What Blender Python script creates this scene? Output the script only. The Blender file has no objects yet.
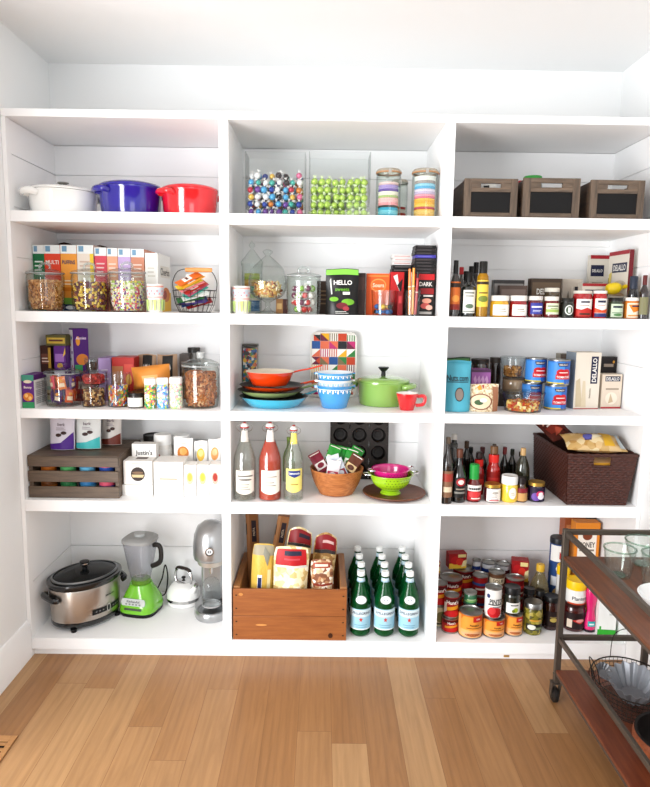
import bpy, math, random
from mathutils import Vector, Matrix, Euler
from mathutils.geometry import tessellate_polygon
PI = math.pi; R = math.radians
sc = bpy.context.scene; COL = sc.collection
random.seed(7)

# ------------------------------------------------------------------ camera
F_PX, CX, CY = 650.0, 325.0, 393.5
TILT, YAW, ROLL = 0.1375, 0.0051, -0.0133
CAM = Vector((-0.049, -2.7286, 1.5809))
_f = Vector((math.sin(YAW)*math.cos(TILT), math.cos(YAW)*math.cos(TILT), -math.sin(TILT)))
_r = Vector((math.cos(YAW), -math.sin(YAW), 0)); _d = _f.cross(_r)
RT = _r*math.cos(ROLL) + _d*math.sin(ROLL); DN = -_r*math.sin(ROLL) + _d*math.cos(ROLL)
cd = bpy.data.cameras.new('camera'); cam = bpy.data.objects.new('camera', cd); COL.objects.link(cam)
cd.sensor_fit = 'HORIZONTAL'; cd.sensor_width = 24.0; cd.lens = 24.0*F_PX/650.0
cd.clip_start = 0.05; cd.clip_end = 60
m = Matrix.Identity(4)
for i in range(3):
    m[i][0], m[i][1], m[i][2], m[i][3] = RT[i], -DN[i], -_f[i], CAM[i]
cam.matrix_world = m
sc.camera = cam

# ------------------------------------------------------------------ light and exposure
sc.view_settings.view_transform = 'Standard'; sc.view_settings.look = 'None'
sc.view_settings.gamma = 1.0; sc.view_settings.use_curve_mapping = False
sc.view_settings.exposure = 0.0
wd = bpy.data.worlds.new('daylight'); sc.world = wd; wd.use_nodes = True
wd.node_tree.nodes['Background'].inputs[0].default_value = (0.93, 0.97, 1.0, 1)
wd.node_tree.nodes['Background'].inputs[1].default_value = 1.12
def area(name, loc, target, sx, sy, power, col):
    l = bpy.data.lights.new(name, 'AREA'); l.shape = 'RECTANGLE'; l.size = sx; l.size_y = sy; l.energy = power; l.color = col
    o = bpy.data.objects.new(name, l); COL.objects.link(o); o.location = loc
    o.rotation_euler = (Vector(target)-Vector(loc)).to_track_quat('-Z', 'Y').to_euler()
    return o
area('window_daylight', (-2.0, -2.5, 1.08), (0.1, 0.2, 1.25), 1.5, 2.0, 146, (0.97, 0.985, 1.0))
area('rear_area_light', (1.0, -4.6, 1.9), (0.1, 0, 1.1), 1.6, 1.6, 20, (0.97, 0.985, 1.0))  # weak unseen area light behind the camera, aimed at the shelves
sc.cycles.transparent_max_bounces = 24; sc.cycles.max_bounces = 10; sc.cycles.diffuse_bounces = 5

# ------------------------------------------------------------------ photograph rays: where a pixel meets a plane of the room
def _ray(px, py): return _f + RT*((px-CX)/F_PX) + DN*((py-CY)/F_PX)
def on_y(px, py, Y):
    v = _ray(px, py); return CAM + v*((Y-CAM.y)/v.y)
def on_z(px, py, Z):
    v = _ray(px, py); return CAM + v*((Z-CAM.z)/v.z)
SZ = {1: 1.9408, 2: 1.5336, 3: 1.1213, 4: 0.7216, 5: 0.0854}
DEP = 0.4829
class P: pass
def at(row, xl, xr, yt, yb=None, Y=None, z=None, d=0.0, rnd=False):
    """span of a thing standing on a shelf: x, front y (box) or centre y (round), base z, width/radius, height"""
    zb = SZ[row] if z is None else z
    zb += 0.0005
    xm = (xl+xr)/2
    if Y is None: yf = on_z(xm, yb, zb).y
    else: yf = Y
    p = P(); p.z = zb
    base_py = yb if yb else yt+20
    pm = (yt+base_py)/2
    if rnd:
        r = 0.04
        for _ in range(6):
            yc = yf + r; r = (on_y(xr, pm, yc).x - on_y(xl, pm, yc).x)/2*0.999
        p.y = yf + r; p.r = r; p.w = 2*r
        p.x = (on_y(xl, pm, p.y).x + on_y(xr, pm, p.y).x)/2
        h = on_y(xm, yt, p.y + r).z - zb
        if h + zb > CAM.z: h = max(on_y(xm, yt, p.y - r).z - zb, 0.01)
        p.h = h
    else:
        p.y = yf; a = on_y(xl, pm, yf).x; b = on_y(xr, pm, yf).x
        p.x = (a+b)/2; p.w = b-a
        h = on_y(xm, yt, yf + d).z - zb
        if h + zb > CAM.z: h = on_y(xm, yt, yf).z - zb
        p.h = h
    a, b = ((-1.329, -0.4765), (-0.4375, 0.4375), (0.4765, 1.329))[0 if xm < 226 else (1 if xm < 446 else 2)]
    p.x = min(max(p.x, a+p.w/2+0.0035), b-p.w/2-0.0035)
    return p

# ------------------------------------------------------------------ materials
_mats = {}
def lin(h):
    h = h.lstrip('#'); c = [int(h[i:i+2], 16)/255 for i in (0, 2, 4)]
    return tuple((x/12.92 if x <= 0.04045 else ((x+0.055)/1.055)**2.4)**1.17 for x in c) + (1,)
def M(h, rough=0.45, metal=0.0, coat=0.0, name=None):
    k = (h, rough, metal, coat)
    if k in _mats: return _mats[k]
    m = bpy.data.materials.new(name or 'paint_'+h.strip('#')); m.use_nodes = True
    b = m.node_tree.nodes['Principled BSDF']
    b.inputs['Base Color'].default_value = lin(h); b.inputs['Roughness'].default_value = rough
    b.inputs['Metallic'].default_value = metal; b.inputs['Coat Weight'].default_value = coat
    b.inputs['Coat Roughness'].default_value = 0.08
    if rough > 0.3 and not metal: b.inputs['Specular IOR Level'].default_value = 0.3
    _mats[k] = m; return m
def glass(tint='#fbfdfc', amount=0.9, rough=0.03, body=None, name='clear_glass', edge=0.72):
    """thin glass: see-through with a tint, reflecting more towards the edge; body = share of solid colour"""
    k = ('glass', tint, amount, rough, body, edge)
    if k in _mats: return _mats[k]
    m = bpy.data.materials.new(name); m.use_nodes = True; nt = m.node_tree; n = nt.nodes; n.clear()
    o = n.new('ShaderNodeOutputMaterial'); t = n.new('ShaderNodeBsdfTransparent'); g = n.new('ShaderNodeBsdfGlossy')
    em = n.new('ShaderNodeMix'); em.data_type = 'RGBA'; em.inputs[6].default_value = lin(tint); em.inputs[7].default_value = tuple(x*edge for x in lin(tint)[:3])+(1,)
    nt.links.new(em.outputs[2], t.inputs[0]); g.inputs['Roughness'].default_value = rough
    lw = n.new('ShaderNodeLayerWeight'); lw.inputs[0].default_value = 0.5
    pw = n.new('ShaderNodeMath'); pw.operation = 'POWER'; pw.inputs[1].default_value = 4.0; nt.links.new(lw.outputs['Facing'], pw.inputs[0])
    mp = n.new('ShaderNodeMapRange'); mp.inputs['To Min'].default_value = 0.035; mp.inputs['To Max'].default_value = amount*0.6
    p3 = n.new('ShaderNodeMath'); p3.operation = 'POWER'; p3.inputs[1].default_value = 3.0; nt.links.new(lw.outputs['Facing'], p3.inputs[0]); nt.links.new(p3.outputs[0], em.inputs[0])
    mx = n.new('ShaderNodeMixShader'); nt.links.new(pw.outputs[0], mp.inputs[0]); nt.links.new(mp.outputs[0], mx.inputs[0])
    base = t.outputs[0]
    if body:
        d = n.new('ShaderNodeBsdfDiffuse'); d.inputs[0].default_value = lin(body[0])
        m2 = n.new('ShaderNodeMixShader'); m2.inputs[0].default_value = body[1]
        nt.links.new(t.outputs[0], m2.inputs[1]); nt.links.new(d.outputs[0], m2.inputs[2]); base = m2.outputs[0]
    nt.links.new(base, mx.inputs[1]); nt.links.new(g.outputs[0], mx.inputs[2]); nt.links.new(mx.outputs[0], o.inputs[0])
    _mats[k] = m; return m
def wood(c1, c2, axis='X', scale=9.0, rough=0.5, name='wood', stretch=12.0, bump=0.15, dark=None):
    k = ('wood', c1, c2, axis, scale, rough, dark)
    if k in _mats: return _mats[k]
    m = bpy.data.materials.new(name); m.use_nodes = True; nt = m.node_tree; n = nt.nodes; b = n['Principled BSDF']
    tc = n.new('ShaderNodeTexCoord'); mp = n.new('ShaderNodeMapping'); s = [scale*stretch/4]*3; s['XYZ'.index(axis)] = scale/4
    mp.inputs['Scale'].default_value = s
    no = n.new('ShaderNodeTexNoise'); no.inputs['Scale'].default_value = 3.0; no.inputs['Detail'].default_value = 6; no.inputs['Roughness'].default_value = 0.65
    cr = n.new('ShaderNodeValToRGB'); e = cr.color_ramp.elements; e[0].position = 0.3; e[0].color = lin(c1); e[1].position = 0.72; e[1].color = lin(c2)
    if dark:
        q = cr.color_ramp.elements.new(0.2); q.color = lin(dark)
    bp = n.new('ShaderNodeBump'); bp.inputs['Strength'].default_value = bump; bp.inputs['Distance'].default_value = 0.002
    L = nt.links.new
    L(tc.outputs['Object'], mp.inputs[0]); L(mp.outputs[0], no.inputs['Vector']); L(no.outputs['Fac'], cr.inputs[0]); L(cr.outputs[0], b.inputs['Base Color'])
    L(no.outputs['Fac'], bp.inputs['Height']); L(bp.outputs[0], b.inputs['Normal']); b.inputs['Roughness'].default_value = rough
    _mats[k] = m; return m
def speckle(cols, scale=120.0, rough=0.6, name='speckled'):
    """irregular cells of the given colours (sprinkles, small grains, crumpled print)"""
    k = ('speck', tuple(cols), scale, rough)
    if k in _mats: return _mats[k]
    m = bpy.data.materials.new(name); m.use_nodes = True; nt = m.node_tree; n = nt.nodes; b = n['Principled BSDF']
    tc = n.new('ShaderNodeTexCoord'); vo = n.new('ShaderNodeTexVoronoi'); vo.inputs['Scale'].default_value = scale
    sp = n.new('ShaderNodeSeparateColor'); cr = n.new('ShaderNodeValToRGB'); cr.color_ramp.interpolation = 'CONSTANT'
    e = cr.color_ramp.elements
    while len(e) < len(cols): e.new(0.5)
    for i, c in enumerate(cols): e[i].position = i/len(cols); e[i].color = lin(c)
    L = nt.links.new
    L(tc.outputs['Object'], vo.inputs['Vector']); L(vo.outputs['Color'], sp.inputs[0]); L(sp.outputs[0], cr.inputs[0]); L(cr.outputs[0], b.inputs['Base Color'])
    bp = n.new('ShaderNodeBump'); bp.invert = True; bp.inputs['Strength'].default_value = 0.5; bp.inputs['Distance'].default_value = 0.003
    L(vo.outputs['Distance'], bp.inputs['Height']); L(bp.outputs[0], b.inputs['Normal']); b.inputs['Roughness'].default_value = rough
    _mats[k] = m; return m
WHITE = M('#f8f8f8', 0.5, name='white_paint'); WALL = M('#f1f2f2', 0.7, name='white_wall_paint')
GLASS = glass(); CLEAR = glass('#fafcfc', 0.55, 0.05, name='clear_plastic')
GREENISH = glass('#e2efe6', 0.9, 0.03, name='greenish_glass')
STEEL = M('#b9b6b1', 0.3, 1.0, name='steel'); TIN = M('#a9a9a6', 0.35, 1.0, name='tin'); BLACK = M('#141414', 0.4, name='black_plastic')
CHROME = M('#d9d9d9', 0.12, 1.0, name='chrome'); GOLD = M('#c9a455', 0.35, 0.8, name='gold_lid'); IRON = M('#3a3430', 0.55, 0.6, name='dark_iron')

# ------------------------------------------------------------------ text outlines
_tx = {}
def glyphs(s):
    if s in _tx: return _tx[s]
    c = bpy.data.curves.new('lettering', 'FONT'); c.body = s; c.size = 1.0; c.offset = 0.02; c.resolution_u = 2
    o = bpy.data.objects.new('lettering', c); COL.objects.link(o)
    me = o.to_mesh(); vs = [(v.co.x, v.co.y) for v in me.vertices]; fs = [tuple(p.vertices) for p in me.polygons]
    o.to_mesh_clear(); bpy.data.objects.remove(o); bpy.data.curves.remove(c)
    if vs:
        x0 = min(v[0] for v in vs); x1 = max(v[0] for v in vs); y0 = min(v[1] for v in vs); y1 = max(v[1] for v in vs)
        vs = [(x-(x0+x1)/2, y-(y0+y1)/2) for x, y in vs]; wh = (x1-x0, y1-y0)
    else: wh = (1, 1)
    _tx[s] = (vs, fs, wh); return _tx[s]

# ------------------------------------------------------------------ mesh builder
class MB:
    def __init__(s): s.V = []; s.F = []; s.I = []; s.mats = []
    def mi(s, m):
        if m not in s.mats: s.mats.append(m)
        return s.mats.index(m)
    def add(s, vs, fs, m):
        b = len(s.V); i = s.mi(m); s.V += [tuple(v) for v in vs]
        for f in fs: s.F.append(tuple(b+k for k in f)); s.I.append(i)
        return s
    def box(s, x0, x1, y0, y1, z0, z1, m):
        v = [(x, y, z) for z in (z0, z1) for y in (y0, y1) for x in (x0, x1)]
        return s.add(v, [(0, 2, 3, 1), (4, 5, 7, 6), (0, 1, 5, 4), (2, 6, 7, 3), (0, 4, 6, 2), (1, 3, 7, 5)], m)
    def hexa(s, b4, t4, m):   # four base points and four top points
        return s.add(list(b4)+list(t4), [(3, 2, 1, 0), (4, 5, 6, 7), (0, 1, 5, 4), (1, 2, 6, 5), (2, 3, 7, 6), (3, 0, 4, 7)], m)
    def lathe(s, prof, m, n=24, c=(0, 0, 0), sx=1, sy=1, ms=None, fl=None):
        base = len(s.V); idx = []
        for r, z in prof:
            if r < 1e-6: s.V.append((c[0], c[1], c[2]+z)); idx.append([len(s.V)-1]*n)
            else:
                row = []
                for k in range(n):
                    a = 2*PI*k/n; q = r*(1+(fl[1]*math.cos(fl[0]*a) if fl else 0))
                    s.V.append((c[0]+q*sx*math.cos(a), c[1]+q*sy*math.sin(a), c[2]+z)); row.append(len(s.V)-1)
                idx.append(row)
        for j in range(len(prof)-1):
            mm = s.mi(ms[j] if ms else m); A, B = idx[j], idx[j+1]
            for k in range(n):
                q = []
                for w in (A[k], A[(k+1) % n], B[(k+1) % n], B[k]):
                    if w not in q: q.append(w)
                if len(q) >= 3: s.F.append(tuple(q)); s.I.append(mm)
        return s
    def tube(s, pts, r, m, n=7, closed=False, flat=1.0, up=None):
        P_ = [Vector(p) for p in pts]; N = len(P_); rr = r if isinstance(r, (list, tuple)) else [r]*N
        base = len(s.V); prev = None; i = s.mi(m)
        for k in range(N):
            t = (P_[(k+1) % N]-P_[k-1]) if closed else (P_[min(k+1, N-1)]-P_[max(k-1, 0)])
            t.normalize()
            u = prev if prev is not None else Vector(up or ((0, 0, 1) if abs(t.z) < 0.9 else (1, 0, 0)))
            u = u - t*u.dot(t)
            if u.length < 1e-6: u = Vector((1, 0, 0)) - t*t.x
            u.normalize(); prev = u; w = t.cross(u)
            for q in range(n):
                a = 2*PI*q/n; s.V.append(tuple(P_[k] + u*(math.cos(a)*rr[k]*flat) + w*(math.sin(a)*rr[k])))
        for k in range(N if closed else N-1):
            A = base+k*n; B = base+((k+1) % N)*n
            for q in range(n): s.F.append((A+q, A+(q+1) % n, B+(q+1) % n, B+q)); s.I.append(i)
        if not closed:
            s.F.append(tuple(base+q for q in reversed(range(n)))); s.I.append(i)
            s.F.append(tuple(base+(N-1)*n+q for q in range(n))); s.I.append(i)
        return s
    def grid(s, fn, nu, nv, m, cu=False, mf=None):
        b = len(s.V); W = nu if cu else nu+1
        for j in range(nv+1):
            for k in range(W): s.V.append(tuple(fn(k/nu, j/nv)))
        for j in range(nv):
            for k in range(nu):
                k2 = (k+1) % W if cu else k+1
                s.F.append((b+j*W+k, b+j*W+k2, b+(j+1)*W+k2, b+(j+1)*W+k)); s.I.append(s.mi(mf(k, j) if mf else m))
        return s
    def prism(s, pts, a, b, m, axis='z'):
        n = len(pts)
        def q(p, t): return (p[0], p[1], t) if axis == 'z' else ((p[0], t, p[1]) if axis == 'y' else (t, p[0], p[1]))
        v = [q(p, a) for p in pts]+[q(p, b) for p in pts]
        fs = [tuple(reversed(range(n))), tuple(range(n, 2*n))]+[(k, (k+1) % n, n+(k+1) % n, n+k) for k in range(n)]
        return s.add(v, fs, m)
    def ball(s, c, r, m, nu=8, nv=5, sq=(1, 1, 1)):
        pr = [(math.sin(PI*j/nv), -math.cos(PI*j/nv)) for j in range(nv+1)]
        b = len(s.V); s.lathe([(max(x, 0), z) for x, z in pr], m, nu)
        for k in range(b, len(s.V)):
            x, y, z = s.V[k]; s.V[k] = (c[0]+x*r*sq[0], c[1]+y*r*sq[1], c[2]+z*r*sq[2])
        return s
    def xf(s, mat, b=0):
        for k in range(b, len(s.V)): s.V[k] = tuple(mat @ Vector(s.V[k]))
        return s
    def gfx(s, fn, W, H, specs, sub=(1, 1)):
        """print on a surface fn(u, v, lift); specs: r rect, e ellipse, t text, p polygon"""
        e = 0.0004
        for q in specs:
            e += 0.00022
            if q[0] == 'r':
                _, u0, v0, u1, v1, c = q; mm = M(c) if isinstance(c, str) else c
                nu = max(1, int(round(sub[0]*abs(u1-u0)+.49))); nv = max(1, int(round(sub[1]*abs(v1-v0)+.49)))
                s.grid(lambda a, b: fn(u0+(u1-u0)*a, v0+(v1-v0)*b, e), nu, nv, mm)
            elif q[0] == 'e':
                _, cu, cv, ru, rv, c = q; n = 18; nr = 1 if sub == (1, 1) else 1+int(max(ru*sub[0], rv*sub[1])*.9)
                vs = [fn(cu, cv, e)]+[fn(cu+ru*j/nr*math.cos(2*PI*k/n), cv+rv*j/nr*math.sin(2*PI*k/n), e) for j in range(1, nr+1) for k in range(n)]
                s.add(vs, [(0, 1+k, 1+(k+1) % n) for k in range(n)]+[(1+j*n+k, 1+(j+1)*n+k, 1+(j+1)*n+(k+1) % n, 1+j*n+(k+1) % n) for j in range(nr-1) for k in range(n)], M(c))
            elif q[0] == 'p':
                tris = [[q[1][a] for a in t] for t in tessellate_polygon([[Vector((u, v, 0)) for u, v in q[1]]])]
                if sub != (1, 1):
                    ext = max(max(u for u, v in q[1])-min(u for u, v in q[1]), 0)*sub[0]; ey = (max(v for u, v in q[1])-min(v for u, v in q[1]))*sub[1]
                    for _ in range(3 if max(ext, ey) > 5 else (2 if max(ext, ey) > 2 else 1)):
                        t2 = []
                        for a, b, c_ in tris:
                            md = lambda p, r: ((p[0]+r[0])/2, (p[1]+r[1])/2)
                            ab, bc, ca = md(a, b), md(b, c_), md(c_, a); t2 += [(a, ab, ca), (ab, b, bc), (ca, bc, c_), (ab, bc, ca)]
                        tris = t2
                vs = []; ix = {}; fs = []
                for t in tris:
                    f = []
                    for u, v in t:
                        k = (round(u, 6), round(v, 6))
                        if k not in ix: ix[k] = len(vs); vs.append(fn(u, v, e))
                        f.append(ix[k])
                    fs.append(tuple(f))
                s.add(vs, fs, M(q[2]))
            elif q[0] == 't':
                _, cu, cv, h, tx, c = q[:6]; rot = len(q) > 7 and q[7]
                vs, fs, wh = glyphs(tx); k = h*(W if rot else H)/max(wh[1], .3); kx = k
                mw = q[6] if len(q) > 6 and q[6] else 0.9
                lim = mw*(H if rot else W)
                if wh[0]*k > lim: kx = lim/wh[0]; k = max(kx, k*0.75) if False else min(k, kx*1.6)
                if rot: s.add([fn(cu - y*k/W, cv + x*kx/H, e) for x, y in vs], fs, M(c))
                else: s.add([fn(cu + x*kx/W, cv + y*k/H, e) for x, y in vs], fs, M(c))
        return s
    def build(s, name, parent=None, loc=None, rz=0, bevel=0.0, seg=2, ang=38, smooth=True):
        me = bpy.data.meshes.new(name); me.from_pydata(s.V, [], s.F)
        for m in s.mats: me.materials.append(m)
        me.polygons.foreach_set('material_index', s.I)
        if smooth:
            me.polygons.foreach_set('use_smooth', [True]*len(me.polygons)); me.set_sharp_from_angle(angle=R(ang))
        me.update(); o = bpy.data.objects.new(name, me); COL.objects.link(o)
        if parent: o.parent = parent
        if loc is not None: o.location = loc
        if rz: o.rotation_euler = (0, 0, rz)
        if bevel:
            b = o.modifiers.new('bevel', 'BEVEL'); b.width = bevel; b.segments = seg; b.limit_method = 'ANGLE'; b.angle_limit = R(40)
        return o
def tag(o, label, cat, group=None, kind=None):
    o['label'] = label; o['category'] = cat
    if group: o['group'] = group
    if kind: o['kind'] = kind
    return o
def thing(name, label, cat, loc=(0, 0, 0), rz=0, group=None):
    o = bpy.data.objects.new(name, None); COL.objects.link(o); o.empty_display_size = 0.05
    o.location = loc; o.rotation_euler = (0, 0, rz); return tag(o, label, cat, group)
def dup(root, loc, rz=None, label=None):
    r = root.copy(); COL.objects.link(r); r.location = loc
    if rz is not None: r.rotation_euler = (0, 0, rz)
    if label: r['label'] = label
    for ch in list(root.children):
        c = ch.copy(); COL.objects.link(c); c.parent = r
        for g in list(ch.children):
            d = g.copy(); COL.objects.link(d); d.parent = c
    return r
def structure(o): o['kind'] = 'structure'; return o
def flat_fn(o, U, V, N):
    o, U, V, N = Vector(o), Vector(U), Vector(V), Vector(N)
    return lambda u, v, e=0: o+U*u+V*v+N*e
def cyl_fn(r, z0, z1, span=2.6, r1=None, a0=0.0, sx=1, sy=1):
    r1 = r1 or r
    def f(u, v, e=0):
        a = a0+(u-.5)*span; q = r+(r1-r)*v+e
        return Vector((q*math.sin(a)*sx, -q*math.cos(a)*sy, z0+(z1-z0)*v))
    return f
def spline(pts, n=8, closed=False):
    P_ = [Vector(p) for p in pts]; N = len(P_); out = []
    for k in range(N if closed else N-1):
        g = (lambda i: P_[i % N]) if closed else (lambda i: P_[max(0, min(N-1, i))])
        a, b, c, d = g(k-1), g(k), g(k+1), g(k+2)
        for j in range(n):
            t = j/n; out.append(0.5*((2*b)+(c-a)*t+(2*a-5*b+4*c-d)*t*t+(3*b-a-3*c+d)*t**3))
    if not closed: out.append(P_[-1])
    return out
def prof_spline(pr, n=4):
    lo, hi = min(b for a, b in pr), max(b for a, b in pr)
    return [(max(0.0, p.x), min(hi, max(lo, p.y))) for p in spline([(a, b, 0) for a, b in pr], n)]
# ================================================================== THE SETTING
XL, XR = -1.347, 1.347
SHELF_X = [(-1.329, -0.4765), (-0.4375, 0.4375), (0.4765, 1.329)]
SB = {1: 1.8968, 2: 1.490, 3: 1.0816, 4: 0.671}
CEIL = 2.677
# floor: oak boards running towards the shelves
def oak_floor():
    m = bpy.data.materials.new('oak_boards'); m.use_nodes = True; nt = m.node_tree; n = nt.nodes; b = n['Principled BSDF']; L = nt.links.new
    tc = n.new('ShaderNodeTexCoord')
    def mth(op, x, y=None):
        q = n.new('ShaderNodeMath'); q.operation = op
        for i, v in enumerate((x, y)):
            if v is None: continue
            if isinstance(v, (int, float)): q.inputs[i].default_value = v
            else: L(v, q.inputs[i])
        return q.outputs[0]
    sp = n.new('ShaderNodeSeparateXYZ'); L(tc.outputs['Object'], sp.inputs[0])
    u = mth('DIVIDE', mth('ADD', sp.outputs['X'], 10.03), 0.127); row = mth('FLOOR', u)
    w1 = n.new('ShaderNodeTexWhiteNoise'); w1.noise_dimensions = '1D'; L(row, w1.inputs['W'])
    v = mth('ADD', mth('DIVIDE', sp.outputs['Y'], 1.35), mth('MULTIPLY', w1.outputs['Value'], 9.0)); col = mth('FLOOR', v)
    cx = n.new('ShaderNodeCombineXYZ'); L(row, cx.inputs[0]); L(col, cx.inputs[1])
    w2 = n.new('ShaderNodeTexWhiteNoise'); w2.noise_dimensions = '2D'; L(cx.outputs[0], w2.inputs['Vector'])
    def seam(t, half):
        f = mth('FRACT', t); e_ = mth('MINIMUM', f, mth('SUBTRACT', 1.0, f)); return mth('LESS_THAN', e_, half)
    gap = mth('MAXIMUM', seam(u, 0.006), seam(v, 0.0007))
    cr = n.new('ShaderNodeValToRGB'); e = cr.color_ramp.elements; e[0].color = lin('#a67c52'); e[1].color = lin('#bc986f'); q = e.new(0.6); q.color = lin('#ad845a')
    L(w2.outputs['Value'], cr.inputs[0])
    # grain: different in each board
    ad = n.new('ShaderNodeVectorMath'); ad.operation = 'ADD'; sx = n.new('ShaderNodeVectorMath'); sx.operation = 'SCALE'; sx.inputs['Scale'].default_value = 17.3
    L(w2.outputs['Color'], sx.inputs[0]); L(tc.outputs['Object'], ad.inputs[0]); L(sx.outputs[0], ad.inputs[1])
    m2 = n.new('ShaderNodeMapping'); m2.inputs['Scale'].default_value = (15, 1.1, 1); L(ad.outputs[0], m2.inputs[0])
    no = n.new('ShaderNodeTexNoise'); no.inputs['Scale'].default_value = 2.2; no.inputs['Detail'].default_value = 8; no.inputs['Roughness'].default_value = 0.62; no.inputs['Distortion'].default_value = 1.2; L(m2.outputs[0], no.inputs['Vector'])
    wv = n.new('ShaderNodeTexWave'); wv.inputs['Scale'].default_value = 0.7; wv.inputs['Distortion'].default_value = 9; wv.inputs['Detail'].default_value = 3; wv.inputs['Detail Scale'].default_value = 0.6
    m3 = n.new('ShaderNodeMapping'); m3.inputs['Scale'].default_value = (14, 0.8, 1); L(ad.outputs[0], m3.inputs[0]); L(m3.outputs[0], wv.inputs['Vector'])
    c2 = n.new('ShaderNodeValToRGB'); f = c2.color_ramp.elements; f[0].position = 0.32; f[0].color = (0.70, 0.67, 0.64, 1); f[1].position = 0.66; f[1].color = (1.06, 1.06, 1.06, 1)
    L(no.outputs['Fac'], c2.inputs[0])
    mx = n.new('ShaderNodeMix'); mx.data_type = 'RGBA'; mx.blend_type = 'MULTIPLY'; mx.inputs[0].default_value = 0.6; L(cr.outputs[0], mx.inputs[6]); L(c2.outputs[0], mx.inputs[7])
    c3 = n.new('ShaderNodeValToRGB'); g = c3.color_ramp.elements; g[0].color = (0.80, 0.77, 0.74, 1); g[1].color = (1, 1, 1, 1); g[1].position = 0.5; L(wv.outputs['Fac'], c3.inputs[0])
    my = n.new('ShaderNodeMix'); my.data_type = 'RGBA'; my.blend_type = 'MULTIPLY'; my.inputs[0].default_value = 0.4; L(mx.outputs[2], my.inputs[6]); L(c3.outputs[0], my.inputs[7])
    mz = n.new('ShaderNodeMix'); mz.data_type = 'RGBA'; mz.inputs[7].default_value = lin('#8a6440'); L(gap, mz.inputs[0]); L(my.outputs[2], mz.inputs[6])
    L(mz.outputs[2], b.inputs['Base Color']); b.inputs['Roughness'].default_value = 0.42
    bp = n.new('ShaderNodeBump'); bp.inputs['Strength'].default_value = 0.12; bp.inputs['Distance'].default_value = 0.001; L(no.outputs['Fac'], bp.inputs['Height']); L(bp.outputs[0], b.inputs['Normal'])
    return m
FLX0, FLX1, FLY0 = -4.2, 3.0, -6.0
structure(MB().box(FLX0, FLX1, FLY0, 0.55, -0.06, 0.0, oak_floor()).build('floor', smooth=False))
structure(MB().box(FLX0, FLX1, FLY0, 0.62, CEIL, CEIL+0.06, WALL).build('ceiling', smooth=False))
structure(MB().box(XL-0.1, XR+0.1, DEP+0.016, DEP+0.1, 0, CEIL, WALL).build('wall_back', smooth=False))
structure(MB().box(XL-0.1, XL, -0.9, DEP+0.016, 0, CEIL, WALL).build('wall_left', smooth=False))
structure(MB().box(XR, XR+0.1, -1.6, DEP+0.016, 0, CEIL, WALL).build('wall_right', smooth=False))
bb = [(0, 0), (0.018, 0), (0.018, 0.125), (0.012, 0.14), (0.012, 0.155), (0.005, 0.168), (0, 0.17)]
structure(MB().prism([(XL+a, z) for a, z in bb], -0.9, -0.004, WHITE, 'y').build('baseboard_left'))
structure(MB().prism([(XR-a, z) for a, z in reversed(bb)], -1.6, -0.004, WHITE, 'y').build('baseboard_right'))

# built-in shelving: one fixed unit, wall to wall
unit = thing('built_in_shelving', 'white built-in open shelving with three bays of five shelves, wall to wall', 'shelving', (0, 0, 0))
def shiplap(mb, axis, c0, c1, a, b):
    zs = [0.06, 0.332, 0.68, 0.894, 1.11, 1.327, 1.54, 1.7545, 1.96, 2.169, 2.3055]
    for z0, z1 in zip(zs, zs[1:]):
        if axis == 'x': mb.box(c0, c1, a, b, z0+0.0022, z1-0.0022, WHITE)
        else: mb.box(a, b, c0, c1, z0+0.0022, z1-0.0022, WHITE)
mb = MB(); shiplap(mb, 'x', -1.33, 1.33, DEP, DEP+0.012); mb.box(-1.33, 1.33, DEP+0.010, DEP+0.0155, 0.06, 2.3055, WHITE)
mb.build('back_panel', unit, smooth=False)
for sx in (-1, 1):
    mb = MB(); x0, x1 = sorted((sx*1.329, sx*1.3375)); shiplap(mb, 'y', 0.0402, DEP, x0, x1)
    xa, xb = sorted((sx*1.3365, sx*1.3455)); mb.box(xa, xb, 0.0402, DEP, 0.06, 2.3055, WHITE)
    mb.box(*sorted((sx*1.329, sx*1.3455)), 0.0, 0.04, 0.0, 2.3055, WHITE); mb.build('side_panel', unit, smooth=False)
for sx in (-1, 1):
    MB().box(sx*0.457-0.0195, sx*0.457+0.0195, 0.0, DEP-0.001, 0.0854, 2.3055, WHITE).build('divider', unit, bevel=0.0012)
for k in (1, 2, 3, 4):
    for a, b in SHELF_X:
        mb = MB(); mb.box(a+0.0003, b-0.0003, 0.0005, DEP-0.001, SB[k], SZ[k], WHITE); mb.build('shelf', unit, bevel=0.0012)
        MB().box(a+0.001, b-0.001, DEP-0.018, DEP-0.001, SB[k]-0.028, SB[k]-0.0003, WHITE).build('cleat', unit)
MB().box(-1.329, 1.329, -0.0005, DEP-0.001, 0.032, 0.0851, WHITE).build('bottom_shelf', unit, bevel=0.0012)
MB().box(-1.3455, 1.3455, 0.018, 0.03, 0.0005, 0.0318, WHITE).build('plinth', unit)
MB().box(-1.3455, 1.3455, -0.002, DEP+0.0155, 2.306, 2.3365, WHITE).build('top_panel', unit, bevel=0.0012)
MB().box(*[on_z(px, 658, 0.02).x for px in (505.5, 511)], 0.0155, 0.0178, 0.008, 0.018, M('#c9a86a', 0.4, 0.5)).build('adjuster_plate', unit)

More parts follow.
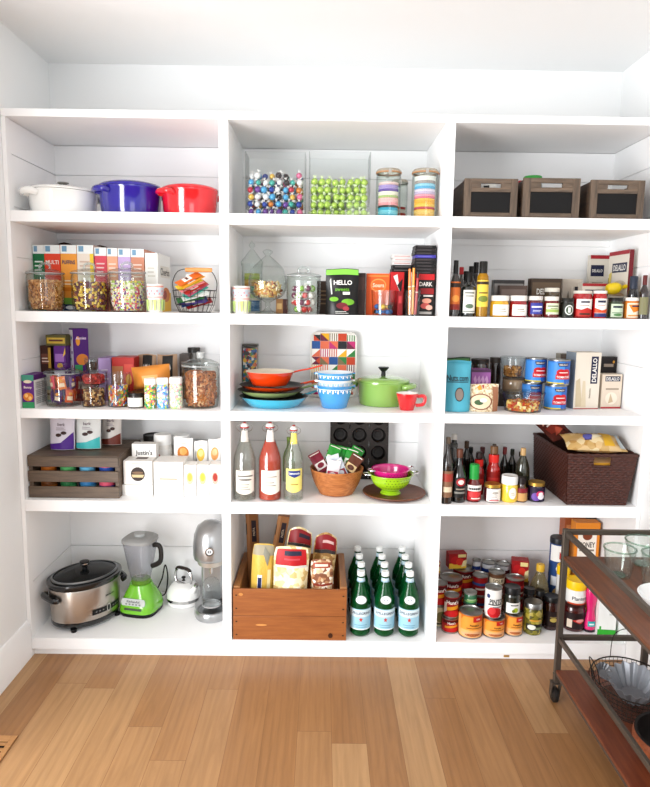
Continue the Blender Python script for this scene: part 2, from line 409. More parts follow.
# wooden floor vent at the left
vc = on_z(18, 737, 0.0); V = thing('floor_vent', 'slatted wooden floor vent let into the oak floor by the left wall', 'vent', (vc.x-0.085, vc.y-0.16, 0.0005))
VW = wood('#a97a4c', '#c79a68', 'X', name='vent_oak')
mb = MB(); w, l = 0.085, 0.16
mb.box(-w, -w+0.02, -l, l, 0, 0.006, VW); mb.box(w-0.02, w, -l, l, 0, 0.006, VW); mb.box(-w+0.02, w-0.02, -l, -l+0.03, 0, 0.006, VW); mb.box(-w+0.02, w-0.02, l-0.03, l, 0, 0.006, VW)
mb.build('frame', V, bevel=0.001)
MB().box(-w+0.02, w-0.02, -l+0.03, l-0.03, 0, 0.0006, M('#1c120b', 0.9)).build('duct_opening', V)
for k in range(9): 
    y = -l+0.03+(k+0.5)*(2*l-0.06)/9; MB().box(-w+0.021, w-0.021, y-0.006, y+0.006, 0.001, 0.0055, VW).build('slat', V)
# ================================================================== BUILDERS OF REPEATED KINDS
def carton(name, label, cat, p, d, base, front=(), right=(), left=(), top=(), rz=0, group=None, h=None, w=None, lean=0, bev=0.0):
    """a printed box, front face at y=0"""
    w = w or p.w; h = h or p.h; mb = MB(); mb.box(-w/2, w/2, 0, d, 0, h, base if not isinstance(base, str) else M(base, 0.5))
    mb.gfx(flat_fn((-w/2, 0, 0), (w, 0, 0), (0, 0, h), (0, -1, 0)), w, h, front)
    mb.gfx(flat_fn((w/2, 0, 0), (0, d, 0), (0, 0, h), (1, 0, 0)), d, h, right)
    mb.gfx(flat_fn((-w/2, d, 0), (0, -d, 0), (0, 0, h), (-1, 0, 0)), d, h, left)
    mb.gfx(flat_fn((-w/2, 0, h), (w, 0, 0), (0, d, 0), (0, 0, 1)), w, d, top)
    o = mb.build(name, loc=(p.x, p.y, p.z), rz=R(rz), smooth=False)
    if lean: o.rotation_euler = (R(lean), 0, R(rz))
    return tag(o, label, cat, group)
def lines(u0, u1, v0, v1, n, c, th=0.35):
    """rows of print too small to read"""
    out = []; st = (v1-v0)/n
    for k in range(n):
        uu = u1-(u1-u0)*0.25*((k*37) % 10)/10
        out.append(('r', u0, v0+k*st, uu, v0+k*st+st*th, c))
    return out
def can(name, label, p, base, specs, lid='#a9a9a6', group=None, metal=TIN, span=2.8, rz=0, cat='can'):
    r, h = p.r, p.h; t = thing(name, label, cat, (p.x, p.y, p.z), R(rz), group)
    mb = MB(); q = 0.0022
    mb.lathe([(0, 0.003), (r*0.86, 0.003), (r*0.9, 0), (r, 0.0005), (r, 0.004), (r-q, 0.006), (r-q, h-0.006), (r, h-0.004), (r, h-0.0005), (r*0.94, h), (r*0.9, h-0.005), (r*0.7, h-0.005), (r*0.66, h-0.0038), (0, h-0.0038)], metal, 28)
    mb.build('can_body', t)
    lb = MB(); lb.lathe([(r-q+0.0003, 0.0065), (r-q+0.0006, 0.0068), (r-q+0.0006, h-0.0068), (r-q+0.0003, h-0.0065)], M(base, 0.4), 28)
    lb.gfx(cyl_fn(r-q+0.0007, 0.0068, h-0.0068, span), r*span, h-0.0136, specs, (10, 1)); lb.build('paper_label', t); return t
def jar(name, label, p, fill, lid, specs=(), lab=None, group=None, lidh=0.16, labz=(0.14, 0.72), sq=None, neck=0.9, cat='jar', glassy=True, span=2.3, labw=None):
    """sealed glass jar: body coloured by what is inside, lid, paper label"""
    r, h = p.r, p.h; t = thing(name, label, cat, (p.x, p.y, p.z), 0, group); lh = h*lidh; hb = h-lh
    n = sq or 26; mb = MB(); fm = fill if not isinstance(fill, str) else M(fill, 0.12, 0, 0.6)
    mb.lathe([(0, 0), (r*0.9, 0), (r*0.98, h*0.03), (r, h*0.07), (r, hb*0.86), (r*0.97, hb*0.92), (r*neck, hb*0.99), (r*neck, hb)], fm, n); mb.build('glass_body', t)
    rl = r*min(1.0, neck+0.06); lm = lid if not isinstance(lid, str) else M(lid, 0.35)
    l = MB(); l.lathe([(0, hb), (rl, hb+0.0005), (rl, h-lh*0.12), (rl*0.95, h), (rl*0.88, h-0.001), (0, h-0.0015)], lm, 26); l.build('lid', t)
    if specs or lab:
        lb = MB(); a, b = hb*labz[0], hb*labz[1]
        c = cyl_fn(r*(1.0 if not sq else 1.0)+0.0007, a, b, span)
        if lab: lb.grid(lambda u, v: c(u, v, 0.0), 14, 1, M(lab, 0.5))
        lb.gfx(c, r*span, b-a, specs, (10, 1)); lb.build('paper_label', t)
    return t
def bottle(name, label, p, prof, body, cap, cap_z=0.86, cap_r=None, lab=None, labz=(0.1, 0.5), specs=(), group=None, sx=1, sy=1, n=22, span=2.6, cat='bottle', lab_r=None, neckband=None, capm=None, rz=0):
    """prof: list of (share of r, share of h) up to the neck end"""
    r, h = p.r, p.h; t = thing(name, label, cat, (p.x, p.y, p.z), R(rz), group)
    mb = MB(); pr = prof_spline([(a*r, b*h) for a, b in prof], 3); pr = [(0, 0), (prof[0][0]*r*0.93, 0)]+pr
    mb.lathe(pr+[(0, prof[-1][1]*h)], body if not isinstance(body, str) else M(body, 0.1, 0, 0.8), n, sx=sx, sy=sy); mb.build('glass_body', t)
    cr = (cap_r or prof[-1][0]*1.12)*r; cz = cap_z*h; cm = capm or M(cap, 0.4)
    MB().lathe([(cr*0.9, cz), (cr, cz+0.001), (cr, h*0.985), (cr*0.9, h), (0, h)], cm, 16, sx=sx, sy=sy).build('cap', t)
    if neckband:
        z0, z1, rr, c = neckband; MB().lathe([(rr*r+0.0006, z0*h), (rr*r+0.001, z1*h)], M(c, 0.5), 16, sx=sx, sy=sy).build('neck_band', t)
    if lab or specs:
        lb = MB(); a, b = h*labz[0], h*labz[1]; c = cyl_fn((lab_r or 1.0)*r+0.0012, a, b, span, sx=sx, sy=sy)
        if lab: lb.grid(lambda u, v: c(u, v, 0), 14, 1, M(lab, 0.5))
        lb.gfx(c, r*span, b-a, specs, (10, 1)); lb.build('paper_label', t)
    return t
def pouch(name, label, p, d, base, specs=(), kind='standup', rz=0, lean=0, group=None, w=None, h=None, loc=None, cat='bag', roll=0, back=None, seed=1, wr=0.004, bottom_top=1.0, rnd=0.0, settle=True):
    """filled bag of film: front and back sheets; specs are printed on the front"""
    w = w or p.w; h = h or p.h; rn = random.Random(seed); ph = [rn.uniform(0, 6) for _ in range(4)]
    def T(u, v):
        s = max(0.0, math.sin(PI*u))**0.6
        g = (1-v)**0.55 if kind == 'standup' else max(0.0, math.sin(PI*min(1, max(0, v))))**0.5
        return d/2*s*g + wr*s*math.sin(9*v+ph[0]+4*u)*math.sin(7*u+ph[1])*min(1, 6*v, 6*(1-v))
    def wid(v): return (1+0.0*v) if kind == 'standup' else 1-0.05*math.sin(PI*v)
    def xz(u, v):
        k = 1-rnd*max(0, (v-.8)/.2)**2+.012*math.sin(8*v+ph[2])*(1 if wr > .0015 else 0)
        return (u-.5)*w*wid(v)*(bottom_top+(1-bottom_top)*v)*k, h*v*(1+(.012*math.sin(5*u+ph[3])-rnd*.25*(2*u-1)**2 if v > .5 else 0)*max(0, 2*v-1))
    def fr(u, v, e=0): x, z = xz(u, v); return Vector((x, -T(u, v)-0.0006-e*2.2, z))
    def bk(u, v, e=0): x, z = xz(u, v); return Vector((x, T(u, v)+0.0006, z))
    bm = base if not isinstance(base, str) else M(base, 0.32); mb = MB()
    mb.grid(fr, 14, 14, bm); mb.grid(lambda u, v: bk(1-u, v), 14, 14, (M(back, 0.35) if back else bm))
    for a in (0.0, 1.0): # close the side, bottom and top edges
        mb.grid(lambda u, v: fr(a, v).lerp(bk(a, v), u if a else 1-u), 1, 14, bm)
        mb.grid(lambda u, v: fr(u, a).lerp(bk(u, a), v if a else 1-v), 14, 1, bm)
    mb.gfx(fr, w, h, specs, (14, 14))
    o = mb.build(name, loc=loc or (p.x, p.y, p.z), smooth=True, ang=60)
    o.rotation_mode = 'YXZ'; eu = Euler((R(lean), R(roll), R(rz)), 'YXZ'); o.rotation_euler = eu; rm = eu.to_matrix()
    if settle: o.location.z -= min(min((rm @ Vector(v)).z for v in mb.V), 0)-0.0004
    return tag(o, label, cat, group)
def pieces(mb, spots, size, cols, shape='blob', rn=random, flat=0.6):
    for (x, y, z) in spots:
        m_ = M(rn.choice(cols), 0.5); b = len(mb.V); s = size*rn.uniform(0.8, 1.15)
        if shape == 'blob': mb.ball((0, 0, 0), s, m_, 6, 4, (1, 1, flat))
        elif shape == 'ring': mb.tube([(s*math.cos(2*PI*k/8), s*math.sin(2*PI*k/8), 0) for k in range(8)], s*0.42, m_, 5, closed=True)
        elif shape == 'stick': mb.tube([(-s*1.6, 0, 0), (0, 0, s*.2), (s*1.6, 0, 0)], s*0.45, m_, 5)
        elif shape == 'chip': mb.box(-s, s, -s*0.7, s*0.7, -s*0.2, s*0.2, m_)
        elif shape == 'bow':
            mb.add([(-s, -s*.6, 0), (0, -s*.15, s*.15), (s, -s*.6, 0), (s, s*.6, 0), (0, s*.15, s*.15), (-s, s*.6, 0)], [(0, 1, 4, 5), (1, 2, 3, 4)], m_)
        mt = Matrix.Translation((x, y, z)) @ Euler((rn.uniform(0, PI), rn.uniform(0, PI), rn.uniform(0, 2*PI))).to_matrix().to_4x4(); mb.xf(mt, b)
def fill_stuff(name, label, cat, loc, r, z0, z1, size, cols, shape='blob', core=None, n_r=None, seed=3, r0=None, mound=0.0):
    """loose food filling a jar: a core plus grains on its side and top"""
    rn = random.Random(seed); mb = MB(); core = core or cols[0]; r0 = r0 or r
    R_ = lambda z: (r0+(r-r0)*min(1, max(0, (z-z0)/max(0.3*(z1-z0), 1e-5))))
    k = size*1.6
    mb.lathe([(0, z0+0.0005), (R_(z0)-k, z0+0.0005), (R_(z0+.3*(z1-z0))-k, z0+.3*(z1-z0)), (r-k, z1-k), ((r-k)*.5, z1-k+mound*.7), (0, z1-k+mound)], M(core, 0.8), 20)
    sp = []
    z = z0+size
    while z < z1-size*.3:
        nn = int(2*PI*R_(z)/(size*1.75))
        for i in range(nn):
            a = 2*PI*(i+rn.random()*.6)/nn; q = R_(z)-size*(1.7 if shape == 'ring' else (1.9 if shape == 'stick' else 1.35)); sp.append((q*math.cos(a), q*math.sin(a), z+rn.uniform(-.3, .3)*size))
        z += size*1.5
    nn = int(3.1*(r/size/1.9)**2)
    for i in range(nn):
        q = (r-size*2.0)*math.sqrt((i+.5)/nn); a = i*2.39996; sp.append((q*math.cos(a), q*math.sin(a), z1-size*.9+mound*(1-(q/r)**2)))
    pieces(mb, sp, size, cols, shape, rn); mb.V = [(x, y, max(z, z0+.0004)) for x, y, z in mb.V]; return tag(mb.build(name, loc=loc), label, cat, None, 'stuff')
def lidded_jar(label, p, lid_h=0.17, knob='ball', belly=0.0, foot=0.92, group=None, name='glass_jar', wall=0.003, lid_mat=None):
    """clear cookie jar with a glass lid and knob; returns (thing, inner radius, floor z, shoulder z)"""
    r, h = p.r, p.h; kn = h*0.11; lh = h*lid_h; hb = h-kn-lh; t = thing(name, label, 'jar', (p.x, p.y, p.z), 0, group)
    o = [(r*foot*0.9, 0), (r*foot, 0.004), (r*(1+belly)*0.985, hb*0.22), (r, hb*0.5), (r, hb*0.9), (r*0.97, hb*0.97), (r*0.985, hb)]
    pr = prof_spline(o, 3); inn = [(max(a-wall, 0), max(b, 0.005)) for a, b in reversed(pr)]
    MB().lathe([(0, 0)]+pr+inn+[(0, 0.005)], GLASS, 36).build('glass_body', t)
    lm = lid_mat or GLASS
    L_ = MB().lathe([(r*0.92, hb+0.0008), (r*1.01, hb+0.001), (r*1.02, hb+lh*0.3), (r*0.96, hb+lh*0.45), (r*0.6, hb+lh*0.8), (r*0.2, hb+lh*0.98), (0, hb+lh)], lm, 36).build('lid', t)
    rim = MB().lathe([(r*1.0, hb+0.0005), (r*1.026, hb+0.001), (r*1.026, hb+lh*0.22), (r*1.0, hb+lh*0.24)], glass('#d9dede', 0.95, 0.05, ('#c9cccb', 0.45), 'ground_glass_rim'), 36).build('rim', L_)
    kz = hb+lh
    if knob == 'ball': MB().lathe(prof_spline([(r*0.14, kz-0.001), (r*0.10, kz+kn*0.2), (r*0.24, kz+kn*0.55), (r*0.2, kz+kn*0.9), (0, kz+kn)], 4), GLASS, 16).build('knob', L_)
    elif knob == 'loop': MB().tube(spline([(-r*.28, 0, kz-.002), (-r*.26, 0, kz+kn*.6), (0, 0, kz+kn*.92), (r*.26, 0, kz+kn*.6), (r*.28, 0, kz-.002)], 5), r*0.07, glass('#eef2f1', 0.9, 0.03, ('#d5d9d8', 0.25), 'glass_handle'), 8).build('knob', L_)
    else: MB().lathe([(0, kz-.001), (r*.2, kz-.001), (r*.22, kz+kn*.9), (r*.18, kz+kn), (0, kz+kn)], glass('#eef0ef', 0.9, 0.03, ('#e6e8e7', 0.4), 'frosted_knob'), 16).build('knob', L_)
    return t, r*foot*0.9-wall-0.001, r-wall-0.0015, 0.0055, hb
def dutch_oven(name, label, p, col, rz=0, knob='#3a3a3a', hw=0.16, lidc=None, knob_style='disc', rim=None, ov=1.0, kn=1.0):
    r, H = p.r, p.h; t = thing(name, label, 'pot', (p.x, p.y, p.z), R(rz)); en = M(col, 0.13, 0, 0.9); hb = H*0.80
    MB().lathe([(0, 0), (r*0.86, 0), (r*0.9, 0.004), (r*0.935, hb*0.3), (r*0.975, hb*0.9), (r*0.995, hb*0.93), (r*0.995, hb), (0, hb)], en, 48, sy=ov).build('body', t)
    le = M(lidc, 0.13, 0, 0.9) if lidc else en
    L_ = MB().lathe([(r*0.985, hb+0.0006), (r*1.0, hb+0.001), (r*1.0, hb+H*0.045), (r*0.96, hb+H*0.09), (r*0.7, hb+H*0.16), (r*0.3, hb+H*0.2), (0, hb+H*0.205)], le, 48, sy=ov).build('lid', t)
    if rim: MB().lathe([(r*0.998, hb-H*0.012), (r*1.004, hb-H*0.01), (r*1.004, hb+H*0.0), (r*0.998, hb+.0004)], M(rim, 0.4), 48, sy=ov).build('rim', t)
    kz = hb+H*0.2; ks = H*0.15*kn
    if knob_style == 'disc': MB().lathe([(r*0.07, kz-.002), (r*0.05, kz+ks*.4), (r*0.16, kz+ks*.8), (r*0.16, kz+ks), (0, kz+ks*1.05)], M(knob, 0.35, 0.0), 18).build('knob', L_)
    else: MB().lathe([(r*0.09, kz-.002), (r*0.075, kz+ks*.9), (r*0.19, kz+ks*1.7), (r*0.2, kz+ks*2.0), (0, kz+ks*2.05)], M(knob, 0.4), 18).build('knob', L_)
    for s in (-1, 1):
        a, z = hw*r*2.2, hb*0.86; pts = spline([(s*r*0.93, -a, z-.004), (s*r*(1+hw*.9), -a*.92, z), (s*r*(1+hw*1.45), 0, z+.001), (s*r*(1+hw*.9), a*.92, z), (s*r*0.93, a, z-.004)], 5)
        MB().tube(pts, r*0.085, en, 10, flat=1.15, up=(0, 0, 1)).build('handle', t)
    return t
def tumbler(label, p, bands, group=None):
    r, h = p.r, p.h; t = thing('patterned_tumbler', label, 'cup', (p.x, p.y, p.z), 0, group)
    o = [(r*0.78, 0), (r*0.82, 0.003), (r, h)]
    MB().lathe([(0, 0)]+o+[(r*0.95, h), (r*0.78, 0.006), (0, 0.006)], M('#f3efe9', 0.3), 28).build('cup_body', t)
    mb = MB(); f = cyl_fn(r*0.823+0.0008, 0.004, h-0.002, 2*PI, r*0.995+0.0008)
    mb.grid(lambda u, v: f(u, v*0.06+0.9, 0), 28, 1, M('#e8a9a0')); mb.gfx(f, 2*PI*r, h, bands, (28, 1)); mb.build('printed_pattern', t); return t
PASTEL = [('r', 0, .62, 1, .88, '#cfd9e2'), ('r', 0, .5, 1, .56, '#e9b7b4')]+[('e', k/20+.02, .66+.1*(k % 2), .012, .04, '#e59b98') for k in range(20)]+[('p', [(k/14, .44), (k/14+.05, .44), (k/14+.04, .04), (k/14+.01, .04)], '#c5e08a' if k % 2 else '#dcebb0') for k in range(14)]

# ================================================================== LEFT BAY, TOP SHELF: three enamelled pots
p = at(1, 22, 90, 178.5, Y=-0.04, rnd=True); p.r = .148; p.x, p.y = -1.167, .154; dutch_oven('dutch_oven', 'large white enamel pot with a grey knob at the left end of the top shelf', p, '#f4f4f1', rz=50, ov=.88, knob='#8d8d88', hw=0.11, rim='#9a968f')
p = at(1, 95, 160, 176, Y=0.04, rnd=True); p.r *= .96; p.x += .013; dutch_oven('dutch_oven', 'glossy cobalt blue lidded pot between the white pot and the red pot', p, '#2a1a9b', rz=46, knob='#20136f', hw=0.13, kn=.25)
p = at(1, 161.5, 218, 180, Y=0.04, rnd=True); dutch_oven('dutch_oven', 'glossy bright red lidded pot beside the blue pot', p, '#dd1f2b', rz=48, knob='#b5141f', hw=0.15, kn=.25)

# ================================================================== LEFT BAY, SECOND SHELF: cereals
def cereal_jar(xl, xr, yt, label, fl, cols, shape, size, fillf, core, seed):
    p = at(2, xl, xr, yt, Y=0.025, rnd=True); t, r0, r1, z0, hb = lidded_jar(label, p, lid_h=0.12, knob='loop')
    fill_stuff('cereal', fl, 'cereal', (p.x, p.y, p.z), r1, z0, hb*fillf, size, cols, shape, core, seed=seed, r0=r0)
cereal_jar(27, 63, 262, 'glass jar with a loop lid full of tan oat cereal', 'tan toasted oat cereal filling the leftmost glass jar', ['#c58a4f', '#d9a468', '#b87a3f', '#e0b27c'], 'chip', 0.0062, 0.84, '#8a5a2c', 5)
cereal_jar(71.5, 107.5, 262, 'glass jar with a loop lid full of yellow and brown cereal', 'yellow and maroon cereal filling the middle glass jar', ['#e8c24a', '#7a3d4a', '#f0d67c', '#b06a3a', '#6a3346'], 'blob', 0.0075, 0.8, '#8c6a40', 6)
cereal_jar(109, 145, 261, 'glass jar with a loop lid full of pastel cereal bits', 'pastel speckled cereal filling the third glass jar', ['#efe9d8', '#f4efe0', '#e8c95a', '#d9627a', '#8a5aa0', '#b7cf6a', '#f2ead2'], 'blob', 0.0055, 0.8, '#eadfc6', 7)
cer = [(28, 39.5, 245, '#1f7a4c', 'dark green spine cereal box standing behind the oat cereal jar', ['#e8f0ea', '#155a38'], ''),
       (44, 60, 245, '#e4502f', 'orange-red spine cereal box standing beside the green box', ['#f7e6dc', '#c23a1e'], 'MULTI'),
       (60.5, 76.5, 245, '#f0a848', 'amber cereal box with blue lettering showing between two glass jars', ['#fbe9c8', '#e08a2a'], 'PUFFINS'),
       (77, 93.5, 245, '#ece2d6', 'cream cereal box with a yellow edge behind the yellow cereal jar', ['#d9bfae', '#f4cf3a'], ''),
       (94.5, 106.5, 247.5, '#e25a6b', 'coral pink cereal box with a plain white top', ['#f4d3d3', '#cf3e55'], ''),
       (107, 117.5, 248, '#efb394', 'peach cereal box between the coral and lilac boxes', ['#f7e2d4', '#d9846a'], ''),
       (118, 130.5, 248.5, '#cdb4de', 'pale lilac cereal box behind the pastel cereal jar', ['#efe4f4', '#9a78b8'], ''),
       (131, 144, 249, '#d99a80', 'dusty salmon cereal box beside the white oat ring box', ['#f2ddd2', '#a8402f'], '')]
for i, (a, b, yt, c, lab, (c1, c2), tx) in enumerate(cer):
    p = at(2, a, b, yt, Y=0.187); fr = [('r', 0, .87, 1, 1, '#eef3f2'), ('r', .1, .9, .4, .985, '#7fa8c4'), ('r', 0, .3, 1, .36, c2)]+lines(.15, .85, .55, .8, 4, c1)+lines(.2, .8, .4, .5, 2, c1)
    if tx: fr = [q for q in fr if not (q[0] == 'r' and .5 < q[2] < .82)]+[('t', .5, .74, .06, tx, '#27406e' if tx == 'PUFFINS' else '#fbeee6', .8)]
    if tx == 'PUFFINS': fr += [('r', 0, .1, 1, .2, '#7fae4e'), ('r', 0, 0, 1, .1, '#223a66'), ('e', .5, .05, .3, .03, '#e9ecef')]
    if i == 3: fr += [('r', .78, 0, 1, .87, '#f0d13c')]
    carton('cereal_box', lab, 'box', p, 0.2, c, fr, group='cereal boxes behind the glass jars')
for xm, yt, lab in ((53, 242, 'dark brown arched tin lid peeking over the orange-red cereal box'), (100, 245, 'dark brown arched tin lid peeking over the coral cereal box')):
    p = at(2, xm-9, xm+9, yt, Y=0.435); q = MB(); w = p.w/2; h = p.h
    q.prism([(-w, 0), (w, 0), (w, h*0.93), (w*.5, h*.985), (0, h), (-w*.5, h*.985), (-w, h*0.93)], 0, 0.03, M('#4a352c', 0.5), 'y'); tag(q.build('tin', loc=(p.x, p.y, p.z)), lab, 'tin')
p = at(2, 145, 157.5, 253, Y=0.19)
carton('cereal_box', 'white oat ring cereal box with a yellow bottom on its side face', 'box', p, 0.24, '#f6f5f1', lines(.2, .8, .6, .8, 3, '#dcd8d0'), right=[('r', 0, 0, 1, .34, '#f2c435'), ('r', .2, .60, .92, .80, '#e9e4da'), ('t', .55, .70, .13, 'Cheerios', '#3a2b22', .7), ('e', .6, .3, .3, .13, '#d9843c'), ('e', .5, .3, .15, .08, '#a83c24')], group='cereal boxes behind the glass jars')
p = at(2, 147, 163.5, 284, Y=0.02, rnd=True); tumbler('pastel patterned tumbler in front of the white cereal box', p, PASTEL)
# wire basket of snack bars
p = at(2, 173, 217, 290, Y=0.02, rnd=True); r, h = p.r*0.98, p.h; B_ = thing('wire_basket', 'black wire basket with a wooden handle holding snack bars', 'basket', (p.x, p.y, p.z))
WIRE = M('#2a2725', 0.4, 0.7); mb = MB()
for z, q in ((0.003, .72), (h*.35, .88), (h*.7, .97), (h, 1)): mb.tube([(r*q*math.cos(2*PI*k/28), r*q*math.sin(2*PI*k/28), z) for k in range(28)], 0.0016, WIRE, 5, closed=True)
for k in range(20):
    a = 2*PI*k/20; mb.tube([(r*.02*math.cos(a), r*.02*math.sin(a), .003), (r*.72*math.cos(a), r*.72*math.sin(a), .003), (r*.9*math.cos(a), r*.9*math.sin(a), h*.4), (r*math.cos(a), r*math.sin(a), h)], 0.0011, WIRE, 4)
mb.build('wire_body', B_)
top = on_y(200, 270, p.y).z-p.z; MB().tube(spline([(-r, 0, h), (-r*1.0, 0, h+.5*(top-h)), (-r*.62, 0, top), (r*.62, 0, top), (r*1.0, 0, h+.5*(top-h)), (r, 0, h)], 6), 0.0018, WIRE, 6).build('wire_handle', B_)
MB().tube([(-r*.42, 0, top), (0, 0, top), (r*.8, 0, top)], [0.009, 0.0105, 0.009], wood('#c98a4a', '#e0a968', 'X', name='handle_wood'), 12).build('wooden_grip', B_)
sn = [('#e0762f', -.2, -.55, .5, -28, 'orange snack bar on top of the wire basket'), ('#e9a93c', .25, -.5, .46, -34, 'amber snack bar lying across the wire basket'), ('#5fc4b2', .42, -.35, .34, -30, 'teal snack bar in the wire basket'), ('#5a4a86', -.6, -.35, .35, 40, 'violet snack bar at the left of the wire basket'), ('#c2433c', .45, .1, .62, -32, 'red snack bar at the back of the wire basket'), ('#e7e9e4', .0, -.65, .22, 12, 'white snack bar low at the front of the wire basket'), ('#34548c', -.3, .1, .3, 15, 'navy snack bar inside the wire basket'), ('#a9343a', .35, -.6, .12, 8, 'dark red snack bar at the bottom of the wire basket'), ('#f0a0a8', -.15, .35, .55, -20, 'pink snack bar at the back of the wire basket'), ('#3f7a4a', -.75, .05, .5, 25, 'green snack bar standing at the left of the wire basket'), ('#c96f8a', .7, -.1, .38, -40, 'rose snack bar at the right of the wire basket'), ('#e9d24a', -.35, -.75, .42, -18, 'lemon yellow snack bar at the front left of the wire basket')]
pos = {7: 0, 6: 1, 3: 2, 9: 3, 5: 4, 2: 5, 10: 6, 4: 7, 8: 8, 11: 9, 1: 10, 0: 11}
for i, (c, ax, ay, az, ro, lab) in enumerate(sn):
    pouch('snack_bar', lab, None, 0.0062, c, [('r', .15, .25, .85, .6, '#f3e7d8' if i % 2 else '#fbf3ea'), ('r', .2, .38, .7, .48, '#6a3b2a')], 'pillow', w=0.040, h=0.118, loc=(p.x-.056+ax*r*.34, p.y+r*.34-.0084*pos[i], p.z+.024+.0086*pos[i]), settle=False, roll=58+ro*.5, lean=-54, seed=i, wr=.0006, group='snack bars in the wire basket', cat='snack bar')
q = at(2, 186, 214, 274, Y=0.24, z=SZ[2]+.0005); pouch('paper_bag', 'white paper bag with pale print behind the wire basket grip', q, 0.04, '#f5f3f0', [('t', .5, .62, .07, 'Cocoa', '#c9bfb4', .6)]+lines(.25, .75, .45, .55, 2, '#dcd5cc'), seed=8, lean=0)

# ================================================================== LEFT BAY, THIRD SHELF: snacks
def bunny(u=0): return [('r', 0, .82, 1, 1, '#4f9a86'), ('e', .5, .8, .34, .05, '#e8d9c4'), ('t', .5, .62, .09, 'Bunny', '#f5ead8', .8), ('e', .5, .34, .42, .13, '#d98a3c'), ('e', .35, .38, .14, .06, '#efc27a'), ('e', .66, .3, .14, .06, '#efc27a'), ('r', 0, 0, 1, .18, '#3f9c68')]
NUT = [('r', 0, .84, 1, 1, '#5a2a72')]+[('r', .1+.47*(k % 2), .1+.24*(k//2), .48+.47*(k % 2), .3+.24*(k//2), '#c9cbc9') for k in range(6)]+lines(.14, .9, .12, .8, 12, '#8c8c90', .25)
p = at(3, 19.5, 31.5, 375, yb=408); carton('snack_box', 'purple and green cracker box at the front left corner of the third shelf', 'box', p, 0.13, '#6a2f86', bunny(), right=[('r', 0, 0, 1, 1, '#e9eae8')]+NUT)
p = at(3, 30, 45.5, 363.5, Y=0.2); carton('snack_box', 'mint and cream cracker box lying under the brown box', 'box', p, 0.15, '#a9d3bd', [('r', .06, .15, .94, .8, '#e6dfae'), ('r', .15, .45, .7, .6, '#8a8448')], h=0.068); zb = p.z+0.069; px_ = p
p = at(3, 33.5, 44, 345.5, Y=0.215, z=zb); carton('snack_box', 'dark brown snack box standing on the mint box', 'box', p, 0.1, '#4a2a22', [('r', .1, .55, .9, .8, '#7c4a3c'), ('r', .75, .45, 1, .95, '#c9a040'), ('r', 0, 0, 1, .28, '#e6e1db')]+lines(.15, .8, .6, .75, 2, '#e9d8c8'))
p = at(3, 45.5, 58, 345.5, Y=0.21, z=zb)
p2 = at(3, 52, 66, 345, Y=0.2); z2 = SZ[3]
p = at(3, 54, 65.5, 346, Y=0.20); carton('snack_box', 'violet snack box with a yellow corner beside the dark brown box', 'box', p, 0.13, '#6a2d8c', [('r', .1, .72, .85, .86, '#a877c0'), ('p', [(.75, .8), (1, .98), (1, .86)], '#e8c23c'), ('r', 0, .45, .9, .55, '#e6dff0'), ('e', .5, .65, .25, .05, '#caa23c')]); zt = p.z+p.h+.001
q = at(3, 46, 66, 335, Y=0.2, z=zt); carton('snack_box', 'small olive and yellow box on top of the violet snack box', 'box', q, 0.1, '#6b6636', [('r', .05, .2, .95, .75, '#cdb24a'), ('r', .15, .4, .85, .58, '#6e3b2c')], h=max(q.h, .04))
p = at(3, 70.5, 91, 328.5, Y=0.24, z=SZ[3]+0.115); 
s_ = at(3, 68.5, 92, 357, Y=0.235); carton('snack_box', 'red snack box lying under the tall purple cracker box', 'box', s_, 0.13, '#b92f2c', [('r', .05, .1, .95, .3, '#7d1c1c'), ('r', .4, .5, .9, .8, '#e8d4c0')], h=0.113)
carton('snack_box', 'tall purple cracker box turned to show its white side on the red box', 'box', p, 0.06, '#5b2580', [('e', .3, .74, .14, .1, '#e3a03c'), ('t', .5, .8, .06, 'Annies', '#efe2f4', .7), ('e', .55, .35, .4, .12, '#d98a3c'), ('r', .05, .08, .55, .24, '#3f9c68')], left=[('r', .08, .03, .92, .97, '#efecf2')]+[('e', .5+.15*(-1)**k, .2+.15*k, .12, .035, ['#c2456a', '#3f9c68', '#5b2580', '#d98a3c', '#3f7fb0'][k]) for k in range(5)], rz=38, w=p.w*.72)
# big jar of gummies
p = at(3, 45.5, 81, 361, yb=408, rnd=True); t, r0, r1, z0, hb = lidded_jar('wide glass jar with a knob lid full of purple and orange snack packets', p, lid_h=.14, knob='ball')
rn = random.Random(4)
for k in range(12):
    a = 2*PI*k/12*1.0+.3; lay = k % 2; zz = z0+.008+lay*hb*.42; q = r1*.62
    c = ['#d9602f', '#6a2f86', '#e0566a', '#54246e', '#e8873c'][k % 5]
    nm = {'#d9602f': 'orange', '#6a2f86': 'purple', '#e0566a': 'pink', '#54246e': 'dark violet', '#e8873c': 'amber'}[c]
    pouch('snack_packet', nm+' fruit snack packet inside the wide knob-lidded jar', None, .014, c, [('r', .15, .2, .85, .5, '#f0d9c0'), ('e', .5, .7, .25, .12, '#e8a03c')], 'pillow', w=r1*.5, h=hb*.40, loc=(p.x+q*math.cos(a), p.y+q*math.sin(a), p.z+zz), rz=math.degrees(a)+90, roll=8*(-1)**k, seed=k, wr=.001, group='snack packets in the wide jar', cat='snack packet')
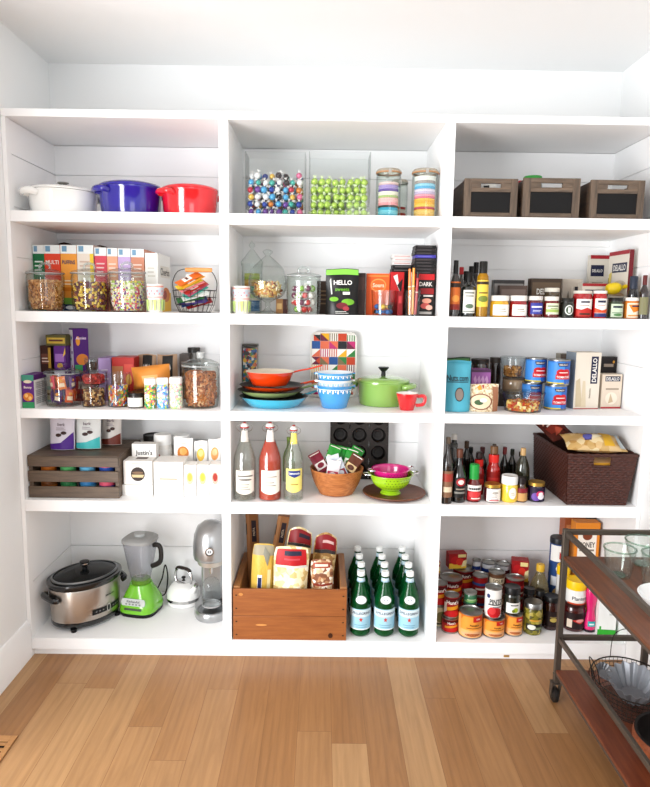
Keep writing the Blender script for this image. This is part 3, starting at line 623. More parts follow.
# clear tubs stacked
def tub(label, p, top=1.0, bot=.85, lid=None, name='plastic_tub', rimc=None, mat=CLEAR):
    r, h = p.r, p.h; t = thing(name, label, 'tub', (p.x, p.y, p.z))
    MB().lathe([(0, 0), (r*bot, 0), (r*top, h*.95), (r*top*1.0, h), (r*top-.0015, h), (r*bot-.0015, .002), (0, .002)], mat, 30).build('tub_body', t)
    if lid: MB().lathe([(0, h+.0006), (r*top*1.0, h+.0006), (r*top*1.03, h+.002), (r*top*1.03, h+.006), (r*top*.97, h+.007), (0, h+.0065)], lid, 30).build('lid', t)
    return t
p = at(3, 81, 107, 384, yb=408, rnd=True); tub('clear round tub of mixed nuts at the bottom of the tub stack', p, lid=CLEAR); fill_stuff('mixed_nuts', 'brown mixed nuts in the lower clear tub', 'nuts', (p.x, p.y, p.z), p.r*.84, .003, p.h*.86, .006, ['#7a4a2c', '#c99a62', '#4a2a1c', '#e0c090'], 'blob', seed=8)
zt = p.z+p.h+.008; q = at(3, 80.5, 107, 371, Y=p.y-p.r, z=zt, rnd=True); q.h = max(q.h, .05); tub('clear round tub of red dried fruit stacked on the nut tub', q, lid=CLEAR); fill_stuff('dried_fruit', 'red dried fruit in the upper clear tub', 'dried fruit', (q.x, q.y, q.z), q.r*.84, .003, q.h*.85, .006, ['#b92f2c', '#d9524a', '#8c1f22'], 'blob', seed=9)
zt = q.z+q.h+.008; q2 = at(3, 85, 98, 359, Y=q.y-.03, z=zt, rnd=True); q2.h = max(q2.h, .04); tub('small clear tub with a dark filling on top of the tub stack', q2, lid=CLEAR); fill_stuff('raisins', 'dark raisins in the smallest clear tub', 'raisins', (q2.x, q2.y, q2.z), q2.r*.84, .003, q2.h*.8, .004, ['#3a302c', '#5a4a42'], 'blob', seed=10)
p = at(3, 106.5, 130.5, 371.5, yb=408, rnd=True); tub('tall clear tumbler half full of rainbow cereal rings', p, bot=.86, name='clear_tumbler'); fill_stuff('cereal_rings', 'rainbow cereal rings in the tall clear tumbler', 'cereal', (p.x, p.y, p.z), p.r*.85, .003, p.h*.62, .0058, ['#d94f3c', '#3f8fc4', '#f0c83c', '#5fae4e', '#8a4a9c', '#e8873c', '#f2f0ea'], 'ring', '#b98a6a', seed=11, r0=p.r*.78)
p = at(3, 128, 144, 391, yb=408.5, rnd=True); jar('spread_jar', 'small dark jar with a white label beside the sprinkle jars', p, '#3a2620', '#2b2320', lines(.3, .7, .3, .75, 3, '#7f9aa0'), '#f1f0ec', lidh=.24, labz=(.12, .9), neck=.95)
for i, (a, b, cs, cw) in enumerate(((144.5, 156, ['#3f9c68', '#8cc06a', '#f0d24a', '#e9f2ea', '#d9627a'], 'green and yellow'), (156.8, 168.5, ['#4f9fd9', '#8cc9ea', '#eef4f6', '#c9d94a', '#b7a0d9'], 'blue and white'), (169.5, 182.5, ['#e9e6d2', '#c9d99a', '#e8a9b0', '#f4f1e6', '#9ac9b0'], 'cream and pink'))):
    p = at(3, a, b, 378-i*.8, yb=409, rnd=True); t = jar('sprinkle_jar', 'white capped sprinkle jar of '+cw+' sprinkles in a row of three', p, speckle(cs, 150), '#f3f3f1', [('e', .35, .72, .2, .14, '#f6f4f0'), ('e', .42, .4, .14, .1, '#f4dfe4')], None, lidh=.2, neck=.93, group='sprinkle jars')
# pretzel jar
p = at(3, 182.5, 219, 350.5, yb=409.5, rnd=True); t, r0, r1, z0, hb = lidded_jar('large glass jar with a square knob full of small pretzels', p, lid_h=.15, knob='stub'); fill_stuff('pretzels', 'small brown pretzel rings filling the large glass jar', 'pretzels', (p.x, p.y, p.z), r1, z0, hb*.86, .0105, ['#a8683c', '#c08050', '#8c4f2c', '#b87848'], 'ring', '#d9b08a', seed=12, r0=r0)
# things behind
p = at(3, 98.5, 111, 358, Y=0.25); carton('snack_box', 'pale lilac snack box behind the clear tubs', 'box', p, .12, '#b9a0cf', lines(.2, .8, .5, .8, 3, '#e9e0f0'))
p = at(3, 112, 134, 357.5, Y=0.24); carton('snack_box', 'wide red and tan box behind the rainbow cereal tumbler', 'box', p, .12, '#c2342c', [('r', 0, 0, .5, .8, '#b97a4a'), ('r', .55, .45, .95, .85, '#d9503c'), ('e', .75, .5, .14, .12, '#e8b04a')])
for i, (a, b, lab) in enumerate(((138.5, 156.5, 'kraft paper bag with a black and white panel, left one of two'), (157.5, 177.5, 'kraft paper bag with a black and white panel, right one of two'))):
    p = at(3, a, b, 354.5, Y=0.33); pouch('kraft_bag', lab, p, .09, '#b89c82', [('r', .28, .5, .8, .98, '#2a2826')]+[('p', [(.3+.1*k, .55+.1*(k % 3)), (.42+.1*k, .6+.1*(k % 2)), (.36+.1*k, .8)], '#e9e6e0') for k in range(4)], seed=20+i)
p = at(3, 179.5, 188.5, 354, Y=0.33); carton('snack_box', 'dark brown narrow box between the kraft bags and the pretzel jar', 'box', p, .08, '#4f443e', lines(.2, .8, .5, .9, 4, '#8c8078'))
p = at(3, 187.5, 200.5, 347, Y=0.40, rnd=True); p.y = min(p.y, .44); jar('spice_jar', 'grey jar with a dark lid standing behind the pretzel jar', p, '#8c8a86', '#33302e', lidh=.1)
s_ = at(3, 130, 170, 377, Y=0.14); carton('snack_box', 'low brown carton supporting the orange bag', 'box', s_, .11, '#8c6a4c', [], h=.058); zz = s_.z+.06
p = at(3, 127.5, 170, 366, Y=0.14); pouch('chip_bag', 'orange bag lying on its side behind the sprinkle jars', None, .085, '#e39a4a', [('r', .3, .25, .72, .6, '#efbb7c'), ('r', .35, .33, .67, .37, '#fae3c2'), ('r', .36, .43, .64, .5, '#fae3c2')], 'pillow', w=.175, h=.10, loc=(s_.x, s_.y+.05, zz+.003), roll=-6, seed=31)

# ================================================================== LEFT BAY, FOURTH SHELF: crate with pouches, white cartons
p = at(4, 28, 118.5, 456, yb=498); CR = thing('slatted_crate', 'weathered brown slatted crate turned upside down with cups showing between slats', 'crate', (p.x, p.y, p.z)); w, h, d = p.w, p.h, .36
GW = wood('#4f4034', '#7d6a58', 'X', name='weathered_wood', scale=7, dark='#3a2d24'); GWy = wood('#4f4034', '#7d6a58', 'Y', name='weathered_wood', scale=7, dark='#3a2d24')
for k, (a, b) in enumerate(((0, .27), (.38, .64), (.74, .97))):
    MB().box(-w/2, w/2, 0, .011, h*a, h*b, GW).build('slat', CR, bevel=.0015); MB().box(-w/2, w/2, d-.011, d, h*a, h*b, GW).build('slat', CR, bevel=.0015)
for s in (-1, 1): MB().box(s*w/2-(.018 if s > 0 else 0), s*w/2+(.018 if s < 0 else 0), .0115, d-.0115, 0, h*.97, GWy).build('end_board', CR, bevel=.0015)
for k in range(4): MB().box(-w/2, w/2, d*k/4+.001, d*(k+1)/4-.003, h*.972, h, GW).build('bottom_board', CR, bevel=.0015)
cc = [('#c9762f', '#7a4a24', 'orange'), ('#6fc07c', '#2f7a4a', 'green'), ('#7cc4e4', '#3f86b8', 'light blue'), ('#3a5fae', '#d9627a', 'blue')]
for k, (c1, c2, nm) in enumerate(cc):
    for lv in (0, 1):
        q = P(); q.r = w*.094; q.h = h*.42; q.x = p.x-w*.327+k*w*.218; q.y = p.y+.02+q.r; q.z = p.z+.001+lv*(h*.44)
        t = thing('snack_cup', f'{nm} {"upper" if lv else "lower"} snack cup seen through the gaps of the slatted crate', 'cup', (q.x, q.y, q.z), 0, 'snack cups in the slatted crate')
        MB().lathe([(0, 0), (q.r*.84, 0), (q.r*.95, q.h*.86), (q.r, q.h*.88), (q.r, q.h), (0, q.h)], M(c1, .35), 24).build('cup_body', t)
        MB().lathe([(q.r*.955, q.h*.6), (q.r*.965, q.h*.84)], M(c2, .4), 24).build('printed_band', t)
zt = p.z+h+.001
for i, (a, b, yb, lab, c, c2) in enumerate(((47, 71.5, 451, 'white pouch with a purple wave bottom, first of three on the crate', '#ded9e2', '#5b2a92'), (73, 98, 450, 'white pouch with a teal bottom, middle of three on the crate', '#e4e6e4', '#52c3c4'), (99.5, 119, 446, 'white pouch with a brown bottom, third on the crate', '#d9d3ce', '#7d3a2c'))):
    q = at(4, a, b, 408, yb=yb, z=zt); q.h = min(.17, SB[3]-q.z-.012)
    pouch('snack_pouch', lab, q, .055, c, [('p', [(.02, .01), (.98, .01), (.98, .5 if i == 0 else .34), (.5, .2), (.02, .16)], c2), ('e', .5, .93, .3, .05, '#a89a94'), ('t', .5, .72, .09, ['Snaps', 'Crisps', 'Bark'][i] if False else 'bark', '#8c7f86', .6)]+[('e', .42+.2*k, .42+.06*k, .12, .05, '#4a2f2a') for k in range(2)]+lines(.3, .7, .56, .66, 2, '#a59aa2'), loc=(q.x, q.y+.03, q.z), lean=-4, seed=40+i, group='pouches on the slatted crate')
# white cartons
WB = '#f2f0ec'
def oval(c1, c2, cv=.55): return [('e', .5, cv, .3, .2, c1), ('e', .5, cv+.03, .2, .13, c2)]+lines(.25, .75, .84, .94, 2, '#c9c2b8')+lines(.3, .7, .12, .2, 1, '#c9c2b8')
p = at(4, 122.5, 152.5, 487, yb=495.5); carton('nut_butter_box', 'flat white carton under the square white carton with a round picture', 'box', p, .10, WB, lines(.3, .7, .35, .65, 1, '#d9d3ca'), h=.048, bev=.001)
q = at(4, 123.5, 152, 461, Y=p.y+.004, z=p.z+.049); carton('nut_butter_box', 'square white carton with a round brown picture stacked on the flat carton', 'box', q, .09, WB, [('e', .5, .44, .25, .3, '#3a2a22'), ('p', [(.28, .42), (.72, .42), (.68, .3), (.32, .3)], '#d9c49a'), ('e', .5, .5, .2, .05, '#8c6f54'), ('r', .3, .86, .7, .9, '#c9c2b8')], top=[('r', .35, .4, .75, .8, '#6a5a50')])
p = at(4, 154, 183, 462, yb=497); carton('nut_butter_box', 'plain square white carton with one line of tan script', 'box', p, .12, WB, [('r', .2, .5, .8, .53, '#c58f5a'), ('r', .3, .42, .7, .44, '#d9cfc2')]+[('e', .25+.1*k, .74+.03*math.sin(k), .03, .012, '#b9b2aa') for k in range(6)])
for i, (a, b, c1, c2, lab) in enumerate(((183.8, 196, '#ecd9a8', '#e4b85c', 'tall white carton with a pale yellow circle, first of the front three'), (196.8, 208.6, '#f0dd9c', '#e8c050', 'tall white carton with a golden circle, middle of the front three'), (209.4, 221, '#e2b0a0', '#a83c30', 'tall white carton with a red fruit picture, last of the front three'))):
    p = at(4, a, b, 465, yb=496.5); carton('nut_butter_box', lab, 'box', p, .07, WB, oval(c1, c2, .58), group='white cartons on the fourth shelf')
    q = at(4, a-4+i*1.5, b-4.5+i*1.5, 437-(i*0), Y=0.19); 
for i, (a, b, yt, c1, c2, lab) in enumerate(((174, 193, 438, '#c9823c', '#e0ac62', 'white pouch with an orange almond picture behind the front cartons'), (194.5, 207.5, 441, '#ecc65a', '#f3dd9a', 'white pouch with a yellow picture and dark edge behind the front cartons'), (208.5, 221.5, 439, '#e0a468', '#efc89a', 'white pouch with a pale orange picture beside the divider'))):
    p = at(4, a, b, yt, Y=0.207); f = .60; pouch('nut_butter_pouch', lab, p, .05, '#eeedea', [('e', .5, f+.12, .3, .13, c1), ('e', .52, f+.15, .19, .07, c2)]+lines(.3, .7, .9, .94, 1, '#c2bcb2')+([('p', [(.08, .75), (.16, .85), (.12, .55), (.3, .52)], '#6a6a66')] if i == 1 else []), seed=50+i, group='white pouches on the fourth shelf')
p = at(4, 132, 156, 444, Y=0.17); carton('nut_butter_box', 'white carton with black script and a brown picture behind the square carton', 'box', p, .05, WB, [('t', .5, .8, .13, "Justin's", '#2a2522', .7), ('e', .62, .46, .28, .09, '#7a3f2c')])
for i, (a, b, yt, lab) in enumerate(((154, 171.5, 432, 'white capped jar with an orange oval label standing behind the cartons'), (171.5, 190, 432.5, 'second white capped jar partly hidden behind the almond pouch'))):
    p = at(4, a, b, yt, Y=0.235+.06*i, rnd=True); jar('nut_butter_jar', lab, p, '#efece6', '#f1f1ef', [('e', .42, .5, .1, .32, '#c8603c'), ('e', .42, .5, .05, .2, '#e09a6a')], '#f0eeea', lidh=.2, labz=(.3, .9), neck=.93)
p = at(4, 137, 160.5, 444, Y=0.355, rnd=True); p.r *= .9; p.x += .028; zz = .06; t = thing('serving_tin', 'round black rimmed tin with a gold patterned side behind the script carton', 'tin', (p.x, p.y, p.z)); hh = on_y(148, 432, p.y+p.r).z-p.z
MB().lathe([(0, 0), (p.r*.97, 0), (p.r*.97, hh*.88), (p.r, hh*.88), (p.r, hh), (p.r*.92, hh), (p.r*.9, hh-.006), (0, hh-.006)], M('#2a2725', .4), 32).build('tin_body', t)
mb = MB(); mb.gfx(cyl_fn(p.r*.97+.0006, hh*.5, hh*.86, 2.6), 2.6*p.r, hh*.3, [('r', 0, 0, 1, 1, '#b99a4c')]+[('e', k/14+.03, .5, .02, .3, '#3a2f20') for k in range(14)], (14, 1)); mb.build('printed_band', t)
# ================================================================== LEFT BAY, BOTTOM SHELF: appliances
GREEN = M('#7cc22f', 0.22, 0, .6)
c = on_y(84.5, 600, 0.225); t = thing('slow_cooker', 'oval stainless steel slow cooker with a black rim and glass lid at the bottom left', 'slow cooker', (-1.155, 0.196, SZ[5]+.0005), R(49)); a, ra = .167, .77; t.scale = (1, 1, 1.14)
BRUSH = M('#c2bab2', 0.28, 1.0, name='brushed_steel'); BG = M('#17181a', .25, 0, .5)
for s in (-1, 1):
    for u in (-1, 1): MB().lathe([(0, 0), (.012, 0), (.014, .013), (0, .013)], BLACK, 12, (s*a*.66, u*a*ra*.66, 0)).build('foot', t)
MB().lathe([(0, .0132), (a*.93, .0132), (a*.965, .02), (a*.965, .034), (0, .034)], BG, 64, sy=ra).build('base', t)
MB().lathe([(a*.95, .0345), (a*.965, .036), (a*1.0, .165), (a*.99, .168)], BRUSH, 64, sy=ra).build('steel_body', t)
MB().lathe([(0, .1685), (a*.99, .1685), (a*1.03, .172), (a*1.06, .186), (a*1.045, .193), (a*.93, .194), (a*.9, .188), (0, .188)], BG, 64, sy=ra).build('crock_rim', t)
L_ = MB().lathe([(a*.90, .1945), (a*.92, .1965), (a*.88, .201), (a*.6, .21), (a*.3, .214), (0, .215)], glass('#7d8486', .8, .04, ('#2a2d2f', .45), 'smoked_glass'), 64, sy=ra).build('glass_lid', t)
MB().lathe([(a*.885, .2), (a*.925, .1955), (a*.935, .199), (a*.9, .2035), (a*.88, .203)], M('#8d8f90', .3, .8), 64, sy=ra).build('lid_band', L_)
kb = MB().lathe([(.012, .2145), (.011, .222), (.021, .231), (.022, .246), (0, .248)], BLACK, 20).build('lid_knob', L_)
MB().lathe([(.0215, .236), (.0225, .236), (.0225, .241), (.0215, .241)], CHROME, 20).build('knob_ring', L_)
for s in (-1, 1): MB().tube(spline([(s*a*.97, -.05, .135), (s*(a+.014), -.045, .14), (s*(a+.02), 0, .142), (s*(a+.014), .045, .14), (s*a*.97, .05, .135)], 5), .013, BG, 8).build('handle', t)
mb = MB(); fn = lambda u, v, e=0: Vector(((a*.985+e+.0012)*math.sin((u-.5)*1.5+.25), -(a*.985+e+.0012)*ra*math.cos((u-.5)*1.5+.25), .045+.11*v))
mb.gfx(fn, a*1.4, .11, [('r', .18, .1, .86, .30, '#1c1c1d'), ('e', .52, .2, .045, .17, '#c9c6c2'), ('e', .52, .2, .032, .12, '#242424')]+[('r', .24+.07*k, .18, .27+.07*k, .22, '#8c8a88') for k in range(3)]+[('r', .62+.07*k, .18, .65+.07*k, .22, '#8c8a88') for k in range(3)]+[('t', .56, .7, .075, 'KitchenAid', '#2a2a2a', .33)], (24, 1)); mb.build('control_panel', t)
# blender
p = at(5, 118.5, 160, 527, yb=617, rnd=True); bx, by, bz, br = p.x+.016, p.y-.026, p.z, p.r*.91; t = thing('blender', 'lime green blender with a clear pitcher standing beside the slow cooker', 'blender', (bx, by, bz), R(-12)); H = p.h*1.045; bx += .012
def sq(r, n=32, e=3.4): return [(r*math.copysign(abs(math.cos(2*PI*k/n))**(2/e), math.cos(2*PI*k/n)), r*math.copysign(abs(math.sin(2*PI*k/n))**(2/e), math.sin(2*PI*k/n))) for k in range(n)]
def loft(mb, secs, m, n=32, e=3.4, cx=0, cy=0, cap=True, sy=1.0):
    b = len(mb.V); rings = []
    for r, z, *o in secs:
        ee = o[0] if o else e; rings.append([(x+cx, y*sy+cy, z) for x, y in sq(r, n, ee)])
    vs = [v for q in rings for v in q]; fs = []
    for j in range(len(secs)-1):
        for k in range(n): fs.append((j*n+k, j*n+(k+1) % n, (j+1)*n+(k+1) % n, (j+1)*n+k))
    if cap: fs += [tuple(reversed(range(n))), tuple((len(secs)-1)*n+k for k in range(n))]
    return mb.add(vs, fs, m)
loft(MB(), [(br*.94, .0), (br*.98, .012), (br*.97, .018)], BLACK).build('rubber_base', t)
h1 = H*.365
loft(MB(), [(br*.98, .0185), (br*1.0, .03), (br*.93, h1*.42), (br*.74, h1*.72, 2.8), (br*.6, h1*.92, 2.2), (br*.58, h1, 2.0)], GREEN).build('motor_base', t)
mb = MB(); fn = flat_fn((-br*.62, -br*.985, .034), (br*1.24, 0, 0), (0, br*.10, h1*.42), (0, -1, .2)); mb.gfx(fn, br*1.24, h1*.42, [('r', .02, .42, .98, .98, '#c9cdca'), ('e', .03, .7, .06, .28, '#c9cdca'), ('e', .97, .7, .06, .28, '#c9cdca'), ('t', .5, .76, .18, 'KitchenAid', '#4a4d4c', .7)]+[('e', .2+.15*k, .55, .05, .07, '#8c918e') for k in range(5)]+[('r', .12, .06, .88, .24, '#4f5a44')]); mb.build('control_panel', t)
loft(MB(), [(br*.5, h1+.0006, 2), (br*.5, h1+H*.05, 2), (br*.46, h1+H*.055, 2)], glass('#cfe0b8', .8, .05, ('#8fc14a', .45), 'tinted_collar'), e=2).build('pitcher_collar', t)
PJ = MB(); loft(PJ, [(br*.46, h1+H*.056, 2.6), (br*.58, h1+H*.2, 3), (br*.79, H*.89, 3.2), (br*.80, H*.9, 3.2)], glass('#eceef0', .85, .04, ('#b9b4be', .18), 'pitcher_plastic'), cap=False); PJ.build('pitcher', t)
mb = MB(); 
for k in range(4):
    aa = PI/4+k*PI/2; mb.tube([(0, 0, h1+H*.062), (br*.25*math.cos(aa), br*.25*math.sin(aa), h1+H*.085), (br*.34*math.cos(aa), br*.34*math.sin(aa), h1+H*.12)], [.004, .0035, .002], STEEL, 5)
mb.build('blade', t)
loft(MB(), [(br*.82, H*.901, 3.2), (br*.84, H*.905, 3.2), (br*.83, H*.94, 3.2), (br*.68, H*.965, 3), (br*.62, H*.967, 3)], M('#a9aaa9', .4)).build('pitcher_lid', t)
MB().lathe([(br*.3, H*.967), (br*.3, H*.992), (br*.26, H), (0, H)], M('#b9bbba', .35), 20).build('lid_cap', t)
MB().tube(spline([(br*.74, 0, H*.86), (br*1.04, -.002, H*.865), (br*1.18, -.004, H*.8), (br*1.12, -.004, H*.66), (br*.62, 0, H*.585)], 6), .0095, M('#2f2c2a', .4), 8, flat=1.3).build('handle', t)
tag(MB().tube(spline([(bx+br*.4, by+br*1.4, bz+.006), (bx+br*.8, by+br*1.35, bz+.03), (bx+br*.95, by+br*1.3, bz+.12), (bx+br*.82, by+br*1.3, bz+.18), (bx+br*.6, by+br*1.35, bz+.10), (bx+br*.1, by+br*1.4, bz+.006)], 7), .0035, BLACK, 6).build('power_cord'), 'black power cord looping up behind the blender', 'cord')
# kettle
p = at(5, 161.5, 199, 563, yb=614, rnd=True); r = p.r*.93; p.x += .013; p.y += .026; H = p.h*.96; t = thing('kettle', 'white enamel kettle with a chrome band and a looped chrome handle', 'kettle', (p.x-.004, p.y+.012, p.z), R(-28)); EN = M('#f0f0ee', .12, 0, .9)
hb = H*.63; MB().lathe(prof_spline([(0, 0), (r*.86, 0), (r*.96, hb*.14), (r*1.0, hb*.34), (r*.93, hb*.62), (r*.7, hb*.88), (r*.42, hb)], 4)+[(0, hb)], EN, 40).build('kettle_body', t)
MB().lathe([(r*.985, hb*.21), (r*1.008, hb*.22), (r*1.012, hb*.35), (r*.99, hb*.36)], CHROME, 40).build('band', t)
L_ = MB().lathe([(r*.42, hb+.0006), (r*.44, hb+.004), (r*.3, hb+H*.05), (0, hb+H*.06)], CHROME, 28).build('lid', t); MB().lathe([(r*.07, hb+H*.055), (r*.06, hb+H*.08), (r*.13, hb+H*.11), (r*.1, hb+H*.14), (0, hb+H*.145)], BLACK, 14).build('lid_knob', L_)
hp = spline([(-r*.52, 0, hb*.94), (-r*.6, 0, hb+H*.15), (-r*.42, 0, hb+H*.34), (0, 0, H), (r*.42, 0, hb+H*.34), (r*.6, 0, hb+H*.15), (r*.52, 0, hb*.94)], 6)
MB().tube(hp, .0075, CHROME, 8, flat=.8).build('handle', t); MB().tube([Vector((q.x, q.y, q.z+.004)) for q in hp[10:27]], .0085, M('#3a302a', .4), 8).build('handle_grip', t)
MB().tube([(r*.72, -.01, hb*.62), (r*.98, -.02, hb*.9), (r*1.12, -.022, hb*1.06)], [r*.2, r*.15, r*.12], EN, 12).build('spout', t); MB().tube([(r*1.09, -.022, hb*1.03), (r*1.17, -.023, hb*1.12)], [r*.13, r*.125], CHROME, 12).build('whistle', t)
# soda machine
p = at(5, 193.5, 229, 525, yb=625, rnd=True); r = p.r; p.x = min(p.x, -.4795-r); H = on_y(212, 523, p.y-r*.3).z-p.z; SV = M('#b9babb', .28, .85, .4); t = thing('soda_machine', 'silver soda maker with a rounded head and drip base beside the divider', 'soda maker', (p.x, p.y, p.z), R(6)); dy = .07
loft(MB(), [(r*.97, 0), (r*1.0, .006), (r*1.0, .032), (r*.95, .04)], SV, e=2.2, sy=1.35, cy=dy*.6).build('base', t)
MB().lathe([(0, .0405), (r*.8, .0405), (r*.8, .044), (r*.72, .0445), (r*.7, .042), (0, .042)], M('#8f9192', .3, .9), 28, (0, 0, 0)).build('drip_tray', t)
MB().box(-r*.62, r*.62, dy+.01, dy+.075, .041, H*.9, SV).build('column', t, bevel=.014, seg=3)
hd = MB(); loft(hd, [(r*.84, H*.615), (r*.95, H*.625), (r*1.0, H*.66), (r*1.0, H*.75), (r*.93, H*.86), (r*.76, H*.94), (r*.45, H*.985), (r*.12, H)], SV, e=2.1, sy=1.1, cy=0.012); hd.build('head', t, ang=60)
MB().lathe([(r*.60, H*.545), (r*.74, H*.56), (r*.80, H*.613), (0, H*.6135)], M('#cfc9c0', .35, .7), 28, (0, .012, 0)).build('collar', t)
MB().lathe([(0, H*.46), (.007, H*.46), (.009, H*.544), (0, H*.5445)], CHROME, 12).build('nozzle', t)
bd = MB(); fn = flat_fn((-.02, -r*1.085, H*.715), (.04, 0, 0), (0, -.0005, .04), (0, -1, 0)); bd.gfx(fn, 1, 1, [('e', .5, .5, .5, .5, '#55565a'), ('e', .5, .5, .36, .36, '#e4e4e4'), ('e', .5, .5, .2, .2, '#7c7d80'), ('r', .46, .3, .54, .7, '#d9d9d9')]); bd.lathe([(.018, 0), (.0205, 0), (.0205, .006), (.018, .006)], CHROME, 24); 
b0 = len(bd.V)-24*4; bd.xf(Matrix.Translation((0, -r*1.08, H*.715+.02)) @ Matrix.Rotation(PI/2, 4, 'X'), b0); bd.build('badge', t)
q = thing('soda_bottle', 'clear plastic carbonation bottle hanging under the silver soda maker head', 'bottle', (p.x, p.y, p.z)); MB().lathe(prof_spline([(r*.5, H*.125), (r*.53, H*.15), (r*.52, H*.3), (r*.42, H*.38), (r*.16, H*.415)], 3), CLEAR, 26).build('bottle_body', q)
MB().lathe([(0, H*.1245), (r*.5, H*.1246), (r*.54, H*.13), (r*.54, H*.14), (r*.5, H*.145)], M('#c2c2c2', .3, .6), 26).build('bottle_base', q)

# ================================================================== MIDDLE BAY, TOP SHELF: clear bins of candy and two tall jars
def wrapped_candy(name, label, loc, rot, r, col, wrapc, meshes, group, cat='candy'):
    if (name, col) not in meshes:
        mb = MB(); mb.ball((0, 0, 0), r, M(col, .22, .25), 10, 7); wm = M(wrapc, .3)
        for s in (-1, 1):
            mb.add([(s*r*.85, 0, 0)]+[(s*r*1.8, r*.8*math.cos(2*PI*k/7), r*.7*math.sin(2*PI*k/7)) for k in range(7)]+[(s*r*1.5, r*.2*math.cos(2*PI*(k+.5)/7), r*.2*math.sin(2*PI*(k+.5)/7)) for k in range(7)], [(0, 1+k, 8+k) for k in range(7)]+[(0, 8+k, 1+(k+1) % 7) for k in range(7)], wm)
        mb.ball((0, 0, r*.6), r*.62, wm, 7, 4, (1, 1, .7)) if wrapc != col else None
        o = mb.build(name); meshes[(name, col)] = o
    else:
        o = meshes[(name, col)].copy(); COL.objects.link(o)
    o.location = loc; o.rotation_euler = rot; k_ = random.uniform(.88, 1.08); o.scale = (k_, k_, k_); return tag(o, label, cat, group)
ACR = glass('#fbfcfc', .6, .04, name='acrylic')
bins = []
for i, (a, b, lab) in enumerate(((245, 305.5, 'clear square acrylic bin of colourful wrapped truffles at the left of the middle top shelf'), (309, 371, 'clear square acrylic bin of green wrapped candies beside the truffle bin'))):
    p = at(1, a, b, 151.5, Y=0.07); w, h, d = p.w, p.h, .14; t = thing('acrylic_bin', lab, 'bin', (p.x, p.y, p.z)); e = .003
    MB().box(-w/2, w/2, 0, d, 0, e, ACR).build('bin_floor', t)
    MB().box(-w/2, w/2, 0, e, e, h, ACR).build('front_wall', t); MB().box(-w/2, w/2, d-e, d, e, h, ACR).build('rear_wall', t)
    for s in (-1, 1): MB().box(min(s*w/2, s*(w/2-e)), max(s*w/2, s*(w/2-e)), e, d-e, e, h, ACR).build('side_wall', t)
    bins.append((p, w, h, d))
ms = {}; rn = random.Random(11)
tru = [('#2a4fa8', 'royal blue'), ('#5fb0dc', 'sky blue'), ('#d98a3c', 'copper orange'), ('#e8c264', 'gold'), ('#3a3034', 'dark chocolate'), ('#c23a52', 'crimson'), ('#efefef', 'silver white'), ('#7a4fa0', 'violet'), ('#4fb5a8', 'teal'), ('#e07aa0', 'pink')]
for bi, (p, w, h, d) in enumerate(bins):
    nx = 8; st = (w-.010)/(nx+.0); rr = st/2.04; ny = 4; nz = 6 if bi == 0 else 5; off = -.001
    for kz in range(nz):
        for ky in range(ny):
            for kx in range(nx):
                if kz == nz-1 and rn.random() < .35: continue
                x = -w/2+.006+off+st*(kx+.5)*(.97)+(.0 if (kz+ky) % 2 else .004)+rn.uniform(-.0032, .0032)*(0 if kx in (0, nx-1) else 1); y = .006+rr+ky*(d-.012-2*rr)/(ny-1)+(rn.uniform(0, .004) if ky == 0 else 0); z = .0045+rr+kz*st*.985+rn.uniform(-.0003, .007 if kz == nz-1 else .0035)*(1 if kz else 0)
                if ky in (1, 2) and kz < nz-2 and kx not in (0, nx-1): 
                    pass
                if bi == 0: c, nm = rn.choice(tru); wr = rn.choice(['#eceae8'])
                else: c, nm, wr = '#bbd868', '', '#e9f2d0'
                wrapped_candy('wrapped_truffle' if bi == 0 else 'wrapped_candy', (nm+' foil wrapped truffle in the left clear acrylic bin') if bi == 0 else 'lime green wrapped candy in the clear bin beside the truffles', (p.x+x, p.y+y, p.z+z), (rn.uniform(-.3, .3), rn.uniform(-.2, .2) if kz == 0 else (rn.choice((.78, -.78, 1.57, 1.2, -1.2))+rn.uniform(-.2, .2) if kx not in (0, nx-1) else rn.uniform(1.3, 1.8)), rn.uniform(-.35, .35)), rr*.91, c, wr, ms, 'wrapped truffles in the left bin' if bi == 0 else 'green candies in the second bin')
def liner_stack(label, loc, r, h, c1, c2, n=28, taper=.86):
    mb = MB(); k = max(4, int(h/.005)); pr = []
    for i in range(k+1): pr.append((r*(taper if False else 1.0)*(1 if i % 2 else .94), h*i/k))
    pr = [(0, 0)]+pr+[(0, h)]; mats = [M(c1, .7) if (j//3) % 2 == 0 else M(c2, .7) for j in range(len(pr)-1)]
    mb.lathe(pr, mats[0], n*2, ms=mats, fl=(n, .02)); return tag(mb.build('baking_cup_stack', loc=loc, ang=20), label, 'baking cups')
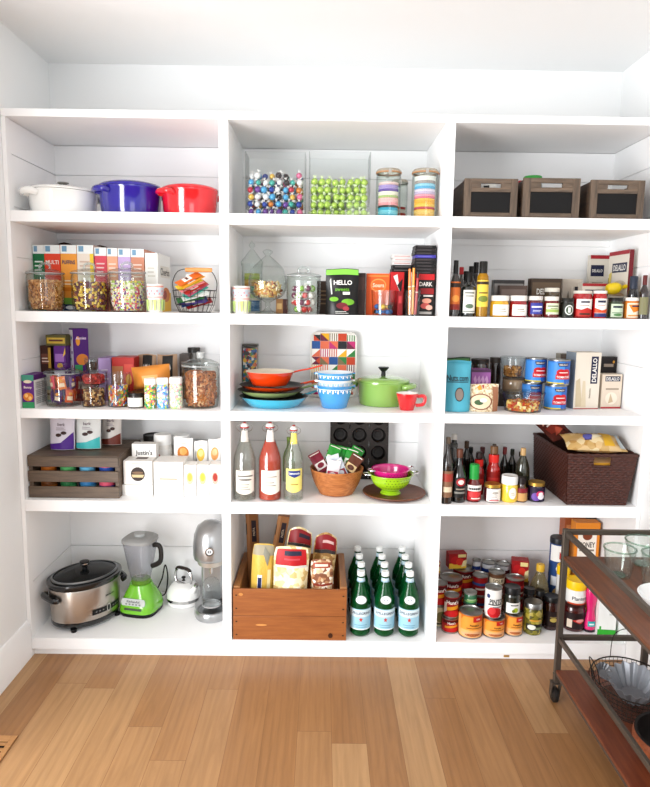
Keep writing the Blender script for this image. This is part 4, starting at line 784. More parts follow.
def tall_jar(a, b, yt, Y, label, stacks, who, ring='#b98f6a', tab=None, full=True):
    p = at(1, a, b, yt, Y=Y, rnd=True); r, h = p.r*.98, p.h; t = thing('canning_jar', label, 'jar', (p.x, p.y, p.z)); hb = h*.90
    o = [(r*.9, 0), (r*.97, h*.02), (r, h*.06), (r, hb*.92), (r*.93, hb*.97), (r*.97, hb)]; pr = prof_spline(o, 3); MB().lathe([(0, 0)]+pr+[(max(x-.003, 0), max(z, .004)) for x, z in reversed(pr)]+[(0, .004)], GLASS, 34).build('glass_body', t)
    MB().lathe([(r*.85, hb+.0006), (r*1.03, hb+.0006), (r*1.04, hb+h*.012), (r*1.03, hb+h*.026), (r*.85, hb+h*.026)], M(ring, .6), 34).build('gasket', t)
    MB().lathe([(r*.84, hb+h*.027), (r*1.02, hb+h*.027), (r*1.02, hb+h*.05), (r*.9, h*.985), (0, h)], glass('#f0efe9', .9, .05, ('#d9cbb6', .35), 'jar_lid_glass'), 34).build('lid', t)
    for s in (-1, 1): MB().box(-.006, .006, s*r*1.045-.001, s*r*1.045+.001, hb-h*.03, hb+h*.06, STEEL).build('clip', t)
    if tab: MB().box(r*.9, r*1.10, -.005, .005, hb+.001, hb+h*.02, M(tab, .5)).build('rubber_tab', t)
    z = p.z+.0048
    for (pxh, c1, c2, nm) in stacks:
        hh = pxh/230; liner_stack(nm+' paper baking cups stacked in '+who, (p.x, p.y, z), r*.80, hh-.001, c1, c2); z += hh
tall_jar(376, 401.5, 166.5, .06, 'tall glass jar with a tan rim holding purple, pink and aqua baking cups', [(9, '#3fb0cc', '#8ad4e2', 'aqua'), (2, '#4a4642', '#6a645f', 'thin charcoal'), (7, '#efa9ae', '#f5c4c4', 'pale pink'), (6, '#b9c98c', '#efe9dc', 'sage and white'), (6, '#7d66b0', '#b4a2d4', 'purple'), (3, '#e7c9c9', '#f2dcd8', 'blush')], 'the left tall jar')
tall_jar(412, 438.5, 166.5, .06, 'tall glass jar with a tan rim and red tab holding pastel baking cups', [(8, '#f2bf54', '#f7d484', 'golden yellow'), (2, '#d9546a', '#e27a8c', 'thin crimson'), (8, '#f4d06a', '#f0b850', 'butter yellow'), (4, '#e58aa4', '#efb2c2', 'rose pink'), (5, '#d2c2dc', '#e7dcea', 'lilac'), (5, '#6fb8dc', '#a5d6ea', 'light blue'), (7, '#b0a6a4', '#ecebe8', 'grey and white')], 'the right tall jar', tab='#b3342c')
tall_jar(391, 408, 178, .26, 'smaller glass jar with a red filling behind the two tall jars', [(16, '#c23a34', '#e9e4de', 'red and white')], 'the smaller rear jar', ring='#9a9a90')

# ================================================================== MIDDLE BAY, SECOND SHELF: sweets
p = at(2, 231.5, 249.5, 286, Y=0.02, rnd=True); tumbler('pastel patterned tumbler beside the footed candy jar', p, PASTEL)
# tall apothecary jar at the back
p = at(2, 241, 263, 239, Y=0.26, rnd=True); r, h = p.r, p.h; t = thing('apothecary_jar', 'tall narrow glass jar with a pointed lid in the back corner', 'jar', (p.x, p.y, p.z)); hb = h*.68
MB().lathe([(0, 0), (r*.8, 0), (r*.86, .004), (r*.96, hb*.95), (r, hb)]+[(r-.003, hb), (r*.86-.003, .006), (0, .006)], GLASS, 30).build('glass_body', t)
L_ = MB().lathe(prof_spline([(r*1.02, hb+.001), (r*.98, hb+h*.03), (r*.62, hb+h*.1), (r*.28, hb+h*.17), (r*.14, hb+h*.19)], 3), GLASS, 30).build('lid', t)
MB().lathe(prof_spline([(r*.14, hb+h*.19), (r*.12, hb+h*.21), (r*.3, hb+h*.25), (r*.1, hb+h*.29), (0, h)], 4), GLASS, 16).build('finial', L_)
z = p.z+.007
for hh, c1, c2, nm in ((.05, '#7a9fc4', '#4f7fae', 'blue'), (.035, '#e9e4d9', '#cfe0b0', 'white and green'), (.03, '#3f9c78', '#6fbf9a', 'sea green'), (.03, '#d9a03c', '#e9c46a', 'amber'), (.028, '#b9cf5a', '#dce08a', 'yellow green')): liner_stack(nm+' baking cups stacked in the pointed lid jar', (p.x, p.y, z), r*.70, hh-.001, c1, c2); z += hh
# footed candy jar
p = at(2, 248, 287.5, 247.5, Y=0.045, rnd=True); r, h = p.r*.98, p.h; t = thing('footed_candy_jar', 'footed glass candy jar with a tall conical lid full of twisted candy', 'jar', (p.x, p.y, p.z))
MB().lathe(prof_spline([(0, 0), (r*.62, 0), (r*.64, h*.012), (r*.3, h*.04), (r*.12, h*.09), (r*.15, h*.14), (r*.12, h*.17), (r*.3, h*.205)], 3)+[(0, h*.206)], GLASS, 28).build('stem_foot', t)
z0, z1 = h*.207, h*.60; o = [(r*.3, z0), (r*.7, z0+.015), (r*.97, z0+(z1-z0)*.4), (r, z0+(z1-z0)*.8), (r*.95, z1)]; pr = prof_spline(o, 3); MB().lathe([(0, z0)]+pr+[(max(x-.003, 0), max(z, z0+.004)) for x, z in reversed(pr)]+[(0, z0+.004)], GLASS, 34).build('bowl', t)
L_ = MB().lathe(prof_spline([(r*.97, z1+.001), (r*.9, z1+h*.02), (r*.82, z1+h*.1), (r*.5, z1+h*.2), (r*.2, z1+h*.28), (r*.1, z1+h*.3)], 3), GLASS, 34).build('lid', t); MB().lathe(prof_spline([(r*.1, z1+h*.3), (r*.2, z1+h*.33), (r*.26, z1+h*.365), (r*.14, z1+h*.39), (0, h)], 4), GLASS, 16).build('knob', L_)
fill_stuff('twisted_candy', 'cream and brown twisted candy in the footed jar', 'candy', (p.x, p.y, p.z), r*.80, z0+.012, z0+(z1-z0)*.72, .0075, ['#e9cf8a', '#f2e2b4', '#8c4f34', '#d9a85a', '#c98a6a', '#efe6cf'], 'stick', '#d2b07a', seed=14, r0=r*.5)
# jar of wrapped candies
p = at(2, 286.5, 321, 266, Y=0.03, rnd=True); t, r0, r1, z0, hb = lidded_jar('squat glass jar with a loop lid holding mixed wrapped candies', p, lid_h=.10, knob='loop'); ms2 = {}; rn = random.Random(5)
mix = [('#e9e6e0', 'white'), ('#c2352f', 'red'), ('#7a3a5a', 'plum'), ('#8fb84a', 'green'), ('#d9d0c8', 'pale grey'), ('#d9703c', 'orange'), ('#efe9e4', 'ivory')]
rr = .0155; lay = int((hb*.82)/(rr*1.9))
for k in range(lay):
    n_ = 9
    for i in range(n_):
        aa = 2*PI*(i+.5*(k % 2))/n_; q = r1-rr*1.95 if k else r0-rr*1.7; c, nm = rn.choice(mix if k < lay-1 else mix[2:4])
        wrapped_candy('hard_candy', nm+' wrapped hard candy in the squat loop-lidded jar', (p.x+q*math.cos(aa), p.y+q*math.sin(aa), p.z+z0+rr+k*rr*1.9), (rn.uniform(-.4, .4), rn.uniform(-.4, .4)+PI/2*0, aa+PI/2), rr*.92, c, '#f0eee9', ms2, 'wrapped candies in the squat jar')
    for i in range(3):
        aa = 2*PI*i/3+k; c, nm = rn.choice(mix); wrapped_candy('hard_candy', nm+' wrapped hard candy in the squat loop-lidded jar', (p.x+.022*math.cos(aa), p.y+.022*math.sin(aa), p.z+z0+rr+k*rr*1.9), (0, PI/2, aa), rr*.92, c, '#f0eee9', ms2, 'wrapped candies in the squat jar')
p = at(2, 276, 287.5, 299, Y=0.2); carton('candy_box', 'small tan and maroon box between the footed jar and the squat jar', 'box', p, .05, '#b98a5a', [('r', .6, 0, 1, 1, '#5a2f2a'), ('r', .1, .3, .5, .7, '#e0bd84')])
p = at(2, 317, 329, 281, Y=0.2); carton('candy_box', 'dark brown box behind the black pouch', 'box', p, .06, '#4a372c', lines(.2, .9, .3, .8, 4, '#8c7258'))
# black pouch
p = at(2, 326, 358.5, 269, Y=0.07); pouch('candy_pouch', 'black stand-up candy pouch with a bright green top strip', p, .06, '#1d1c1c', [('r', .01, .87, .99, .985, '#8fd45a'), ('t', .52, .70, .10, 'HELLO', '#f2f2ee', .6), ('t', .5, .55, .07, 'sweets', '#6fae3c', .5), ('r', .52, .44, .74, .5, '#f0f0ec'), ('e', .25, .34, .14, .05, '#7db83c'), ('e', .68, .28, .2, .07, '#7db83c'), ('e', .5, .2, .18, .07, '#7a2a34'), ('e', .62, .14, .1, .05, '#a8404a')]+[('p', [(.12, .75), (.16, .8), (.2, .45), (.16, .44)], '#cfd4cf')]+lines(.3, .7, .03, .1, 2, '#d9d9d4'), seed=60)
p = at(2, 357.5, 365.5, 273, Y=0.1); carton('candy_box', 'dark brown narrow box beside the black pouch', 'box', p, .07, '#3a2722', [('r', .1, .6, .9, .9, '#4f342c')])
p = at(2, 366.5, 389.5, 273.5, Y=0.135); carton('candy_box', 'bright orange candy box with a white script oval', 'box', p, .06, '#e8692a', [('e', .52, .72, .34, .16, '#f4a05a'), ('e', .52, .72, .30, .13, '#ea7030'), ('t', .52, .72, .1, 'Sours', '#f8dcc0', .5), ('r', .05, .92, .95, .96, '#f0904a')], left=[('r', 0, 0, 1, 1, '#efe9e2')])
p = at(2, 390.5, 404, 272, Y=0.13); carton('candy_box', 'red candy box with white shapes behind the clear cup', 'box', p, .06, '#c2242a', [('p', [(.2, .9), (.5, .95), (.7, .55)], '#efe6e2'), ('p', [(.5, .7), (.8, .5), (.9, .85)], '#2a1a1a'), ('r', 0, 0, 1, .3, '#8c1a1f')])
# clear tumblers of sweets
p = at(2, 371, 396, 290, Y=0.02, rnd=True); tub('clear tapered tumbler holding blue and yellow candy', p, bot=.86, name='clear_tumbler'); rn = random.Random(9)
for k in range(12):
    aa = 2*PI*k/6+.4*(k//6); q = p.r*.84-.0135; c, nm = [('#2f86c9', 'blue'), ('#2a6fb0', 'blue'), ('#e0b93c', 'yellow'), ('#23262a', 'black')][k % 4]
    wrapped_candy('foil_candy', nm+' foil candy in the clear tapered tumbler', (p.x+q*math.cos(aa), p.y+q*math.sin(aa), p.z+.015+.022*(k//6)), (0, 0, aa+PI/2), .0108, c, c, ms2, 'foil candies in the clear tumbler')
p = at(2, 397.5, 402.5, 291, Y=0.06); carton('candy_box', 'dark red slim candy box between the two clear cups', 'box', p, .05, '#8c1a22', [('r', .2, .5, .8, .8, '#c2454a')])
p = at(2, 403.5, 421, 290, Y=0.02, rnd=True); tub('clear narrow cup holding candy sticks', p, bot=.88, name='clear_tumbler')
for k, (dx, dy, c, yt, lab, lx, ly) in enumerate(((-.4, -.3, '#e8872a', 269, 'orange candy stick standing in the narrow clear cup', -.3, .1), (.05, -.1, '#f0a83c', 268, 'amber candy stick standing in the narrow clear cup', .05, .0), (.45, -.2, '#b8202a', 278, 'red candy stick standing in the narrow clear cup', .5, .1), (-.05, .4, '#efe9e4', 272, 'white candy stick standing in the narrow clear cup', -.5, .3), (.4, .35, '#2a2022', 272, 'dark candy stick leaning right in the narrow clear cup', .9, .4))):
    top = on_y(412, yt, p.y).z-p.z; q = p.r*.8; b0 = Vector((dx*q, dy*q, .006)); b1 = Vector((dx*q+lx*.012, dy*q+ly*.01, top)); mb = MB(); mb.tube([b0, b0.lerp(b1, .35), b0.lerp(b1, .7), b1], [.0058, .0058, .0058, .005], M(c, .3), 8)
    mb.tube([b0.lerp(b1, .6), b0.lerp(b1, .62)], .0062, M('#f3e9d8', .4), 8); tag(mb.build('candy_stick', loc=(p.x, p.y, p.z)), lab, 'candy stick', 'candy sticks in the cup')
p = at(2, 413, 434.5, 274, Y=0.09); carton('candy_box', 'black and red chocolate box with pink sweets pictured, by the divider', 'box', p, .12, '#1f1a1a', [('r', 0, .86, 1, 1, '#c2242a'), ('r', .35, .52, .98, .66, '#9c1f24'), ('t', .6, .76, .1, 'DARK', '#e9e4df', .6), ('r', .5, .46, .95, .5, '#d9d4cf'), ('e', .66, .36, .22, .06, '#e5a48f'), ('e', .6, .24, .22, .07, '#c9605a'), ('e', .78, .2, .16, .06, '#e9b7a6'), ('r', .3, .04, .9, .1, '#b9b4af')]); zt = p.z+p.h+.0006
n = 9; hh = on_y(424, 245, p.y).z-zt
for k in range(n):
    c = '#4a44a0' if k == n-4 else ['#1e1b1c', '#2a2426', '#171516'][k % 3]; q = P(); q.x = p.x+.003+.002*((k*7) % 3-1); q.y = p.y+.004; q.z = zt+k*hh/n; q.w = p.w*.95; q.h = hh/n-.0008
    lab = 'indigo chocolate bar within the tall stack on the black box' if k == n-4 else ('topmost black chocolate bar of the tall stack on the black box' if k == n-1 else 'black chocolate bar in the tall stack on the black box')
    carton('chocolate_bar', lab, 'chocolate bar', q, .10, c, [('r', .1, .3, .8, .7, '#6a66b8' if k == n-4 else '#4a4446')], group=None if k in (n-4, n-1) else 'black chocolate bars in the tall stack')
q0 = at(2, 391.5, 412.5, 272, Y=0.22); q0.h = SZ[2] and on_y(402, 272, .22).z-q0.z; carton('candy_box', 'dark box behind the candy sticks carrying the small stack of bars', 'box', q0, .10, '#2f2a2a', [])
zz = q0.z+q0.h+.0006
for k in range(5):
    q = P(); q.x = q0.x-.002+.004*(k % 2); q.y = q0.y+.003; q.w = q0.w*.94; q.h = .0145; q.z = zz+k*.0153; wt = k >= 2
    carton('chocolate_bar', ('white wrapped chocolate bar ' if wt else 'black wrapped chocolate bar ')+['at the bottom of the short stack', 'second from the bottom of the short stack', 'in the middle of the short stack', 'second from the top of the short stack', 'on top of the short stack'][k], 'chocolate bar', q, .09, '#ecebe8' if wt else '#242122', [('r', .1, .35, .9, .65, '#e0b9b4' if wt else '#7a7674')], group='bars in the short stack')
# ================================================================== MIDDLE BAY, THIRD SHELF: pans, bowls, pot
p = at(3, 242.5, 257, 344.5, Y=0.405); t = thing('candy_tube', 'tall clear box of coloured candy beads standing in the back corner', 'candy box', (p.x, p.y, p.z)); w, h = p.w, p.h; d = w
MB().box(-w/2+.002, w/2-.002, .002, d-.002, .002, h*.93, speckle(['#c9352f', '#e8c23c', '#3f6fb0', '#2a2a30', '#5fa84a', '#e8873c', '#e9e6df', '#3a8a9a'], 75, .35)).build('candy_beads', t)
MB().box(-w/2, w/2, 0, d, 0, h*.955, ACR).build('clear_box', t); MB().box(-w/2-.001, w/2+.001, -.001, d+.001, h*.956, h, M('#5a5650', .4, .3)).build('lid', t)
def pan(name, label, c, r, h, col, inner, rz, hl, lift, hr=.011, pour=True, hw=1.5, up=.25, group='enamel pans in the stack'):
    t = thing(name, label, 'pan', c, R(rz), group); en = M(col, .15, 0, .9); inm = M(inner, .35)
    def ring(k, q, z):
        a = 2*PI*k/48; f = 1+(.06*(max(0, math.cos((a-PI*1.5)))**24+max(0, math.cos((a-PI*.5)))**24) if pour and z > h*.6 else 0); return (q*f*math.cos(a), q*f*math.sin(a), z)
    b = MB(); sec = [(r*.72, 0), (r*.76, .002), (r*.9, h*.55), (r*.985, h*.93), (r, h*.985)]; n = 48
    def surf(mb, sec, m, bottom):
        vs = [ring(k, q, z) for q, z in sec for k in range(n)]; fs = [(j*n+k, j*n+(k+1) % n, (j+1)*n+(k+1) % n, (j+1)*n+k) for j in range(len(sec)-1) for k in range(n)]
        fs.append(tuple(range(n)) if bottom == 0 else tuple((len(sec)-1)*n+k for k in range(n))); mb.add(vs, fs, m)
    surf(b, sec, en, 0); b.build('body', t, ang=50)
    b = MB(); surf(b, [(r*.998, h*.987), (r*.985, h), (r*.955, h), (r*.88, h*.55), (r*.72, .007), (r*.68, .006)], inm, 1); b.build('interior', t, ang=50)
    pts = spline([(r*.93, 0, h*.86), (r*1.2, 0, h*.9+up*.03), (r+hl*.6, 0, h*.9+up*.08), (r+hl, 0, h*.9+lift)], 5); MB().tube(pts, [hr*.8]+[hr]*(len(pts)-2)+[hr*.9], en, 8, flat=.55).build('handle', t)
    return t
cb = on_z(271, 404, SZ[3]+.02); cx_, cy_ = max(cb.x, -.268), 0.182
pan('skillet', 'aqua blue enamel skillet at the bottom of the pan stack', (cx_+.003, cy_, SZ[3]+.0005), .155, .045, '#3fb2cc', '#191919', 28, .15, .02)
pan('skillet', 'light green enamel skillet second from the bottom of the pan stack', (cx_-.012, cy_+.01, SZ[3]+.0468), .150, .026, '#b3c98c', '#1c1c1a', 24, .16, .045)
pan('skillet', 'orange enamel skillet third in the pan stack under the saucepan', (cx_-.006, cy_+.008, SZ[3]+.0734), .147, .022, '#e0561f', '#1e1a18', 20, .165, .055)
pan('saucepan', 'small flame orange saucepan with a cream inside on top of the pan stack', (cx_-.014, cy_-.015, SZ[3]+.096), .108, .062, '#e04a16', '#ece3d2', 12, .13, .03, .008, up=.2)
# patchwork tray leaning at the back
p = at(3, 310.5, 356.5, 350, Y=0.42); top = on_y(333, 333, .46).z-p.z; w, h = p.w, top; t = thing('serving_tray', 'rectangular tray with a colourful triangle patchwork pattern leaning on the back wall', 'tray', (p.x, p.y, p.z+.006)); t.rotation_euler = (R(-5.5), 0, 0)
def rrect(w, h, r, n=5):
    out = []
    for cx, cz, a0 in ((w/2-r, h-r, 0), (-w/2+r, h-r, 90), (-w/2+r, r, 180), (w/2-r, r, 270)):
        for k in range(n+1): a = R(a0+90*k/n); out.append((cx+r*math.cos(a), cz+r*math.sin(a)))
    return out
TRW = M('#e9e6df', .35); mb = MB(); mb.prism(rrect(w, h, .028), 0, .006, TRW, 'y'); mb.build('tray_body', t)
rim_o = rrect(w, h, .028); mb = MB(); mb.tube([(x*.985, -.003, h/2+(z-h/2)*.985) for x, z in rim_o], .0042, TRW, 6, closed=True); mb.build('rim', t)
rn = random.Random(23); sw = (w-.008)/5; sh = (h-.010)/8; pal = ['#c9502f', '#2f5f9c', '#e8b42c', '#3f8a4a', '#c23a7a', '#8a7a5a', '#2a2c30', '#7a2f4a', '#4fb0c4', '#e07a5a', '#a9b43c', '#b0a890']
mb = MB(); fn = flat_fn((-w/2+.004, -.0004, .005), (1, 0, 0), (0, 0, 1), (0, -1, 0))
for i in range(5):
    for j in range(8):
        u0, v0 = i*sw, j*sh; u1, v1 = u0+sw*.98, v0+sh*.98
        if (i in (0, 4)) and (j in (0, 7)): u0 += (.010 if i == 0 else 0); u1 -= (.010 if i == 4 else 0); v0 += (.008 if j == 0 else 0); v1 -= (.008 if j == 7 else 0)
        c1, c2 = rn.sample(pal, 2); ty = rn.randrange(5); mu, mv = (u0+u1)/2, (v0+v1)/2
        if ty == 0: sp = [('p', [(u0, v0), (u1, v0), (u1, v1)], c1), ('p', [(u0, v0), (u1, v1), (u0, v1)], '#f2efe8')]
        elif ty == 1: sp = [('p', [(u0, v0), (u1, v0), (mu, mv)], c1), ('p', [(u0, v1), (mu, mv), (u1, v1)], c1), ('p', [(u0, v0), (mu, mv), (u0, v1)], '#f2efe8'), ('p', [(u1, v0), (u1, v1), (mu, mv)], c2)]
        elif ty == 2: sp = [('r', u0, v0, u1, v1, '#f2efe8')]+[('r', u0+sw*(.02+.25*k), v0, u0+sw*(.13+.25*k), v1, c1) for k in range(4)]
        elif ty == 3: sp = [('r', u0, v0, u1, v1, c1)]
        else: sp = [('p', [(u0, v0), (u1, v0), (u0, v1)], c2), ('p', [(u1, v0), (u1, v1), (u0, v1)], c1)]
        mb.gfx(fn, 1, 1, sp)
mb.build('patchwork_print', t, smooth=False)
# nested bowls
p = at(3, 317, 352, 384, yb=410, rnd=True); r = p.r*1.04; x0, y0 = p.x, p.y
def bowl(label, z, r, h, out, inn, pat=None, patc='#f4f4f2', group='stacked bowls'):
    t = thing('mixing_bowl', label, 'bowl', (x0, y0, z), R(10), group); MB().lathe([(0, 0), (r*.66, 0), (r*.7, .003), (r*.9, h*.6), (r*.97, h*.93), (r*1.03, h*.95), (r*1.04, h)], M(out, .14, 0, .7), 40).build('body', t)
    MB().lathe([(r*1.04, h+.0003), (r*.98, h+.0002), (r*.95, h*.9), (r*.86, h*.5), (r*.6, .008), (0, .007)], M(inn, .2), 40).build('interior', t)
    for s in (-1, 1): MB().prism([(s*r*.98, -.016), (s*r*1.13, -.011), (s*r*1.17, 0), (s*r*1.13, .011), (s*r*.98, .016)][::s], h*.9, h*.985, M(out, .14, 0, .7)).build('handle', t)
    if pat:
        mb = MB(); f = cyl_fn(r*.905+.0012, h*.62, h*.92, 2*PI, r*.968+.0012); sp = [('r', 0, .72, 1, .8, patc)]+[('e', k/22, .45, .007, .26, patc) for k in range(22)]+[('e', k/22+.5/22, .58, .005, .12, patc) for k in range(22)]; mb.gfx(f, 2*PI*r, h*.3, sp, (40, 1)); mb.build('printed_pattern', t)
h1 = on_y(334, 387, y0-r).z-p.z
bowl('light blue patterned bowl at the bottom of the bowl stack', p.z, r, h1, '#4f9ed2', '#f1f2f1', True)
bowl('white patterned bowl in the middle of the bowl stack', p.z+h1*.47, r*.97, h1*.77, '#eef0f0', '#f4f4f3', True, '#9cc4e0')
bowl('blue rimmed top bowl of the bowl stack', p.z+h1*.84, r*.99, h1*.72, '#5ba9da', '#eef4f8', True)
# green dutch oven
p = at(3, 356.5, 409.5, 374, yb=408, rnd=True); p.h = on_y(383, 375.5, p.y).z-p.z; dutch_oven('dutch_oven', 'spring green enamel pot with a black knob beside the stacked bowls', p, '#8fb45e', rz=-28, knob='#1c1c1c', hw=.15, knob_style='tall')
# red cup
p = at(3, 396, 418, 391.5, yb=411.5, rnd=True); r, h = p.r, p.h; t = thing('measuring_cup', 'red cup with a white inside and a loop handle in front of the green pot', 'cup', (p.x, p.y, p.z), R(-8)); RD = M('#d1202b', .15, 0, .8)
MB().lathe([(0, 0), (r*.62, 0), (r*.66, .003), (r*.93, h*.75), (r*.99, h*.86), (r, h)], RD, 32).build('body', t); MB().lathe([(r, h+.0002), (r*.95, h+.0003), (r*.88, h*.7), (r*.56, .007), (0, .006)], M('#f3eeea', .2), 32).build('interior', t)
MB().tube(spline([(r*.93, 0, h*.82), (r*1.5, 0, h*.84), (r*1.62, 0, h*.62), (r*1.4, 0, h*.34), (r*.78, 0, h*.28)], 6), .0055, RD, 8, flat=1.4).build('handle', t)

# ================================================================== MIDDLE BAY, FOURTH SHELF: swing-top bottles, muffin tin, bowl, colanders
SW = [(.94, .0), (1, .03), (1, .47), (.93, .57), (.62, .71), (.40, .81), (.33, .88), (.33, .925)]
def swing(xl, xr, yt, label, liq, labc, specs, tagc, ink, lz=(.09, .40)):
    p = at(4, xl, xr, yt, yb=501.5, rnd=True); r = p.r; p.h = min(on_y((xl+xr)/2, yt, p.y).z-p.z, SB[3]-SZ[4]-.006); h = p.h; t = thing('swing_top_bottle', label, 'bottle', (p.x, p.y, p.z), R(8))
    pr = prof_spline([(a*r, b*h) for a, b in SW], 4); MB().lathe([(0, 0)]+pr+[(max(x-.0028, 0), max(z, .004)) for x, z in reversed(pr)]+[(0, .004)], BOTG, 30).build('glass_body', t)
    lq = [(max(x-.0034, 0), max(z, .0045)) for x, z in pr if z < h*.78]; MB().lathe([(0, .0045)]+lq+[(0, lq[-1][1])], liq, 30).build('liquid', t)
    C_ = MB().lathe(prof_spline([(r*.30, h*.925), (r*.36, h*.94), (r*.34, h*.965), (r*.2, h*.985), (0, h*.99)], 3), M('#eeece8', .25), 16).build('stopper', t)
    MB().lathe([(r*.30, h*.926), (r*.39, h*.927), (r*.39, h*.942), (r*.3, h*.943)], M('#b3261f', .5), 16).build('rubber_seal', C_); MB().box(-r*.13, r*.13, -r*.13, r*.13, h*.985, h, M('#a8322c', .5)).build('stopper_tip', C_)
    mb = MB()
    for s in (-1, 1): mb.tube(spline([(s*r*.34, 0, h*.875), (s*r*.62, -.003, h*.90), (s*r*.66, -.004, h*.945), (s*r*.30, 0, h*.975), (s*r*.10, 0, h*.97)], 4), .0012, STEEL, 5)
    mb.tube([(r*.345*math.cos(2*PI*k/16), r*.345*math.sin(2*PI*k/16), h*.872) for k in range(16)], .0014, STEEL, 5, closed=True); mb.build('wire_bail', t)
    lb = MB(); c = cyl_fn(r+.0012, h*lz[0], h*lz[1], 1.75); q = [(0, .14), (.06, .08), (.3, .02), (.5, 0), (.7, .02), (.94, .08), (1, .14), (1, 1), (0, 1)] 
    lb.grid(lambda u, v: c(u, v*(1-(.12*abs(2*u-1)**2))+.12*abs(2*u-1)**2, 0), 14, 2, M(labc, .5)); lb.gfx(c, r*1.75, h*(lz[1]-lz[0]), specs, (10, 1)); lb.build('paper_label', t)
    nb = MB(); c = cyl_fn(r*.45, h*.755, h*.90, 1.7, r*.335); nb.grid(lambda u, v: c(u, v, .001), 10, 1, M(tagc, .5)); nb.gfx(c, r*.7, h*.14, [('e', .5, .3, .16, .16, ink)], (6, 1)); nb.build('neck_label', t)
LIQ = lambda c, a: glass('#f4f6f2' if a < .3 else '#f0c4b8', .3, .05, (c, a), 'liquid', edge=.97)
BOTG = glass('#fefefe', .8, .03, name='bottle_glass', edge=.82)
swing(233.5, 256, 422, 'clear swing-top bottle with a cream label, first from the divider', LIQ('#cdd0c8', .12), '#ebe6dc', [('r', .1, .74, .9, .8, '#7d7a74'), ('e', .5, .62, .34, .05, '#8c8a86')]+lines(.25, .75, .2, .5, 3, '#a8a49c'), '#d9d6cf', '#5a6a8a')
swing(258.5, 281.5, 422, 'pink swing-top bottle with a white label between two clear bottles', LIQ('#c9604c', .66), '#f1ece6', [('r', .2, .72, .8, .76, '#9a948c')]+lines(.25, .75, .35, .6, 2, '#a29c94'), '#e9e6e2', '#5a6a9a')
swing(283.5, 303.5, 425, 'pale swing-top bottle with a yellow and navy label beside the wooden bowl', LIQ('#d6ddd6', .12), '#ece088', [('p', [(.15, .92), (.85, .92), (.85, .72), (.5, .62), (.15, .72)], '#3a4a8c'), ('t', .5, .81, .09, 'Lemonade', '#f1f1ee', .6), ('r', .3, .32, .7, .36, '#a88a3c')], '#f0e27c', '#d9c43c', (.12, .44))
p = at(4, 283, 295, 441, Y=0.33, rnd=True); p.h = on_y(289, 437, p.y).z-p.z; bottle('wine_bottle', 'pale green bottle behind the pale swing-top bottle', p, [(1, 0), (1, .55), (.4, .78), (.36, .95)], glass('#c3d69a', .6, .04, ('#a9bf74', .4), 'green_glass'), '#8fa84a', .93)
# muffin tin
p = at(4, 330.5, 387.5, 450, Y=0.40); w = p.w*1.0; nxy = (3, 4); h = w/3*4; h = min(h, .345); t = thing('muffin_tin', 'dark metal muffin tin with rows of round cups leaning upright at the back', 'muffin tin', (p.x, p.y-.006, p.z+.005)); t.rotation_euler = (R(-4), 0, 0)
DK = M('#3d3733', .5, .45); cw, ch = w/3, h/4; pl = MB(); e = .004
for i in range(3):
    for j in range(4):
        cx, cz = -w/2+cw*(i+.5), ch*(j+.5); n = 24; rr = min(cw, ch)*.39; vs = []; 
        for k in range(n):
            a = 2*PI*k/n; ca, sa = math.cos(a), math.sin(a); s = min(cw/2/max(abs(ca), 1e-6), ch/2/max(abs(sa), 1e-6)); vs.append((cx+s*ca, 0, cz+s*sa))
        for k in range(n): a = 2*PI*k/n; vs.append((cx+rr*math.cos(a), 0, cz+rr*math.sin(a)))
        pl.add(vs, [(k, (k+1) % n, n+(k+1) % n, n+k) for k in range(n)], DK)
rimp = rrect(w, h, .012); pl.tube([(x, .001, z) for x, z in rimp], .003, DK, 6, closed=True); pl.build('plate', t)
for i in range(3):
    for j in range(4):
        cx, cz = -w/2+cw*(i+.5), ch*(j+.5); rr = min(cw, ch)*.39; mb = MB(); mb.lathe([(rr*1.05, -.0025), (rr*1.03, -.004), (rr, -.001), (rr*.8, .03), (rr*.5, .031), (rr*.45, .029), (0, .029)], M('#2f2a27', .45, .4), 24); mb.xf(Matrix.Translation((cx, 0, cz)) @ Matrix.Rotation(-PI/2, 4, 'X')); mb.build('cup', t)
